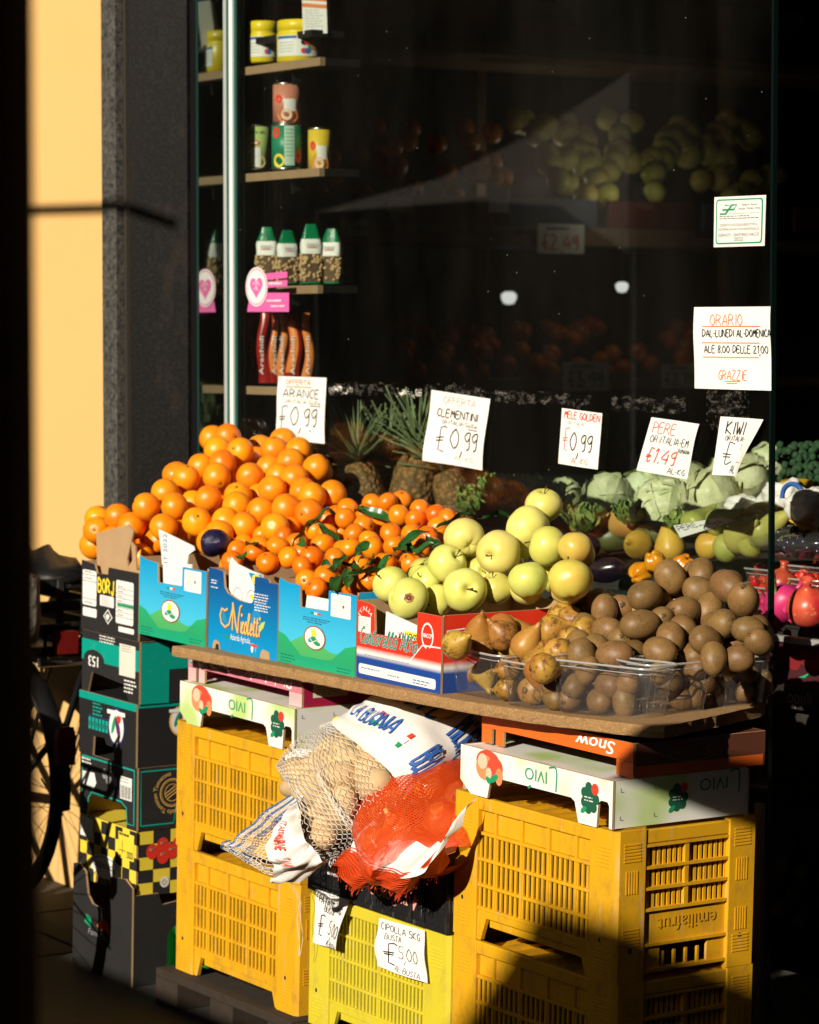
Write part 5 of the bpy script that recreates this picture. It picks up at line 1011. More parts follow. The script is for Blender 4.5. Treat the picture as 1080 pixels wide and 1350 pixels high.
# pink sticker
PK1 = ink('pink_sticker_ink', (.72, .11, .36)); c0_ = at(326, 411, GW - .001, ID); T = lambda u, v, hh: c0_ + V((u, -hh, v))
mb = MB(); st = sign('window_sticker', 'pink and white oval heart sticker on the glass at the left', (330, 386, 381, 386, 381, 411, 326, 411), ID, GW - .0005, [], mat=PK1, cat='sticker', group='notices on the glass', n=2)
for k in range(2): mb.flat([(.085, .062 + k * .022), (.20, .066 + k * .022), (.20, .082 + k * .022), (.08, .078 + k * .022)], PK1, T, .0006 + k * .0003)
mb.ell(.050, .066, .054, .052, LBL, T, .0016); mb.ell(.050, .066, .050, .048, PK1, T, .0019); mb.ell(.050, .066, .047, .045, LBL, T, .0022)
mb.flat([(.050 + .0021 * 16 * math.sin(t) ** 3 * .95, .066 + .0020 * (13 * math.cos(t) - 5 * math.cos(2 * t) - 2 * math.cos(3 * t) - math.cos(4 * t))) for t in [k * .1963 for k in range(32)]], PK1, T, .0026)
mb.rib([(.034, .072), (.044, .080), (.050, .068), (.058, .080), (.066, .070)], .003, LBL, T, .0030); mb.rib([(.040, .058), (.05, .066), (.058, .056)], .003, LBL, T, .0031)
greek(mb, T, .10, .026, .09, 1, .01, LBL, .0014, .005, 4); greek(mb, T, .12, .012, .07, 1, .01, LBL, .0014, .004, 6); greek(mb, T, .11, .071, .08, 1, .01, LBL, .0014, .006, 7); mb.build('print', st, mw=ID)
# the notes on the lemon crate
sign('paper_note', 'curled white note PATATE 5KG at 5,00 on the left part of the lemon crate', (416, 1172, 463, 1187, 449, 1251, 415, 1242), MS, -.012,
     [('PATATE 5KG', .12, .21, .13, BLK, {'fit': .80, 'w': .11, 'rot': -.14}), ('BUSTA', .30, .36, .11, BLK, {'fit': .36, 'rot': -.1}), *euro(.14, .44, .83, .11, BLK), ('5,00', .52, .76, .26, BLK, {'fit': .48, 'w': .06, 'jit': .15, 'rot': -.08}), ('AL-BUSTA', .55, .97, .10, BLK, {'fit': .42, 'rot': -.15})],
     [(.016, 1, .35, .7, .6), (.010, .3, .4, 1.1, .3)], cat='price note', group='notes on the lemon yellow crate')
sign('paper_note', 'white note CIPOLLA 5KG at 5,00 on the right part of the lemon crate', (500, 1210, 560, 1227, 565, 1296, 500, 1273), MS, -.011,
     [('CIPOLLA 5KG', .06, .20, .13, BLK, {'fit': .86, 'w': .11, 'rot': -.02}), ('BUSTA', .16, .38, .11, BLK, {'fit': .34}), *euro(.16, .44, .86, .12, BLK), ('5,00', .42, .70, .24, BLK, {'fit': .44, 'w': .06, 'jit': .15}), ('AL-BUSTA', .38, .95, .10, BLK, {'fit': .50, 'rot': -.04})],
     [(.012, .0, .25, .6, .3), (.010, .5, .4, 1.05, .2), (.006, 1, .2, .5, .3)], cat='price note', group='notes on the lemon yellow crate')

# ------------------------------------------------------------------ net bags
def spline(P, t):
    n = len(P) - 1; x = min(max(t, 0), .99999) * n; i = int(x); f = x - i; g = lambda k: P[min(max(k, 0), n)]
    a, b, c, d = g(i - 1), g(i), g(i + 1), g(i + 2)
    return (b * 2 + (c - a) * f + (a * 2 - b * 5 + c * 4 - d) * f * f + (b * 3 - a - c * 3 + d) * f ** 3) * .5
def pillow(path, wid, hgt, up, lumps):
    def S_(th, t, h=0):
        c = spline(path, t); e = .02; d = (spline(path, min(1, t + e)) - spline(path, max(0, t - e))).normalized()
        side = d.cross(up).normalized(); u2 = side.cross(d)
        w = spline([V((x, 0, 0)) for x in wid], t).x; g = spline([V((x, 0, 0)) for x in hgt], t).x
        cs, sn = math.cos(th), math.sin(th); cs = math.copysign(abs(cs) ** .8, cs); sn = math.copysign(abs(sn) ** .8, sn)
        n = (side * cs + u2 * sn); p = c + side * cs * w + u2 * sn * g
        l = NZ.noise(p * 11 + V((lumps, 0, 0))) * .018 * min(1, t * 6, (1 - t) * 6)
        return p + n * (l + h)
    return S_
pA = at(404, 1072, -.13); pB = at(470, 1020, -.04); pC = at(545, 975, .10); pD = at(612, 935, .27)
PBAG = [pA + V((-.040, -.02, .030)), pA, (pA + pB) / 2 + V((0, 0, .012)), pB, pC, pD, pD + V((.05, .06, .01))]
UPB = V((.45, -.50, .74)).normalized()
SP = pillow(PBAG, [.150, .140, .135, .135, .130, .115, .08], [.022, .045, .072, .082, .078, .07, .05], UPB, 2.0)
bag = thing('potato_bag', 'white net bag of potatoes with a printed paper band, lying on the black crate', 'net bag', MS)
MPO = peel('potato_skin', (.48, .33, .16), (.60, .44, .23), .7, 240, .25, ((.30, .18, .08), 90, .63), .1, .006, .25, 0)
k = NT('white_net_thread'); k.base((.80, .76, .68)); k.p.inputs['Roughness'].default_value = .5; NETW = k.m; NETB = ink('blue_net_thread', (.05, .16, .42))
mb = MB(); nr = 84
for i in range(nr):
    t0 = .15 + .83 * i / nr; dt = .83 / nr; P = []
    for q in range(121):
        th = -.35 * math.pi + 1.7 * math.pi * q / 120; z = ((q % 4 < 2) == (i % 2 == 0)); P.append(SP(th, min(.985, t0 + (.52 if z else 0) * dt), .0025))
    mb.tube(P, .0008, NETW, 3)
mb.build('net', bag)
mb = MB()                                                        # gathered mouth of the net: blue and white threads, white tape
rnd2 = random.Random(4)
def mouth(u, v): 
    th = (-.15 + 1.3 * u) * math.pi; p = SP(th, .15 - .10 * v, .004 + .010 * v * math.sin(u * 26) + .006 * math.sin(u * 61)); return p + V((-.02 * v, -.015 * v, -.02 * v + .012 * v * math.sin(u * 17)))
for i in range(19):
    v = i / 18; m = NETB if i in (6, 7, 8, 12, 13, 17, 18) else NETW
    mb.tube([mouth(q / 70, v + .012 * math.sin(q * 2.1 + i)) for q in range(71)], .0013 if m is NETB else .0010, m, 3)
for i in range(60): mb.tube([mouth(i / 59 + .006 * math.sin(j * 3 + i), j / 8) for j in range(9)], .0007, NETW, 3)
mb.tube([mouth(.45, .9), mouth(.46, 1.0) + V((0, 0, -.02)), mouth(.5, 1.05) + V((0, -.01, -.045)), mouth(.56, 1.0) + V((0, -.01, -.03)), mouth(.66, .95) + V((.0, 0, -.01)), mouth(.8, .8)], .0028, NETB, 5)
mb.build('net_mouth', bag)
WPL = M('white_film', (.80, .77, .73), .35, .04, 20, .25, 90)
mb = MB(); bf = lambda u, v: SP((-.12 + 1.25 * u) * math.pi, .135 + .045 * v + .02 * math.sin(u * 7 + 1) * (1 - v * .5) + .02 * (u - .5), .008 + .007 * math.sin(u * 31 + 4 * v) + .005 * math.sin(u * 73 - 9 * v) + .008 * (1 - v)); mb.grid(bf, 70, 6, WPL)
TB = lambda u, v, hh: bf(u, v) + UPB * (hh + .002)
for u in (.36, .40, .22): prnt(mb, lambda a, b, hh, u=u: TB(u - a, .2 + b, hh), 'ITALIANE', 0, 0, .25, RED, .002, width=.10)
mb.build('neck_strip', bag)
mb = MB(); band = lambda u, v, h=.005: SP((.03 + .80 * u) * math.pi, .53 + .27 * v + .015 * math.sin(u * 6), h + .0025 * math.sin(v * 34 + u * 5) * u)
mb.grid(lambda u, v: band(u, v), 44, 22, WPL)
TBd = lambda u, v, hh: band(u, v, .006 + hh)
mb.ell(.50, .68, .085, .20, YEI, TBd, .003, 24); mb.rect(.03, .03, .97, .09, YEI, TBd, .002); mb.rect(.1, .86, .34, .92, GOLD, TBd, .002); 
for k, m in enumerate((GRNI, WHI, RED)): mb.flat([(.44, .16 + k * .05), (.68, .24 + k * .05), (.68, .28 + k * .05), (.44, .2 + k * .05)], m, TBd, .0025 + k * .0003)
for t, u0, v0, s in (('PATATE', .93, .50, .24), ('LA BUONA', .90, .22, .14)): write(mb, lambda a, b, hh, u0=u0, v0=v0: TBd(u0 - a * .42, v0 + b, hh), t, 0, 0, s, BLUI, .003, .16, jit=.1)
write(mb, lambda a, b, hh: TBd(.32 - a * .5, .45 + b, hh), 'PATATE', 0, 0, .26, BLUI, .003, .16, jit=.1, fit=.5); write(mb, lambda a, b, hh: TBd(.30 - a * .5, .15 + b, hh), 'BELLE', 0, 0, .2, BLUI, .003, .16, jit=.1, fit=.4)
mb.build('printed_band', bag)
rp = random.Random(21); PMs = []
for i in range(4):
    mb = MB(); f = [(max(.0005, .030 * math.sin(math.pi * j / 14) ** .85), -.043 * math.cos(math.pi * j / 14)) for j in range(15)]; w_ = wob(40 + i, .22); mb.lathe(f, MPO, 20, w_); PMs.append(mb.mesh('potato'))
pot = []
for i in range(8):
    for j in range(5):
        t = .20 + .10 * i + rp.uniform(-.02, .02); th = (.14 + .17 * j + (.08 if i % 2 else 0)) * math.pi
        q = SP(th, t, -.048 - rp.uniform(0, .008)); pot.append((q, rp.uniform(1.0, 1.35) if i else .9))
for k, (q, s) in enumerate(pot):
    o = bpy.data.objects.new('potato', PMs[k % 4]); COL.objects.link(o); d = V((.7, .45, .35)) + V((rp.uniform(-.6, .6), rp.uniform(-.6, .6), rp.uniform(-.5, .5)))
    o.matrix_world = MS @ Matrix.Translation(q) @ d.to_track_quat('Z', 'Y').to_matrix().to_4x4() @ Matrix.Diagonal((s, s, s, 1)); tag(o, 'beige potato inside the white net bag', 'potato', 'potatoes in the white net bag')
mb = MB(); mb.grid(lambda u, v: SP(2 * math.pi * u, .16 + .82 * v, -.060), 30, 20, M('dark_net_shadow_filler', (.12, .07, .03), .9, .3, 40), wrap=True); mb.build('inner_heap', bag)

oA = at(556, 1126, -.06); oB = at(552, 1088, .0); oC = at(568, 1050, .10); oD = at(590, 1022, .22)
OBAG = [oA + (oA - oB) * .35, oA, oB, oC, oD, oD + V((.02, .06, 0))]
UPO = V((.40, -.56, .72)).normalized()
SO = pillow(OBAG, [.105, .122, .128, .124, .10, .04], [.02, .055, .082, .088, .07, .03], UPO, 5.0)
ob = thing('onion_bag', 'orange net bag of onions with a white strip, lying on the black crate', 'net bag', MS)
k = NT('orange_net'); k.p.inputs['Roughness'].default_value = .45; k.base((.66, .060, .006))
uvn = k.add('ShaderNodeUVMap'); sep = k.add('ShaderNodeSeparateXYZ'); k.ln(uvn.outputs[0], sep.inputs[0])
def wv(a, b, f):
    m1 = k.add('ShaderNodeMath', operation='MULTIPLY'); k.ln(sep.outputs[0], m1.inputs[0]); m1.inputs[1].default_value = a
    m2 = k.add('ShaderNodeMath', operation='MULTIPLY_ADD'); k.ln(sep.outputs[1], m2.inputs[0]); m2.inputs[1].default_value = b; k.ln(m1.outputs[0], m2.inputs[2])
    nz = k.noise(30, 2); m3 = k.add('ShaderNodeMath', operation='MULTIPLY_ADD'); k.ln(nz, m3.inputs[0]); m3.inputs[1].default_value = 5; k.ln(m2.outputs[0], m3.inputs[2])
    s1 = k.add('ShaderNodeMath', operation='SINE'); k.ln(m3.outputs[0], s1.inputs[0]); return k.ramp(s1.outputs[0], f, f + .25)
mxx = k.add('ShaderNodeMath', operation='MAXIMUM'); k.ln(wv(820, 500, .05), mxx.inputs[0]); k.ln(wv(820, -500, .05), mxx.inputs[1])
tr = k.add('ShaderNodeBsdfTransparent'); ms_ = k.add('ShaderNodeMixShader'); k.ln(mxx.outputs[0], ms_.inputs[0]); k.ln(tr.outputs[0], ms_.inputs[1]); k.ln(k.p.outputs[0], ms_.inputs[2]); k.ln(ms_.outputs[0], k.out.inputs[0]); ONET = k.m
mb = MB(); mb.grid(lambda u, v: SO(2 * math.pi * u, .02 + .97 * v, .003 + .0012 * math.sin(u * 90 + v * 40)), 120, 60, ONET); mb.build('net', ob)
MON = peel('onion_skin', (.62, .25, .05), (.72, .34, .08), .3, 60, .2, ((.45, .16, .04), 40, .62), .1, .01, .5, 0)
mb = MB(); mb.lathe([(.0006, -.034), (.012, -.0335), (.026, -.022), (.034, -.004), (.033, .010), (.024, .024), (.012, .033), (.006, .042), (.004, .052), (.0006, .053)], MON, 24, wob(3, .06)); OMs = mb.mesh('onion')
for i in range(4):
    for j in range(4):
        q = SO((.05 + .28 * j + (.12 if i % 2 else 0)) * math.pi, .32 + .17 * i, -.036); o = bpy.data.objects.new('onion', OMs); COL.objects.link(o); o.matrix_world = MS @ Matrix.Translation(q) @ rand_rot(rp); tag(o, 'golden onion inside the orange net bag', 'onion', 'onions in the orange net bag')
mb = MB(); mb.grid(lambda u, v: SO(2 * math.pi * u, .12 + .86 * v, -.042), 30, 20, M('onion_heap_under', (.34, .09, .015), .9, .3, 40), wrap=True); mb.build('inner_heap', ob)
E0 = [at(470, 1112, -.10), at(500, 1133, -.125), at(545, 1146, -.135), at(578, 1126, -.12), at(603, 1080, -.075)]
def strip(u, v): p = spline(E0, u); return p + V((.0, -.006 * math.sin(u * 23 + v * 3) - .014 * v + .045 * (1 - v) ** 2, .045 - .062 * v + .006 * math.sin(u * 37) * (1 - v)))
mb = MB(); mb.grid(strip, 60, 5, WPL); write(mb, lambda a, b, hh: strip(.08 + a, 1 - (.3 + b)) + V((0, -hh - .003, 0)), 'CIPOLLE', 0, 0, .4, PNK, .002, .12, fit=.2, jit=.1); mb.build('neck_strip', ob)
E1 = [at(442, 1142, -.10), at(470, 1158, -.11), at(520, 1166, -.12), at(560, 1158, -.10), at(594, 1128, -.05)]
def skirt(u, v): p = strip(u, .8) * (1 - v) + (spline(E1, u) + V((0, -.01, -.012 + .012 * math.sin(u * 19)))) * v; return p + V((0, -.014 * math.sin(math.pi * v) - .006 * v * math.sin(u * 40 + v * 9) + .004, 0))
mb = MB()
k = NT('orange_net_folds'); k.base(k.mix(k.noise(160, 4, .7, (.3, .3, 3)), (.58, .035, .004), (.72, .09, .008))); k.p.inputs['Roughness'].default_value = .5; k.bump(k.noise(400, 4), .8, .003); ONF = k.m
mb.grid(skirt, 70, 14, ONF)
for i in range(12): mb.tube([skirt(q / 60, (i + .6) / 12.5) + V((0, -.003, 0)) for q in range(61)], .0016, ONET if i % 3 else ONF, 4)
for i in range(60): u = rp.random(); mb.tube([skirt(u, .93), skirt(u, 1) + V((rp.uniform(-.004, .004), -.004, -.004)), skirt(u, 1) + V((rp.uniform(-.006, .006), -.006, -rp.uniform(.006, .014)))], .0010, ONF, 3)
mb.build('net_skirt', ob)
mb = MB(); q0 = at(345, 1100, -.16)
for dx in (0, .012): mb.tube([q0 + V((dx, .10 * min(1, t / 8), -.02 * t + .0)) + V((.006 * math.sin(t * 1.1 + dx * 90), 0, 0)) for t in range(15)], .0007, NETW, 3)
o = mb.build('loose_thread', mw=MS); tag(o, 'loose white thread hanging from the potato bag over the left yellow crates', 'thread')

# ------------------------------------------------------------------ bicycle, its crate and bag
bk = thing('bicycle', 'old dark bicycle leaning on the ochre wall, red reflector on its mudguard', 'bicycle', TR(-2.93, .19, 0)); 
DRK = M('dark_bike_paint', (.012, .012, .013), .4, .2, 20); RUB = M('tyre_rubber', (.015, .015, .015), .8, .1); CHR = M('dull_chrome', (.22, .2, .18), .4, .3, 30, metal=.8); REDP = M('red_reflector_plastic', (.15, .010, .008), .3, .2, 60, .2, 150)
circ = lambda cx, r, n=48, y=0, a0=0, a1=360: [(cx + r * math.cos(R_(a0 + (a1 - a0) * k / n)), y, .345 + r * math.sin(R_(a0 + (a1 - a0) * k / n))) for k in range(n + (a1 - a0 < 360))]
for cx in (0, -1.06):
    wh = MB(); wh.tube(circ(cx, .325), .017, RUB, 8, closed=True); w_ = wh.build('wheel', bk)
    mb = MB(); mb.tube(circ(cx, .300), .010, CHR, 6, closed=True)
    for k in range(28):
        a = R_(k * 360 / 28); b = a + (.5 if k % 2 else -.5); y = .025 if k % 4 < 2 else -.025
        mb.tube([(cx + .018 * math.cos(b), y, .345 + .018 * math.sin(b)), (cx + .298 * math.cos(a), 0, .345 + .298 * math.sin(a))], .0013, CHR, 4)
    mb.tube([(cx, -.05, .345), (cx, .05, .345)], .02, CHR, 10); mb.build('spokes', w_)
mb = MB()
def guard(u, v): a = R_(-8 + 150 * v); s = (u - .5) * .062; r = .352 - 10 * s * s; return V((r * math.cos(a), s, .345 + r * math.sin(a)))
mb.grid(guard, 6, 30, DRK); mb.tube([(.355, .0, .29), (.12, .06, .345)], .003, CHR, 5); mb.build('mudguard', bk)
mb = MB()
for a, b in (((0, .345), (-.45, .30)), ((-.45, .30), (-.62, .86)), ((-.60, .80), (0, .345)), ((-.45, .30), (-1.0, .72)), ((-.61, .83), (-1.0, .86)), ((-1.0, .70), (-1.06, .345)), ((-.97, .98), (-1.0, .70))): mb.tube([(a[0], 0, a[1]), (b[0], 0, b[1])], .015, DRK, 8)
mb.build('frame', bk)
mb = MB(); mb.tube([(-.97, -.28, .98), (-.99, 0, 1.0), (-.97, .2, .98)], .011, CHR, 8); mb.build('handlebar', bk)
mb = MB(); mb.grid(lambda u, v: V((-.50 - .24 * v, (u - .5) * (.19 - .13 * v), .93 + .03 * math.sin(u * 3.14) - .01 * v)), 8, 8, DRK); mb.build('saddle', bk)
def rearpt(px, py): return MSI @ (MS @ at(px, py, .19)) - V((-2.93, .19, 0))
mb = MB()
for y in (-.055, .055): mb.tube([(-.30, y, .70), (.34, y, .70)], .006, CHR, 6); mb.tube([(.20, y, .70), (.02, y, .36)], .006, DRK, 6)
mb.tube([(.34, -.07, .70), (.34, .09, .70)], .012, CHR, 8); [mb.tube([(x, -.055, .70), (x, .055, .70)], .005, CHR, 6) for x in (-.2, 0, .2)]; mb.tube([(.34, .075, .695), (.28, .05, .52), (.06, .05, .36)], .010, DRK, 6); mb.build('rack', bk)
mb = MB(); mb.extr([(-.026, -.045), (.026, -.045), (.028, .03), (.02, .058), (-.02, .058), (-.028, .03)], .0, .022, REDP, lambda u, v, hh: (.352 + hh, u, .47 + v)); mb.build('reflector', bk, bev=.006)
mb = MB(); mb.extr([(-.03, -.03), (.03, -.03), (.032, .03), (-.032, .03)], 0, .03, REDP, lambda u, v, hh: (.345 + hh, u, .755 + v)); mb.build('tail_lamp', bk, bev=.006)
mb = MB(); mb.tube([(.34, -.05, .70), (.345, -.055, .78), (.35, -.04, .80), (.35, .05, .80), (.345, .06, .76)], .006, DRK, 6); mb.build('carry_loop', bk)
dup(bk, TR(-2.12, -.45, 0, -.03), 'second dark bicycle parked in front, behind the brown post')  # added copy that only shades the box stack and wall
# crate on the rack and the bag in it
cr = thing('black_crate', 'black ribbed plastic crate on the bicycle rack', 'crate', TR(-2.93 - .06, .055, .712))
mb = MB(); 
for z in (.0, .06, .12, .18): 
    mb.box(0, .38, 0, .012, z, z + .028, GREYB); mb.box(0, .38, .268, .28, z, z + .028, GREYB); mb.box(0, .012, .0125, .2675, z, z + .028, GREYB); mb.box(.368, .38, .0125, .2675, z, z + .028, GREYB)
for x in (.0, .12, .25, .36): mb.box(x, x + .02, -.003, .009, 0, .212, GREYB)
for y in (.02, .13, .24): mb.box(.371, .3835, y, y + .02, 0, .212, GREYB)
mb.box(.005, .375, .005, .275, -.004, -.0005, GREYB); mb.build('crate_body', cr, bev=.003)
k = NT('creased_carrier_bag'); c = k.mix(k.noise(9, 5), (.62, .52, .42), (.74, .66, .56)); k.base(c); k.p.inputs['Roughness'].default_value = .5; k.bump(k.noise(22, 5), .8, .02); BAGM = k.m
mb = MB(); mb.lathe([(.02, 0), (.10, .005), (.115, .06), (.11, .12), (.10, .17), (.06, .19), (.02, .195)], BAGM, 28, lambda p: V((p.x * .9 + .012 * NZ.noise(p * 25), p.y * .55 + .015 * NZ.noise(p * 19 + V((3, 0, 0))), p.z + .01 * NZ.noise(p * 30))))
o = mb.build('carrier_bag', mw=TR(-2.93 + .315, .055, .76)); tag(o, 'crumpled cream carrier bag with red print hanging on the black crate', 'bag')
mb = MB(); greek(mb, lambda u, v, hh: (u, -.062 - hh, v), -.06, .155, .1, 3, .012, PNK, .004, .004); mb.build('print', o)
mb = MB(); mb.lathe([(.02, 0), (.12, .01), (.15, .05), (.12, .09), (.06, .12), (.02, .125)], M('black_bin_film', (.010, .010, .011), .3, .2, 30, .6, 40), 30, lambda p: V((p.x * 1.2, p.y * .85, p.z)) * (1 + .35 * NZ.noise(p * 14)))
o = mb.build('bin_bag', mw=TR(-2.80, .20, .86)); tag(o, 'crumpled black plastic bag in the crate on the bicycle', 'bag')

# ------------------------------------------------------------------ inside the window: jar shelf
WOODL = M('pale_shelf_wood', (.34, .22, .12), .6, .15, 20); SHD = M('dark_shelf_metal', (.010, .009, .008), .5, .1)
sh = thing('corner_shelf', 'narrow corner shelf with four boards inside the window at the left', 'shelf', TR(0, 0, 0, 0, ID))
JY = .755
def wat(px, py, y=JY): return at(px, py, y, ID)
for i, (xa, xb, py) in enumerate(((332, 425, 88), (330, 424, 229), (332, 422, 378), (328, 424, 509))):
    a = wat(xa, py, .700); b = wat(xb, py, .700); mb = MB(); mb.box(a.x - .05, b.x, .692, .710, a.z - .022, a.z, WOODL); mb.box(a.x - .05, b.x, .7105, .82, a.z - .02, a.z - .001, SHD); mb.build('shelf_board', sh, bev=.001)
    mb = MB(); mb.extr([(.715, a.z - .021), (.81, a.z - .021), (.72, a.z - .06)], 0, .006, SHD, lambda u, v, hh: ((a.x + b.x) / 2 + hh, u, v)); mb.build('bracket', sh)
mb = MB(); mb.box(-2.69, -2.665, .72, .90, .9, 2.72, SHD); mb.build('side_panel', sh)
def jar(name, label, px, pyb, wpx, hpx, prof, mats, deco=None, cat='jar', dy=0, group=None):
    p = wat(px, pyb, JY + dy); s = (CAM - p).dot(-FW) / FPX; rad = wpx * s / 2; h = hpx * s
    o = MB(); n = 28
    for (a, b, m) in mats:
        o.lathe([(r * rad, z * h) for r, z in prof[a:b + 1]], m, n)
    # label sheet wraps the side facing the street
    if deco:
        def T(u, v, hh): a = -math.atan2(-FW.y, -FW.x) * 0 + math.atan2((CAM - p).y, (CAM - p).x) + u / rad; return ((rad * deco[0] + hh) * math.cos(a), (rad * deco[0] + hh) * math.sin(a), v * h)
        deco[1](o, T, rad, h)
    ob_ = o.build(name, mw=Matrix.Translation(p)); tag(ob_, label, cat, group); return ob_
def wrapq(o, T, u0, v0, u1, v1, m, h): 
    n = 14; o.add([T(u0 + (u1 - u0) * i / n, v, h) for v in (v0, v1) for i in range(n + 1)], [(i, i + 1, n + 2 + i, n + 1 + i) for i in range(n)], m, True)
YJ = M('yellow_jar_plastic', (.80, .60, .02), .35, .05)
JP = [(.0, 0), (.9, 0), (1.0, .05), (1.0, .70), (.92, .74), (.98, .76), (.98, .98), (.9, 1.0), (0, 1.0)]
def djar(o, T, r, h):
    wrapq(o, T, -r * 1.2, .14, r * 1.5, .62, LBL, .0006); wrapq(o, T, -r * 1.2, .55, -r * .1, .61, BLUI, .0010)
    for k, m in enumerate((RED, BLUI, GRNI, ORI, BLK, TOM, YEI)): o.ell(r * (.25 + .16 * (k % 4)), .26 + .1 * (k // 2), r * .16, .07, m, T, .0010 + k * 1e-4, 10)
    for k in range(4): wrapq(o, T, -r * 1.05, .24 + k * .07, -r * .25, .25 + k * .07, GRI, .0009)
jar('yellow_jar', 'smaller yellow lidded jar at the left of the top corner shelf', 347, 84, 38, 55, JP, [(0, 8, YJ)], (1.0, djar)); jar('yellow_jar', 'wider yellow lidded jar on the right of the top corner shelf', 394, 84, 58, 56, JP, [(0, 8, YJ)], (1.0, djar))
TIN = M('tin_metal', (.5, .5, .48), .3, .05, metal=1); CP = [(0, 0), (.96, 0), (1, .02), (1, .04), (.985, .05), (.985, .95), (1, .96), (1, .98), (.96, 1), (0, 1)]
CG = M('pale_green_label', (.42, .56, .18), .4, .05); CT = M('green_can_label', (.01, .22, .11), .4, .05); CO = M('peach_can_label', (.55, .22, .14), .4, .05); CY2 = M('yellow_can_label', (.7, .5, .04), .4, .05)
def dpear(o, T, r, h): prnt(o, T, 'pere allo', -r * .55, .80, .06, DARKG, .0008, width=r * 1.3); o.ell(-r * .15, .60, r * .42, .06, RED, T, .0008); o.ell(-r * .15, .60, r * .3, .03, LBL, T, .0011); wrapq(o, T, -r * .35, .08, r * .35, .50, LBL, .0007); o.ell(r * .25, .2, r * .5, .14, M('pear_print', (.6, .5, .2), .5, 0), T, .0011)
def dpeach(o, T, r, h): wrapq(o, T, -r * .15, .1, r * .55, .95, M('pale_panel_print', (.45, .62, .5), .5, 0), .0007); o.ell(-r * .75, .8, r * .3, .12, RED, T, .001); o.ell(-r * .55, .2, r * .4, .15, YEI, T, .001); o.ell(r * .9, .3, r * .3, .15, RED, T, .001); [wrapq(o, T, -r * .08, .3 + k * .08, r * .48, .315 + k * .08, GRNI, .001) for k in range(8)]
def dtop(o, T, r, h): wrapq(o, T, -r * .2, .3, r * .7, .6, LBL, .0007); o.ell(r * .1, .22, r * .8, .22, ORI, T, .001); o.ell(r * .0, .22, r * .4, .14, PE3, T, .0014); o.ell(-r * .6, .6, r * .3, .1, RED, T, .001)
jar('food_can', 'pale green can of pears at the left of the second corner shelf', 338, 226, 35, 61, CP, [(0, 4, TIN), (4, 5, CG), (5, 9, TIN)], (.99, dpear), 'can'); jar('food_can', 'dark green fruit can on the second corner shelf, below a peach can', 378, 225, 40, 61, CP, [(0, 4, TIN), (4, 5, CT), (5, 9, TIN)], (.99, dpeach), 'can'); jar('food_can', 'brown peach can stacked on the dark green can', 378, 164, 37, 54, CP, [(0, 4, TIN), (4, 5, CO), (5, 9, TIN)], (.99, dtop), 'can'); jar('food_can', 'yellow labelled can at the right end of the second corner shelf', 421, 229, 30, 60, CP, [(0, 4, TIN), (4, 5, CY2), (5, 9, TIN)], (.99, dtop), 'can', .07)
# nut bags, snack bags, the packet on top
NUTM = M('walnut_kernels', (.10, .055, .025), .7, .5, 60, .6, 80); GFO = M('green_foil', (.0, .16, .06), .22, .2, 30, .5, 60)
KER = M('nut_kernel', (.50, .33, .16), .7, .5, 90)
for i, (px, dy) in enumerate(((352, .0), (379, .03), (410, .0), (437, .05))):
    p = wat(px, 374, JY + dy); s = (CAM - p).length / FPX; w = 27 * s; h = (74, 70, 78, 72)[i] * s; d = w * .7; mb = MB(); rr = random.Random(i)
    yaw = math.atan2((CAM - p).y, (CAM - p).x) + math.pi / 2 + (-.15, .3, .12, -.35)[i]
    def sec(t): return (w * (1 - .55 * max(0, t - .72) / .28), d * (1 - .92 * max(0, t - .55) / .45))
    def gp(u, t, h_=0): a, b = sec(t); an = 2 * math.pi * u; x = math.copysign(abs(math.cos(an)) ** .6, math.cos(an)) * (a / 2 + h_); y = math.copysign(abs(math.sin(an)) ** .6, math.sin(an)) * (b / 2 + h_); return (x * (1 + .03 * math.sin(t * 20 + i)), y, t * h)
    mb.grid(lambda u, v: gp(u, .03 + .47 * v), 24, 6, NUTM, wrap=True); mb.grid(lambda u, v: gp(u, .5 + .25 * v, .0004), 24, 4, LBL, wrap=True); mb.grid(lambda u, v: gp(u, .75 + .25 * v, .0006), 24, 6, GFO, wrap=True); mb.grid(lambda u, v: gp(u, .0 + .03 * v, .001), 24, 2, GFO, wrap=True)
    for k in range(130):
        u = rr.random(); t = rr.uniform(.05, .48); c = V(gp(u, t)); mb.lathe([(.0003, -.005), (.004, -.003), (.005, 0), (.004, .003), (.0003, .005)], KER, 6, lambda q, c=c: V((q.x * rr.uniform(.7, 1.2), q.y, q.z)) + c)
    TT = lambda u, v, hh: (u, -sec(.6)[1] / 2 * .98 - .004 - hh, v); prnt(mb, TT, 'noci', 0, h * .63, .010, NAVY, .0006, width=w * .5, align='c', slant=.2); mb.rect(-w * .25, h * .605, w * .25, h * .615, RED, TT, .0006)
    o = mb.build('nut_bag', mw=Matrix.Translation(p) @ Matrix.Rotation(yaw, 4, 'Z')); tag(o, ('leftmost', 'second', 'third, tallest looking', 'rightmost, shaded')[i] + ' bag of shelled nuts with green foil top on the third corner shelf', 'nut bag', 'nut bags on the corner shelf')
SNR = M('dark_red_snack_film', (.30, .012, .01), .25, .2, 30, .4, 60); SNO = M('orange_snack_film', (.72, .22, .05), .25, .25, 30, .4, 60)
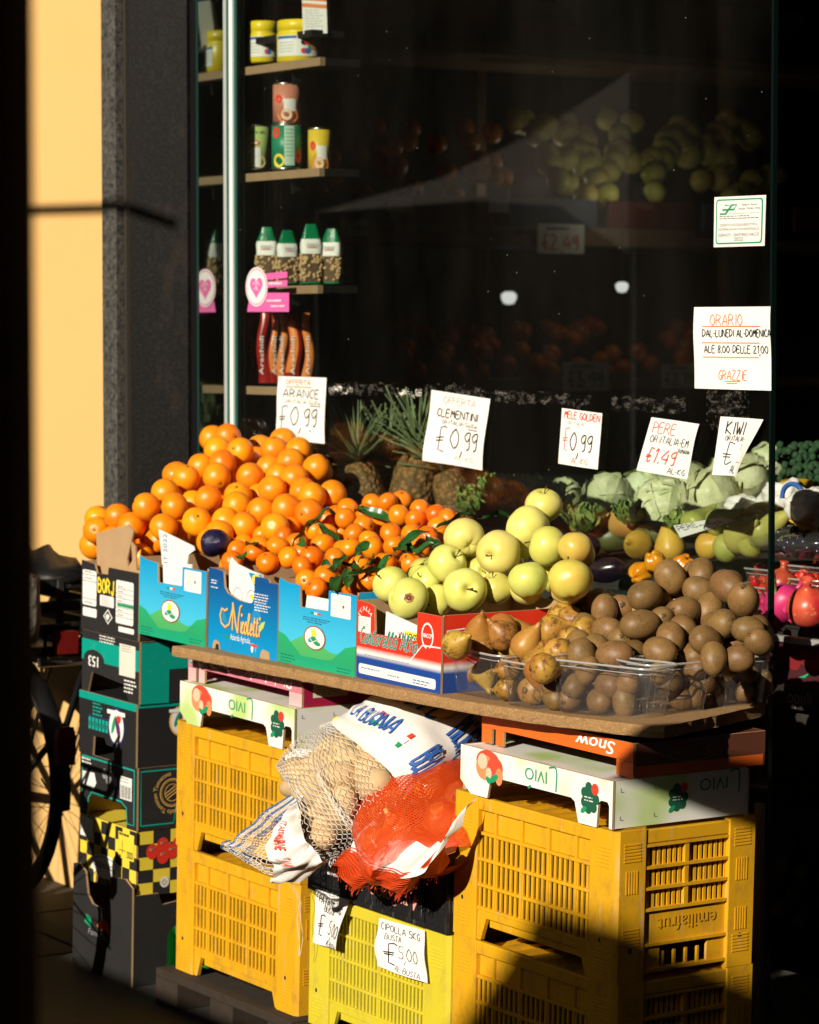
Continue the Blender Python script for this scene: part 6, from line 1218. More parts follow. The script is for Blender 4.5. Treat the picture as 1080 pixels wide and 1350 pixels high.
for i, (px, w_, dy) in enumerate(((331, 15, .02), (347, 17, 0), (361, 13, .01), (373, 12, .02), (388, 22, .0), (406, 14, .02))):
    p = wat(px, 505, JY + dy); s = (CAM - p).length / FPX; w = w_ * s; h = 92 * s; mb = MB(); a = random.Random(i).uniform(-.25, .25)
    def sp_(u, t): an = 2 * math.pi * u; e = math.sin(math.pi * min(1, .12 + t * .85)) ** .7; return (math.cos(an) * w / 2 * (1.05 - .35 * t) + .006 * math.sin(t * 7 + i) , math.sin(an) * w * .38 * e, t * h)
    mb.grid(lambda u, v: sp_(u, v), 16, 22, SNR if i != 3 and i != 5 else SNO, wrap=True)
    yaw = math.atan2((CAM - p).y, (CAM - p).x) + math.pi / 2 + a
    if i in (2, 4): mb.grid(lambda u, v: V(sp_(.62 + .2 * u, .15 + .75 * v)) + V((0, -.0012, 0)), 6, 12, SNO)
    TT = lambda u, v, hh: (v - .0, -w * .38 - .002 - hh, u); prnt(mb, lambda u, v, hh: TT(u, -v + .004, hh), 'Arachidi', h * .12, 0, .011, LBL, .001, width=h * .55)
    o = mb.build('snack_bag', mw=Matrix.Translation(p) @ Matrix.Rotation(yaw, 4, 'Z')); tag(o, ('shaded dark red snack bag at the left end of the lowest corner shelf', 'glossy dark red snack bag, second from the left on the lowest shelf', 'red and orange snack bag, third from the left on the lowest shelf', 'narrow orange snack bag in the middle of the lowest shelf', 'wide red snack bag with white lettering on the lowest shelf', 'orange snack bag at the right end of the lowest shelf')[i], 'snack bag', 'snack bags on the corner shelf')
p = wat(418, 44); mb = MB(); mb.box(-.033, .033, -.02, .02, 0, .13, LBL); [mb.flat([(-.033, .07 + k * .018), (.033, .064 + k * .018), (.033, .074 + k * .018), (-.033, .08 + k * .018)], ORI, lambda u, v, hh: (u, -.0202 - hh, v), .0005) for k in range(3)]; greek(mb, lambda u, v, hh: (u, -.0202 - hh, v), -.025, .06, .05, 7, .007, GRI, .0005, .0012)
o = mb.build('food_packet', mw=Matrix.Translation(p) @ Matrix.Rotation(.75, 4, 'Z') @ Matrix.Rotation(.12, 4, 'X')); tag(o, 'white and orange food packet above the yellow jars at the top of the shelf', 'packet')
mb = MB(); a = wat(380, 45, .755); mb.box(a.x - .15, a.x + .17, .72, .82, a.z - .02, a.z - .003, SHD); o = mb.build('shelf_board', sh)

# ------------------------------------------------------------------ inside the shop: produce behind the glass and at the open end
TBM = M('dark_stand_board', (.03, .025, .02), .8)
tb = thing('produce_stand', 'dark stepped produce stand inside the shop behind the glass', 'stand', TR(0, 0, 0, 0, ID))
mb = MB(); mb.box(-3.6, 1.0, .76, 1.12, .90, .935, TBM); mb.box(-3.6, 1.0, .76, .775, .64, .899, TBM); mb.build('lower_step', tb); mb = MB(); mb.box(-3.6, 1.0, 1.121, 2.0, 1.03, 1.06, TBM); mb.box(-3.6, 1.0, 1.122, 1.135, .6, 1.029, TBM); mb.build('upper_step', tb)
mb = MB(); a = at(1030, 838, .74, ID); mb.box(a.x - .55, 1.0, .735, .755, a.z - .012, a.z, M('pale_metal_lip', (.30, .29, .27), .5)); mb.build('front_lip', tb)
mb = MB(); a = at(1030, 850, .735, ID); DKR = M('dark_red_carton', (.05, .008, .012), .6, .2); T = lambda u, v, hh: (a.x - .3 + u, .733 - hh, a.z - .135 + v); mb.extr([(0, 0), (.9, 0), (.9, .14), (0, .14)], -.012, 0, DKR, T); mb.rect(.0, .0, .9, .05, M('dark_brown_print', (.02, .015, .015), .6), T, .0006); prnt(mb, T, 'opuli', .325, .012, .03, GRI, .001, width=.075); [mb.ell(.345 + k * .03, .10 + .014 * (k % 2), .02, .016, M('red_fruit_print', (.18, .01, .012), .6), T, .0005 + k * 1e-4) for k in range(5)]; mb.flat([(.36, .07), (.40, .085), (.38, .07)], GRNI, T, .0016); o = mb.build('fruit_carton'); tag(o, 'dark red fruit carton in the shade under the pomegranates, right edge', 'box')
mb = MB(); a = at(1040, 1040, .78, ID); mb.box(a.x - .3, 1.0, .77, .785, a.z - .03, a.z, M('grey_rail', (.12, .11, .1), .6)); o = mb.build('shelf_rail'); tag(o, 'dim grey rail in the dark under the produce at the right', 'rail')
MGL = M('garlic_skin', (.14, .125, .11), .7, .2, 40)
gar = MB(); gar.lathe([(.001, -.026), (.02, -.024), (.034, -.008), (.034, .006), (.02, .022), (.007, .032), (.005, .05), (.001, .05)], MGL, 18, lambda q: q * (1 + .05 * math.cos(6 * math.atan2(q.y, q.x)))); GM = gar.mesh('garlic_bulb')
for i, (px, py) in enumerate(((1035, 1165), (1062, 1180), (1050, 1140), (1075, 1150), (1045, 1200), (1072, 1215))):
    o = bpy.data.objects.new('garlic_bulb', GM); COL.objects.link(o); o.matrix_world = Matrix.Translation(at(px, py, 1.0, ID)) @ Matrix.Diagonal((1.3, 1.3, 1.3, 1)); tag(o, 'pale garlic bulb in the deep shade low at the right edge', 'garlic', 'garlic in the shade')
mb = MB(); a = at(1050, 1235, 1.0, ID); mb.box(a.x - .3, a.x + .5, .86, 1.3, a.z - .04, a.z - .02, TBM); o = mb.build('shelf_board'); tag(o, 'dark low shelf under the garlic at the right', 'shelf')

k = NT('cabbage_leaf'); c = k.mix(k.ramp(k.noise(28, 5), .3, .7), (.46, .54, .24), (.74, .76, .50)); c = k.mix(k.ramp(k.noise(60, 4, .7, (2, 2, .4)), .58, .72), c, (.84, .85, .66)); k.base(k.rand(c, .02, .12)); k.p.inputs['Roughness'].default_value = .45; k.bump(k.noise(45, 5, .7), .7, .006); MCAB = k.m
def cabbage_me(seed, R):
    mb = MB(); r = random.Random(seed); mb.lathe(sphere_prof(R * .90, 16, .92), MCAB, 26, wob(seed, .06))
    for k_ in range(13):
        ax = V((r.gauss(0, 1), r.gauss(0, 1), r.gauss(0, .8))).normalized(); e1 = ax.orthogonal().normalized(); e2 = ax.cross(e1); sp0 = r.uniform(.75, 1.1); rr_ = R * (.92 + .012 * k_)
        def f(u, v, ax=ax, e1=e1, e2=e2, sp0=sp0, rr_=rr_, ph=k_):
            a = (u - .5) * 2 * sp0; b = (v - .5) * 2 * sp0; d = math.hypot(a, b); edge = max(0, d - .6 * sp0)
            dr = (ax + e1 * math.tan(a * .75) + e2 * math.tan(b * .75)).normalized(); return dr * rr_ * (1 + .20 * edge ** 1.3 + .07 * edge * math.sin(7 * math.atan2(b, a) + ph) + .015 * NZ.noise(dr * 5 + V((ph, 0, 0))))
        mb.grid(f, 9, 9, MCAB)
    return mb.mesh('cabbage')
CBM = [cabbage_me(50 + i, .075) for i in range(3)]; rr = random.Random(9)
CB = [(800, 655, 33, 1.30), (848, 648, 30, 1.5), (874, 664, 37, 1.22), (938, 657, 40, 1.25), (905, 640, 33, 1.55), (985, 632, 34, 1.6), (960, 622, 28, 1.8), (1003, 640, 26, 1.75), (745, 655, 24, 1.5), (1012, 612, 26, 1.9)]
for i, (px, py, rp_, y) in enumerate(CB):
    p = at(px, py, y, ID); s = rp_ / FPX * (p - CAM).length / .078; o = bpy.data.objects.new('cabbage', CBM[i % 3]); COL.objects.link(o); o.matrix_world = Matrix.Translation(p) @ rand_rot(rr) @ Matrix.Diagonal((s, s, s, 1))
    tag(o, ['pale cabbage behind the glass at the left of the row, under the MELE sign', 'cabbage half hidden at the back under the PERE sign', 'large cabbage in the middle behind the glass with veined leaf', 'large smooth cabbage behind the glass under the KIWI sign', 'cabbage at the back between the two large ones', 'yellowish cabbage at the right behind the glass', 'cabbage at the top right of the heap', 'small cabbage beside the pane edge', 'lettuce like cabbage at the left end', 'pale cabbage right behind the pane edge'][i], 'cabbage', 'cabbages behind the glass')
k = NT('lettuce_leaf'); c = k.mix(k.ramp(k.noise(35, 5), .3, .7), (.08, .20, .03), (.34, .46, .12)); k.base(k.rand(c, .02, .2)); k.p.inputs['Roughness'].default_value = .5; k.bump(k.noise(60, 5), .8, .005); LET = k.m
def leafy_me(seed, R, mat, n=26):
    r = random.Random(seed); mb = MB()
    for k_ in range(n):
        a = r.uniform(0, 6.28); tl = r.uniform(.1, 1.2); L = R * r.uniform(.7, 1.15); w = L * r.uniform(.5, .8)
        M_ = Matrix.Rotation(a, 3, 'Z') @ Matrix.Rotation(tl, 3, 'X')
        mb.grid(lambda u, v: M_ @ V(((u - .5) * w * math.sin(math.pi * (.15 + .8 * v)) ** .7, .12 * L * math.sin(u * 14 + v * 9) * v + .25 * L * v * v, L * v)), 8, 7, mat)
    return mb.mesh('leaf_head')
LEM_ = [leafy_me(i, .085, LET) for i in range(2)]
for i, (px, py, y, s) in enumerate(((655, 655, .95, .9), (690, 660, 1.0, 1.0), (725, 665, 1.05, .9), (770, 690, .95, .8), (620, 665, .95, .8), (830, 680, 1.0, .7), (895, 690, 1.0, .6))):
    o = bpy.data.objects.new('lettuce_head', LEM_[i % 2]); COL.objects.link(o); o.matrix_world = Matrix.Translation(at(px, py + 12, y, ID)) @ Matrix.Rotation(i * 1.3, 4, 'Z') @ Matrix.Diagonal((s, s, s, 1)); tag(o, 'green leafy lettuce head behind the glass, ' + ('left end', 'above the apples', 'behind the topmost apple', 'below the first cabbage', 'far left', 'between two cabbages', 'in front of the cabbages')[i], 'lettuce', 'leafy heads behind the glass')
k = NT('broccoli_green'); c = k.mix(k.noise(120, 5), (.012, .045, .016), (.035, .10, .035)); k.base(c); k.p.inputs['Roughness'].default_value = .8; k.bump(k.noise(220, 5), 1, .006); BRO = k.m
mb = MB(); r = random.Random(2); mb.tube([(0, 0, -.08), (0, 0, .0)], [.018, .03], LET, 10)
for i in range(170): c_ = V((r.gauss(0, .034), r.gauss(0, .034), r.uniform(0, .045))); mb.lathe([(x * .009, z * .009) for x, z in sphere_prof(1, 6)], BRO, 8, lambda q: q + c_)
BM = mb.mesh('broccoli')
for i, (px, py, y, lab) in enumerate(((1068, 612, 1.6, 'dark green broccoli head at the right edge above the white bags'), (1075, 640, 1.5, 'second broccoli head, lower at the right edge'))):
    o = bpy.data.objects.new('broccoli', BM); COL.objects.link(o); o.matrix_world = Matrix.Translation(at(px, py, y, ID)) @ Matrix.Diagonal((1.1, 1.1, 1.1, 1)); tag(o, lab, 'broccoli')
# white carrier bags
for i, (px, py, y, s, lab) in enumerate(((985, 672, 1.1, .6, 'white plastic bag behind the glass edge'), (1035, 662, 1.15, .85, 'crumpled white plastic bag at the open end of the stand'), (1075, 668, 1.05, .8, 'white plastic bag at the right edge above the grapes'))):
    mb = MB(); mb.lathe(sphere_prof(.075, 26, .7), WPL, 48, lambda p_: p_ * (1 + .4 * NZ.noise(p_ * 20 + V((i * 5, 0, 0))) + .22 * NZ.noise(p_ * 48 + V((i, 0, 0))) + .08 * NZ.noise(p_ * 130))); o = mb.build('plastic_bag', mw=Matrix.Translation(at(px, py, y, ID)) @ Matrix.Diagonal((s, s, s, 1))); tag(o, lab, 'plastic bag')
mb = MB(); mb.lathe(sphere_prof(.05, 10, .4), M('yellow_film', (.62, .38, .02), .3, .2, 30), 20, wob(3, .4)); o = mb.build('lemon_pack', mw=Matrix.Translation(at(1048, 640, 1.2, ID))); tag(o, 'yellow packed fruit between the white bags', 'packet')
mb = MB(); P_ = [at(1045, 655, 1.08, ID) + V((.0, 0, .03 * math.cos(t)))+ V((.035 * math.sin(t), 0, 0)) for t in [R_(-100 + 12 * q) for q in range(20)]]; mb.tube(P_, .006, BLUI, 6); o = mb.build('blue_band'); tag(o, 'blue tape band on the white bag', 'band')
# squash, pears, mangoes behind the glass
MGP = peel('green_pear_skin', (.34, .36, .07), (.44, .42, .10), .4, 160, .15, ((.22, .16, .04), 80, .6), .12, .02, .4, 0); MMA = peel('mango_skin', (.46, .22, .05), (.50, .30, .07), .38, 120, .1, ((.2, .09, .02), 60, .62), .12, .015, .4, 0); MZU = peel('dark_green_skin', (.07, .09, .025), (.12, .13, .04), .4, 120, .15, None, .2, .02, .4, 0); MYP = peel('yellow_pear_skin', (.66, .44, .06), (.62, .34, .05), .38, 120, .1, ((.35, .16, .03), 70, .62), .08, .01, .4, 0); MEG = M('aubergine_skin', (.012, .006, .014), .22, .2, 20); MPE = peel('orange_pepper_skin', (.80, .24, .006), (.84, .32, .01), .25, 60, .1, None, .08, .01, .5, 0)
B1 = [pear_me('pear', .036, MGP, 31, .9), pear_me('pear', .036, MYP, 32, .7), pear_me('pear', .036, MMA, 33, .3)]; MAN = [kiwi_me('mango', .045, MMA, 70, 1.35), kiwi_me('mango', .045, MZU, 71, 1.5)]
def wp(px, py, y, s, me, name, label, cat, rot=(0, 0, 0), group=None):
    o = bpy.data.objects.new(name, me); COL.objects.link(o); p = at(px, py, y, ID); o.matrix_world = Matrix.Translation(p) @ Matrix.Rotation(rot[2], 4, 'Z') @ Matrix.Rotation(rot[0], 4, 'X') @ Matrix.Rotation(rot[1], 4, 'Y') @ Matrix.Diagonal((s, s, s, 1)); return tag(o, label, cat, group)
GQ = 'pears and mangoes behind the glass'
for px, py, s, mi, rot, lab in ((842, 718, 1.0, 1, (1.4, .3, .4), 'round yellow pear behind the glass, blossom end to the street'), (884, 722, 1.05, 1, (.1, .1, 0), 'upright yellow pear with a tall stalk behind the glass'), (935, 720, .95, 1, (.2, 1.5, .2), 'yellow pear lying behind the glass under the tilted sign'), (958, 722, 1.0, 0, (.3, 1.2, .4), 'brownish green pear lying right of the middle behind the glass'), (978, 706, 1.25, 0, (.2, 1.5, -.3), 'long green pear lying at the pane edge'), (1004, 700, 1.1, 0, (.4, 1.2, .9), 'green pear at the pane edge, upper one'), (990, 716, 1.0, 0, (.5, .8, .2), 'green pear at the pane edge, lower one'), (915, 690, .9, 0, (.6, 1.2, 2), 'green pear behind the tilted price sign'), (945, 688, .9, 0, (.4, 1.4, .6), 'green pear in front of the cabbages')):
    wp(px, py, 1.0, s, B1[mi], 'pear', lab, 'pear', rot, GQ)
for px, py, s, mi, rot, lab in ((830, 688, .95, 0, (.1, 1.5, .5), 'brown orange mango lying below the cabbages'), (770, 690, .7, 0, (.1, 1.5, .2), 'small orange mango behind the topmost apples'), (800, 690, .6, 0, (.3, 1.2, .9), 'orange mango right of the topmost apples'), (785, 712, .95, 1, (.1, 1.5, .6), 'dark green squash behind the apples'), (815, 708, .85, 1, (.2, 1.4, 1.1), 'dark green squash left of the yellow pears'), (862, 705, .8, 1, (.1, 1.5, .3), 'green squash behind the upright pear'), (990, 690, .7, 0, (.1, 1.2, .3), 'brown mango behind the green pears')):
    wp(px, py, 1.05, s, MAN[mi], 'mango' if mi == 0 else 'squash', lab, 'fruit', rot, GQ)
EG = kiwi_me('aubergine', .042, MEG, 72, 1.6)
for i, (px, py) in enumerate(((772, 722), (800, 752))): wp(px, py, .90 + .02 * i, .75, EG, 'aubergine', 'glossy black aubergine behind the glass, right of the apples', 'aubergine', (.3, 1.2 + .2 * i, .6 * i), 'aubergines behind the glass')
PEP = MB(); PEP.lathe(sphere_prof(.036, 14, 1.05, .4, .2), MPE, 24, lambda q: q * (1 + .10 * math.cos(4 * math.atan2(q.y, q.x)))); PEPM = PEP.mesh('pepper')
for i, (px, py) in enumerate(((864, 742), (900, 746), (845, 755), (880, 758))): wp(px, py, .88, .75, PEPM, 'pepper', 'orange pepper behind the glass above the kiwis', 'pepper', (.6, .5 * i, i), 'orange peppers behind the glass')
GRC = M('dark_green_carton', (.006, .014, .010), .6, .2); mb = MB(); a = at(790, 775, .80, ID); b = at(960, 775, .80, ID); mb.box(a.x, b.x, .79, .797, .937, a.z, GRC); o = mb.build('fruit_carton'); tag(o, 'dark green carton edge in front of the peppers behind the glass', 'box')
sign('paper_sign', 'tilted white price card PERE lying on the pears behind the glass', (888, 693, 950, 682, 972, 686, 897, 709), ID, .97, [('PERE', .05, .5, .4, BLK, {'fit': .4}), ('2,99', .45, .9, .45, BLK, {'fit': .4})], mat=LBL)
# strawberries, dragon fruit, pomegranates, grapes
MSB = peel('strawberry_skin', (.62, .02, .012), (.72, .05, .015), .3, 420, .5, ((.72, .35, .08), 190, .66), .12, .008, .5, 0)
mb = MB(); mb.lathe([(.0005, -.019), (.007, -.014), (.013, -.003), (.0145, .005), (.011, .012), (.004, .014), (.0005, .013)], MSB, 14, wob(1, .08)); [mb.flat([(0, 0), (.010 * math.cos(a - .3), .010 * math.sin(a - .3)), (.015 * math.cos(a), .015 * math.sin(a)), (.010 * math.cos(a + .3), .010 * math.sin(a + .3))], LEAF, lambda u, v, hh: (u, v, .0142 - 18 * (u * u + v * v) + hh), .0004) for a in (0, 1.05, 2.1, 3.14, 4.2, 5.2)]; SBM = mb.mesh('strawberry')
rr = random.Random(31); n = 0
for bx0, py0, y, lab in ((988, 778, .90, 'strawberry in the punnet just behind the pane edge'), (1048, 768, .92, 'strawberry in the punnet at the open end of the stand'), (1010, 756, 1.06, 'strawberry in the back punnet near the pane edge'), (1066, 752, 1.06, 'strawberry in the back punnet at the right edge')):
    b = at(bx0, py0, y, ID); punnet(Matrix.Translation((b.x, b.y + .05, b.z - .062)), .17, .11, .07, 'clear punnet of strawberries, ' + lab[18:])
    for k_ in range(26):
        q = b + V((rr.uniform(-.07, .07), rr.uniform(.005, .095), rr.uniform(-.035, .012))); o = bpy.data.objects.new('strawberry', SBM); COL.objects.link(o); o.matrix_world = Matrix.Translation(q) @ rand_rot(rr); tag(o, lab, 'strawberry', lab.replace('strawberry', 'strawberries'))
k = NT('dragon_fruit_skin'); c = k.mix(k.noise(20, 4), (.55, .015, .12), (.72, .05, .22)); k.base(c); k.p.inputs['Roughness'].default_value = .4; MDR = k.m
mb = MB(); mb.lathe(sphere_prof(.045, 16, 1.2), MDR, 22, wob(6, .1)); r = random.Random(4)
for i in range(14):
    a = i * 2.4; z = -.04 + .08 * i / 13; rad = .045 * math.sqrt(max(.05, 1 - (z / .056) ** 2)); c_ = V((rad * math.cos(a), rad * math.sin(a), z)); o_ = c_.normalized(); mb.tube([c_ * .95, c_ + o_ * .006 + V((0, 0, .014)), c_ + o_ * .012 + V((0, 0, .034))], [.009, .006, .0006], MDR if i % 3 else LET, 5)
DRM = mb.mesh('dragon_fruit')
wp(1032, 796, .80, .95, DRM, 'dragon_fruit', 'bright pink dragon fruit right of the pane edge', 'dragon fruit', (.5, .6, .4)); wp(1014, 812, .79, .7, DRM, 'dragon_fruit', 'second pink dragon fruit half behind the pane edge', 'dragon fruit', (1.5, .2, 1))
MPG = peel('pomegranate_skin', (.42, .035, .02), (.52, .12, .04), .35, 120, .1, ((.6, .3, .1), 40, .6), .08, .01, .5, 0)
mb = MB(); mb.lathe([(x * .043, z * .043) for x, z in sphere_prof(1, 14, .92)][:-2] + [(.010, .040), (.008, .048), (.013, .058), (.011, .058), (.006, .048), (.0005, .046)], MPG, 24, wob(3, .06)); PGM = mb.mesh('pomegranate')
wp(1066, 800, .80, 1.15, PGM, 'pomegranate', 'large red pomegranate at the right edge', 'pomegranate', (.3, .2, 0)); wp(1030, 770, .92, .9, PGM, 'pomegranate', 'brownish pomegranate with an upright crown behind the dragon fruit', 'pomegranate', (-.1, .1, 0)); wp(1084, 815, .86, 1.0, PGM, 'pomegranate', 'pomegranate cut off by the right edge of the picture', 'pomegranate', (.6, .5, 2))
GPM = M('black_grape_skin', (.012, .010, .022), .18, .2, 30)
for j, (bx0, py0, y) in enumerate(((1035, 712, 1.05), (1072, 718, 1.0))):
    b = at(bx0, py0, y, ID); mb = MB(); r = random.Random(j)
    for i in range(46): c_ = V((r.gauss(0, .035), r.gauss(0, .03), r.gauss(0, .014))); mb.lathe([(x * .0115, z * .0125) for x, z in sphere_prof(1, 8)], GPM, 10, lambda q: q + c_)
    o = mb.build('grape_bunch', mw=Matrix.Translation(b)); tag(o, ('black grape bunch in clear film just right of the pane edge', 'black grape bunch at the right edge below the white bag')[j], 'grapes')
    mb = MB(); mb.lathe(sphere_prof(.075, 12, .45), CLEAR, 24, wob(j + 2, .35)); mb.build('film_wrap', o)
wp(1010, 690, 1.1, 1.2, MAN[0], 'mango', 'bagged yellow brown fruit behind the grapes', 'fruit', (.2, 1.2, .4)); wp(1078, 692, 1.1, 1.0, B1[1], 'pear', 'round yellow fruit at the right edge above the grapes', 'fruit', (1.4, 0, 0))
# pineapples
k = NT('pineapple_skin'); c = k.mix(k.ramp(k.vor(75), .1, .6), (.36, .17, .04), (.12, .07, .02)); k.base(c); k.p.inputs['Roughness'].default_value = .7; k.bump(k.vor(75), .9, .008); MPI = k.m
k = NT('pineapple_leaf'); c = k.mix(k.noise(25, 4), (.10, .15, .06), (.28, .34, .16)); k.base(c); k.p.inputs['Roughness'].default_value = .55; MPL = k.m
def pine_mesh(seed):
    r = random.Random(seed); b = MB(); b.lathe([(.001, -.09), (.04, -.088), (.056, -.05), (.058, 0), (.052, .05), (.035, .085), (.015, .092), (.001, .092)], MPI, 24, wob(seed, .06)); L = MB()
    for i in range(46):
        a = i * 2.4; t = i / 45; ln = .09 + .07 * math.sin(math.pi * (.2 + .6 * t)) + r.uniform(-.02, .02); tilt = 1.15 * (1 - t) + .12 + r.uniform(-.12, .12); M_ = Matrix.Rotation(a, 3, 'Z') @ Matrix.Rotation(-tilt, 3, 'Y'); wd = .020 - .006 * t
        L.grid(lambda u, v: M_ @ V((.012 * (1 - t) - .03 * v * v * (1 if i % 2 else -.4) - .25 * wd * (1 - (2 * u - 1) ** 2), (u - .5) * wd * (1 - v) ** .8, ln * v)) + V((0, 0, .085 + .02 * t)), 3, 6, MPL)
    return b.mesh('pineapple'), L.mesh('leaf_crown')
PIN = [pine_mesh(i) for i in range(2)]
for i, (px, py, y, s, tilt, lab) in enumerate(((480, 655, .80, 1.0, -.12, 'pineapple behind the glass right of the orange heap'), (545, 648, .90, 1.1, .1, 'pineapple behind the glass above the clementines'), (505, 650, 1.05, 1.0, .2, 'pineapple in the second row between two others'), (440, 650, .80, .95, -.25, 'shaded pineapple close behind the orange heap'), (600, 660, .95, .9, .35, 'pineapple leaning right behind the CLEMENTINI sign'))):
    o = wp(px, py, y, s, PIN[i % 2][0], 'pineapple', lab, 'pineapple', (.1, tilt, i), 'pineapples behind the glass'); l = bpy.data.objects.new('leaf_crown', PIN[i % 2][1]); COL.objects.link(l); l.parent = o
a = at(470, 700, .8, ID)

# the dim shelving on the far inner wall
XS = -4.0
def sx(px, py): d = ray(px, py); return CAM + d * ((XS - CAM.x) / d.x)
SHW = M('inner_shelf_wood', (.16, .10, .05), .6, .2, 8); ws = thing('wall_shelving', 'dim wooden wall shelving deep inside the shop', 'shelf', TR(0, 0, 0, 0, ID))
for z in (2.665, 2.01, 1.50): mb = MB(); mb.box(XS - .55, XS, 1.2, 6.0, z - .035, z, SHW); mb.build('shelf_board', ws)
for y in (1.2, 3.0, 4.8): mb = MB(); mb.box(XS - .58, XS - .552, y, y + .04, .1, 3.0, SHW); mb.build('upright', ws)
CARD2 = M('cream_packet', (.42, .36, .28), .6, .2, 8)
for i in range(7):
    y = 1.7 + i * .36; mb = MB(); mb.box(XS - .3, XS - .05, y, y + .30, 2.667, 2.667 + (.26 if i < 4 else .20), CARD2 if i < 4 else M('dark_packet_%s' % 'red' if i % 2 else 'dark_packet_green', ((.14, .03, .02) if i % 2 else (.03, .08, .04)), .5))
    T = lambda u, v, hh: (XS - .049 + hh, u, v)
    if i < 4: mb.rect(y + .02, 2.72, y + .28, 2.76, TOM, T, .0006); greek(mb, T, y + .03, 2.83, .22, 1, .01, BLK, .0007, .03, i)
    o = mb.build('food_packet'); tag(o, ['cream packet with a red stripe at the left of the top inner shelf', 'second cream packet with a red stripe on the top inner shelf', 'third cream packet with a red stripe on the top inner shelf', 'fourth cream packet with a red stripe on the top inner shelf', 'dark green packet on the top inner shelf', 'dark red packet on the top inner shelf', 'dark green packet at the right of the top inner shelf'][i], 'packet', 'packets on the top inner shelf')
rr = random.Random(77); n = 0
for i in range(66):
    px = rr.uniform(740, 1060); py = rr.uniform(150, 262); p = sx(px, py); p.x -= .25 * (262 - py) / 110
    o = bpy.data.objects.new('apple', AM[rr.choice((0, 0, 1))]); COL.objects.link(o); s = rr.uniform(1.0, 1.2); o.matrix_world = Matrix.Translation(p + V((-.06, 0, 0))) @ rand_rot(rr) @ Matrix.Diagonal((s, s, s, 1)); tag(o, 'dim yellow apple in the heap on the inner wall shelf', 'apple', 'dim apples on the inner shelf')
for i in range(40):
    px = rr.uniform(440, 720); py = rr.uniform(160, 285); p = sx(px, py); p.x -= .25 * (285 - py) / 125
    o = bpy.data.objects.new('orange', OM[i % 4]); COL.objects.link(o); o.matrix_world = Matrix.Translation(p + V((-.06, 0, 0))) @ rand_rot(rr); tag(o, 'dim round fruit on the left half of the inner wall shelf', 'fruit', 'dim round fruit on the inner shelf')
for i in range(70):
    px = rr.uniform(560, 1010); py = rr.uniform(425, 492); p = sx(px, py); p.x -= .25 * (492 - py) / 67
    o = bpy.data.objects.new('tomato', CM[i % 4]); COL.objects.link(o); o.matrix_world = Matrix.Translation(p + V((-.06, 0, 0))) @ rand_rot(rr) @ Matrix.Diagonal((1.3, 1.3, 1.2, 1)); tag(o, 'dim red round fruit on the lower inner wall shelf', 'fruit', 'dim red fruit on the lower inner shelf')
mb = MB(); mb.box(XS - .5, XS - .02, 1.3, 3.6, 2.012, 2.04, SHW); [mb.box(XS - .04, XS - .028, 1.4 + q * .45, 1.8 + q * .45, 2.041, 2.14, (M('dim_red_carton', (.10, .015, .012), .6), M('dim_blue_carton', (.03, .05, .10), .6))[q % 2]) for q in range(9)]; mb.build('carton_fronts', ws)
for i, (px, py, w, t) in enumerate(((737, 315, 62, '2,49'), (770, 496, 62, '3,99'), (893, 496, 50, '2,19'), (525, 270, 30, ''), (655, 272, 26, ''), (465, 300, 34, '1,99'))):
    c = sx(px, py); s = (c - CAM).length / FPX; W_ = w * s; H_ = W_ * .62; mb = MB(); T = lambda u, v, hh: (XS + .012 + hh, c.y + u, c.z + v); mb.rect(-W_ / 2 / .8, -H_ / 2, W_ / 2 / .8, H_ / 2, LBL, T, 0)
    if t: write(mb, T, '€' + t, -W_ * .5, -H_ * .35, H_ * .5, RED if i == 0 else BLK, .001, .1, fit=W_); greek(mb, T, -W_ * .4, H_ * .3, W_ * .8, 1, .01, GRI, .001, .01)
    o = mb.build('price_card', mw=ID); tag(o, ['dim card with red price 2,49 on the edge of the inner shelf', 'dim card with price 3,99 on the lower inner shelf', 'dim card with price 2,19 on the lower inner shelf', 'small blank card left of the middle on the inner shelf', 'small blank card right of the middle on the inner shelf', 'dim card with price 1,99 at the left of the inner shelf'][i], 'price card', 'price cards on the inner shelf')
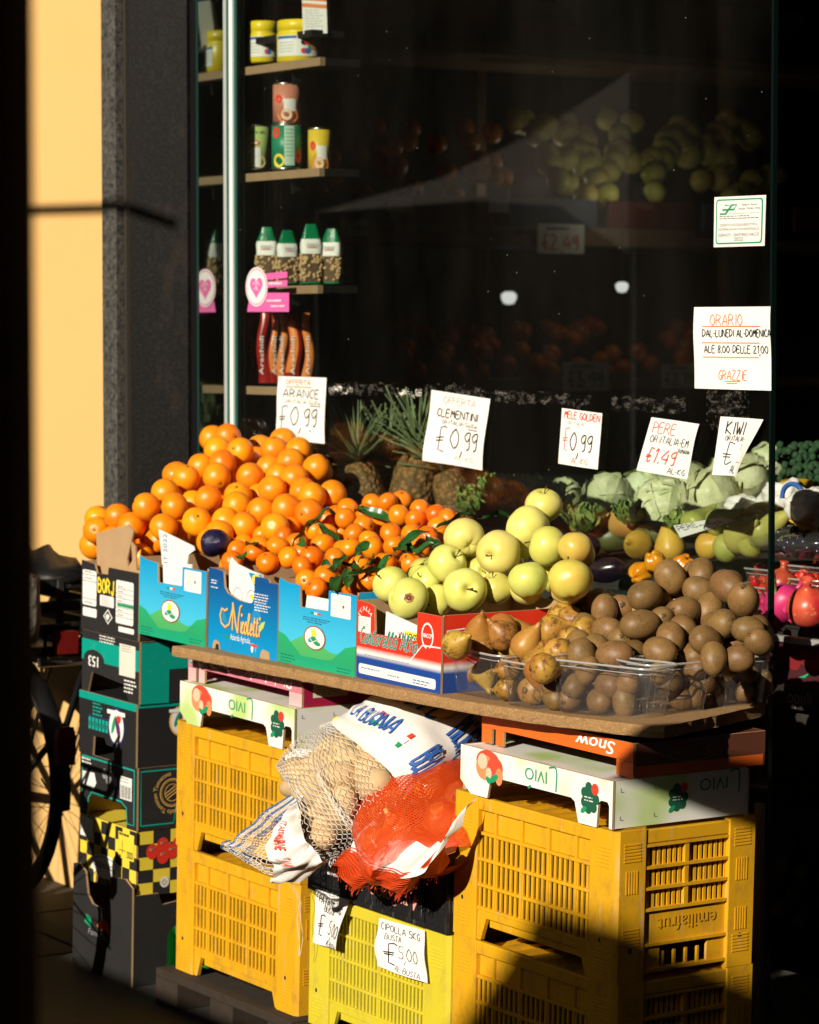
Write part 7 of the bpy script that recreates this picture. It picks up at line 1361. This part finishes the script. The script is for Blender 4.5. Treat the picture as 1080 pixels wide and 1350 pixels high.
k = NT('lit_lamp_glass'); k.p.inputs['Emission Color'].default_value = (1, .98, .95, 1); k.p.inputs['Emission Strength'].default_value = .65; LAMP = k.m
for i, (px, py, s_, el) in enumerate(((671, 392, .029, 1), (820, 378, .023, 1))):
    mb = MB(); mb.lathe([(.001, -.028), (.02, -.024), (.03, -.005), (.03, .012), (.015, .022), (.001, .022)], LAMP, 18); mb.tube([(0, 0, .02), (0, 0, .5)], .002, BLKM, 5); o = mb.build('hanging_lamp', mw=Matrix.Translation(at(px, py, 3.2, ID)) @ Matrix.Diagonal((s_ / .03, s_ / .03, s_ / .03, 1))); tag(o, ('small lit lamp hanging in the dark shop, left one', 'small lit lamp hanging in the dark shop, right one')[i], 'lamp', 'small lamps inside the shop')

# added tent canvas across the street, there for the pale reflection in the pane
k = NT('backlit_canvas'); k.n.remove(k.p); d = k.add('ShaderNodeBsdfDiffuse'); d.inputs[0].default_value = (.7, .68, .66, 1); t = k.add('ShaderNodeBsdfTranslucent'); t.inputs[0].default_value = (.7, .68, .66, 1); m_ = k.add('ShaderNodeMixShader'); k.ln(d.outputs[0], m_.inputs[1]); k.ln(t.outputs[0], m_.inputs[2]); k.ln(m_.outputs[0], k.out.inputs[0]); CANV = k.m
te = thing('market_tent', 'white canvas side of a market tent across the street', 'tent', TR(0, 0, 0, 0, ID))
mb = MB(); mb.extr([(-15.3, 2.60), (-13.6, 2.80), (-12.4, 3.08), (-11.42, 3.42), (-11.42, 2.2), (-12.2, 2.55), (-13.2, 2.62)], 0, .004, CANV, lambda u, v, hh: (u, -8.0 + hh, v)); mb.build('canvas', te)
mb = MB(); mb.tube([(-11.40, -8, -.5), (-11.40, -8, 3.45)], .02, GRYS, 8); mb.tube([(-15.3, -8, -.5), (-15.3, -8, 2.62)], .02, GRYS, 8); mb.build('tent_pole', te)

for o in [o for o in bpy.data.objects if o.get('category') == 'lamp']:
    l = bpy.data.lights.new('lamp_light', 'POINT'); l.energy = 0.4; l.shadow_soft_size = .05; l.color = (1, .86, .66); q = bpy.data.objects.new('lamp_light', l); COL.objects.link(q); q.parent = o; q.location = (.15, 0, .42)
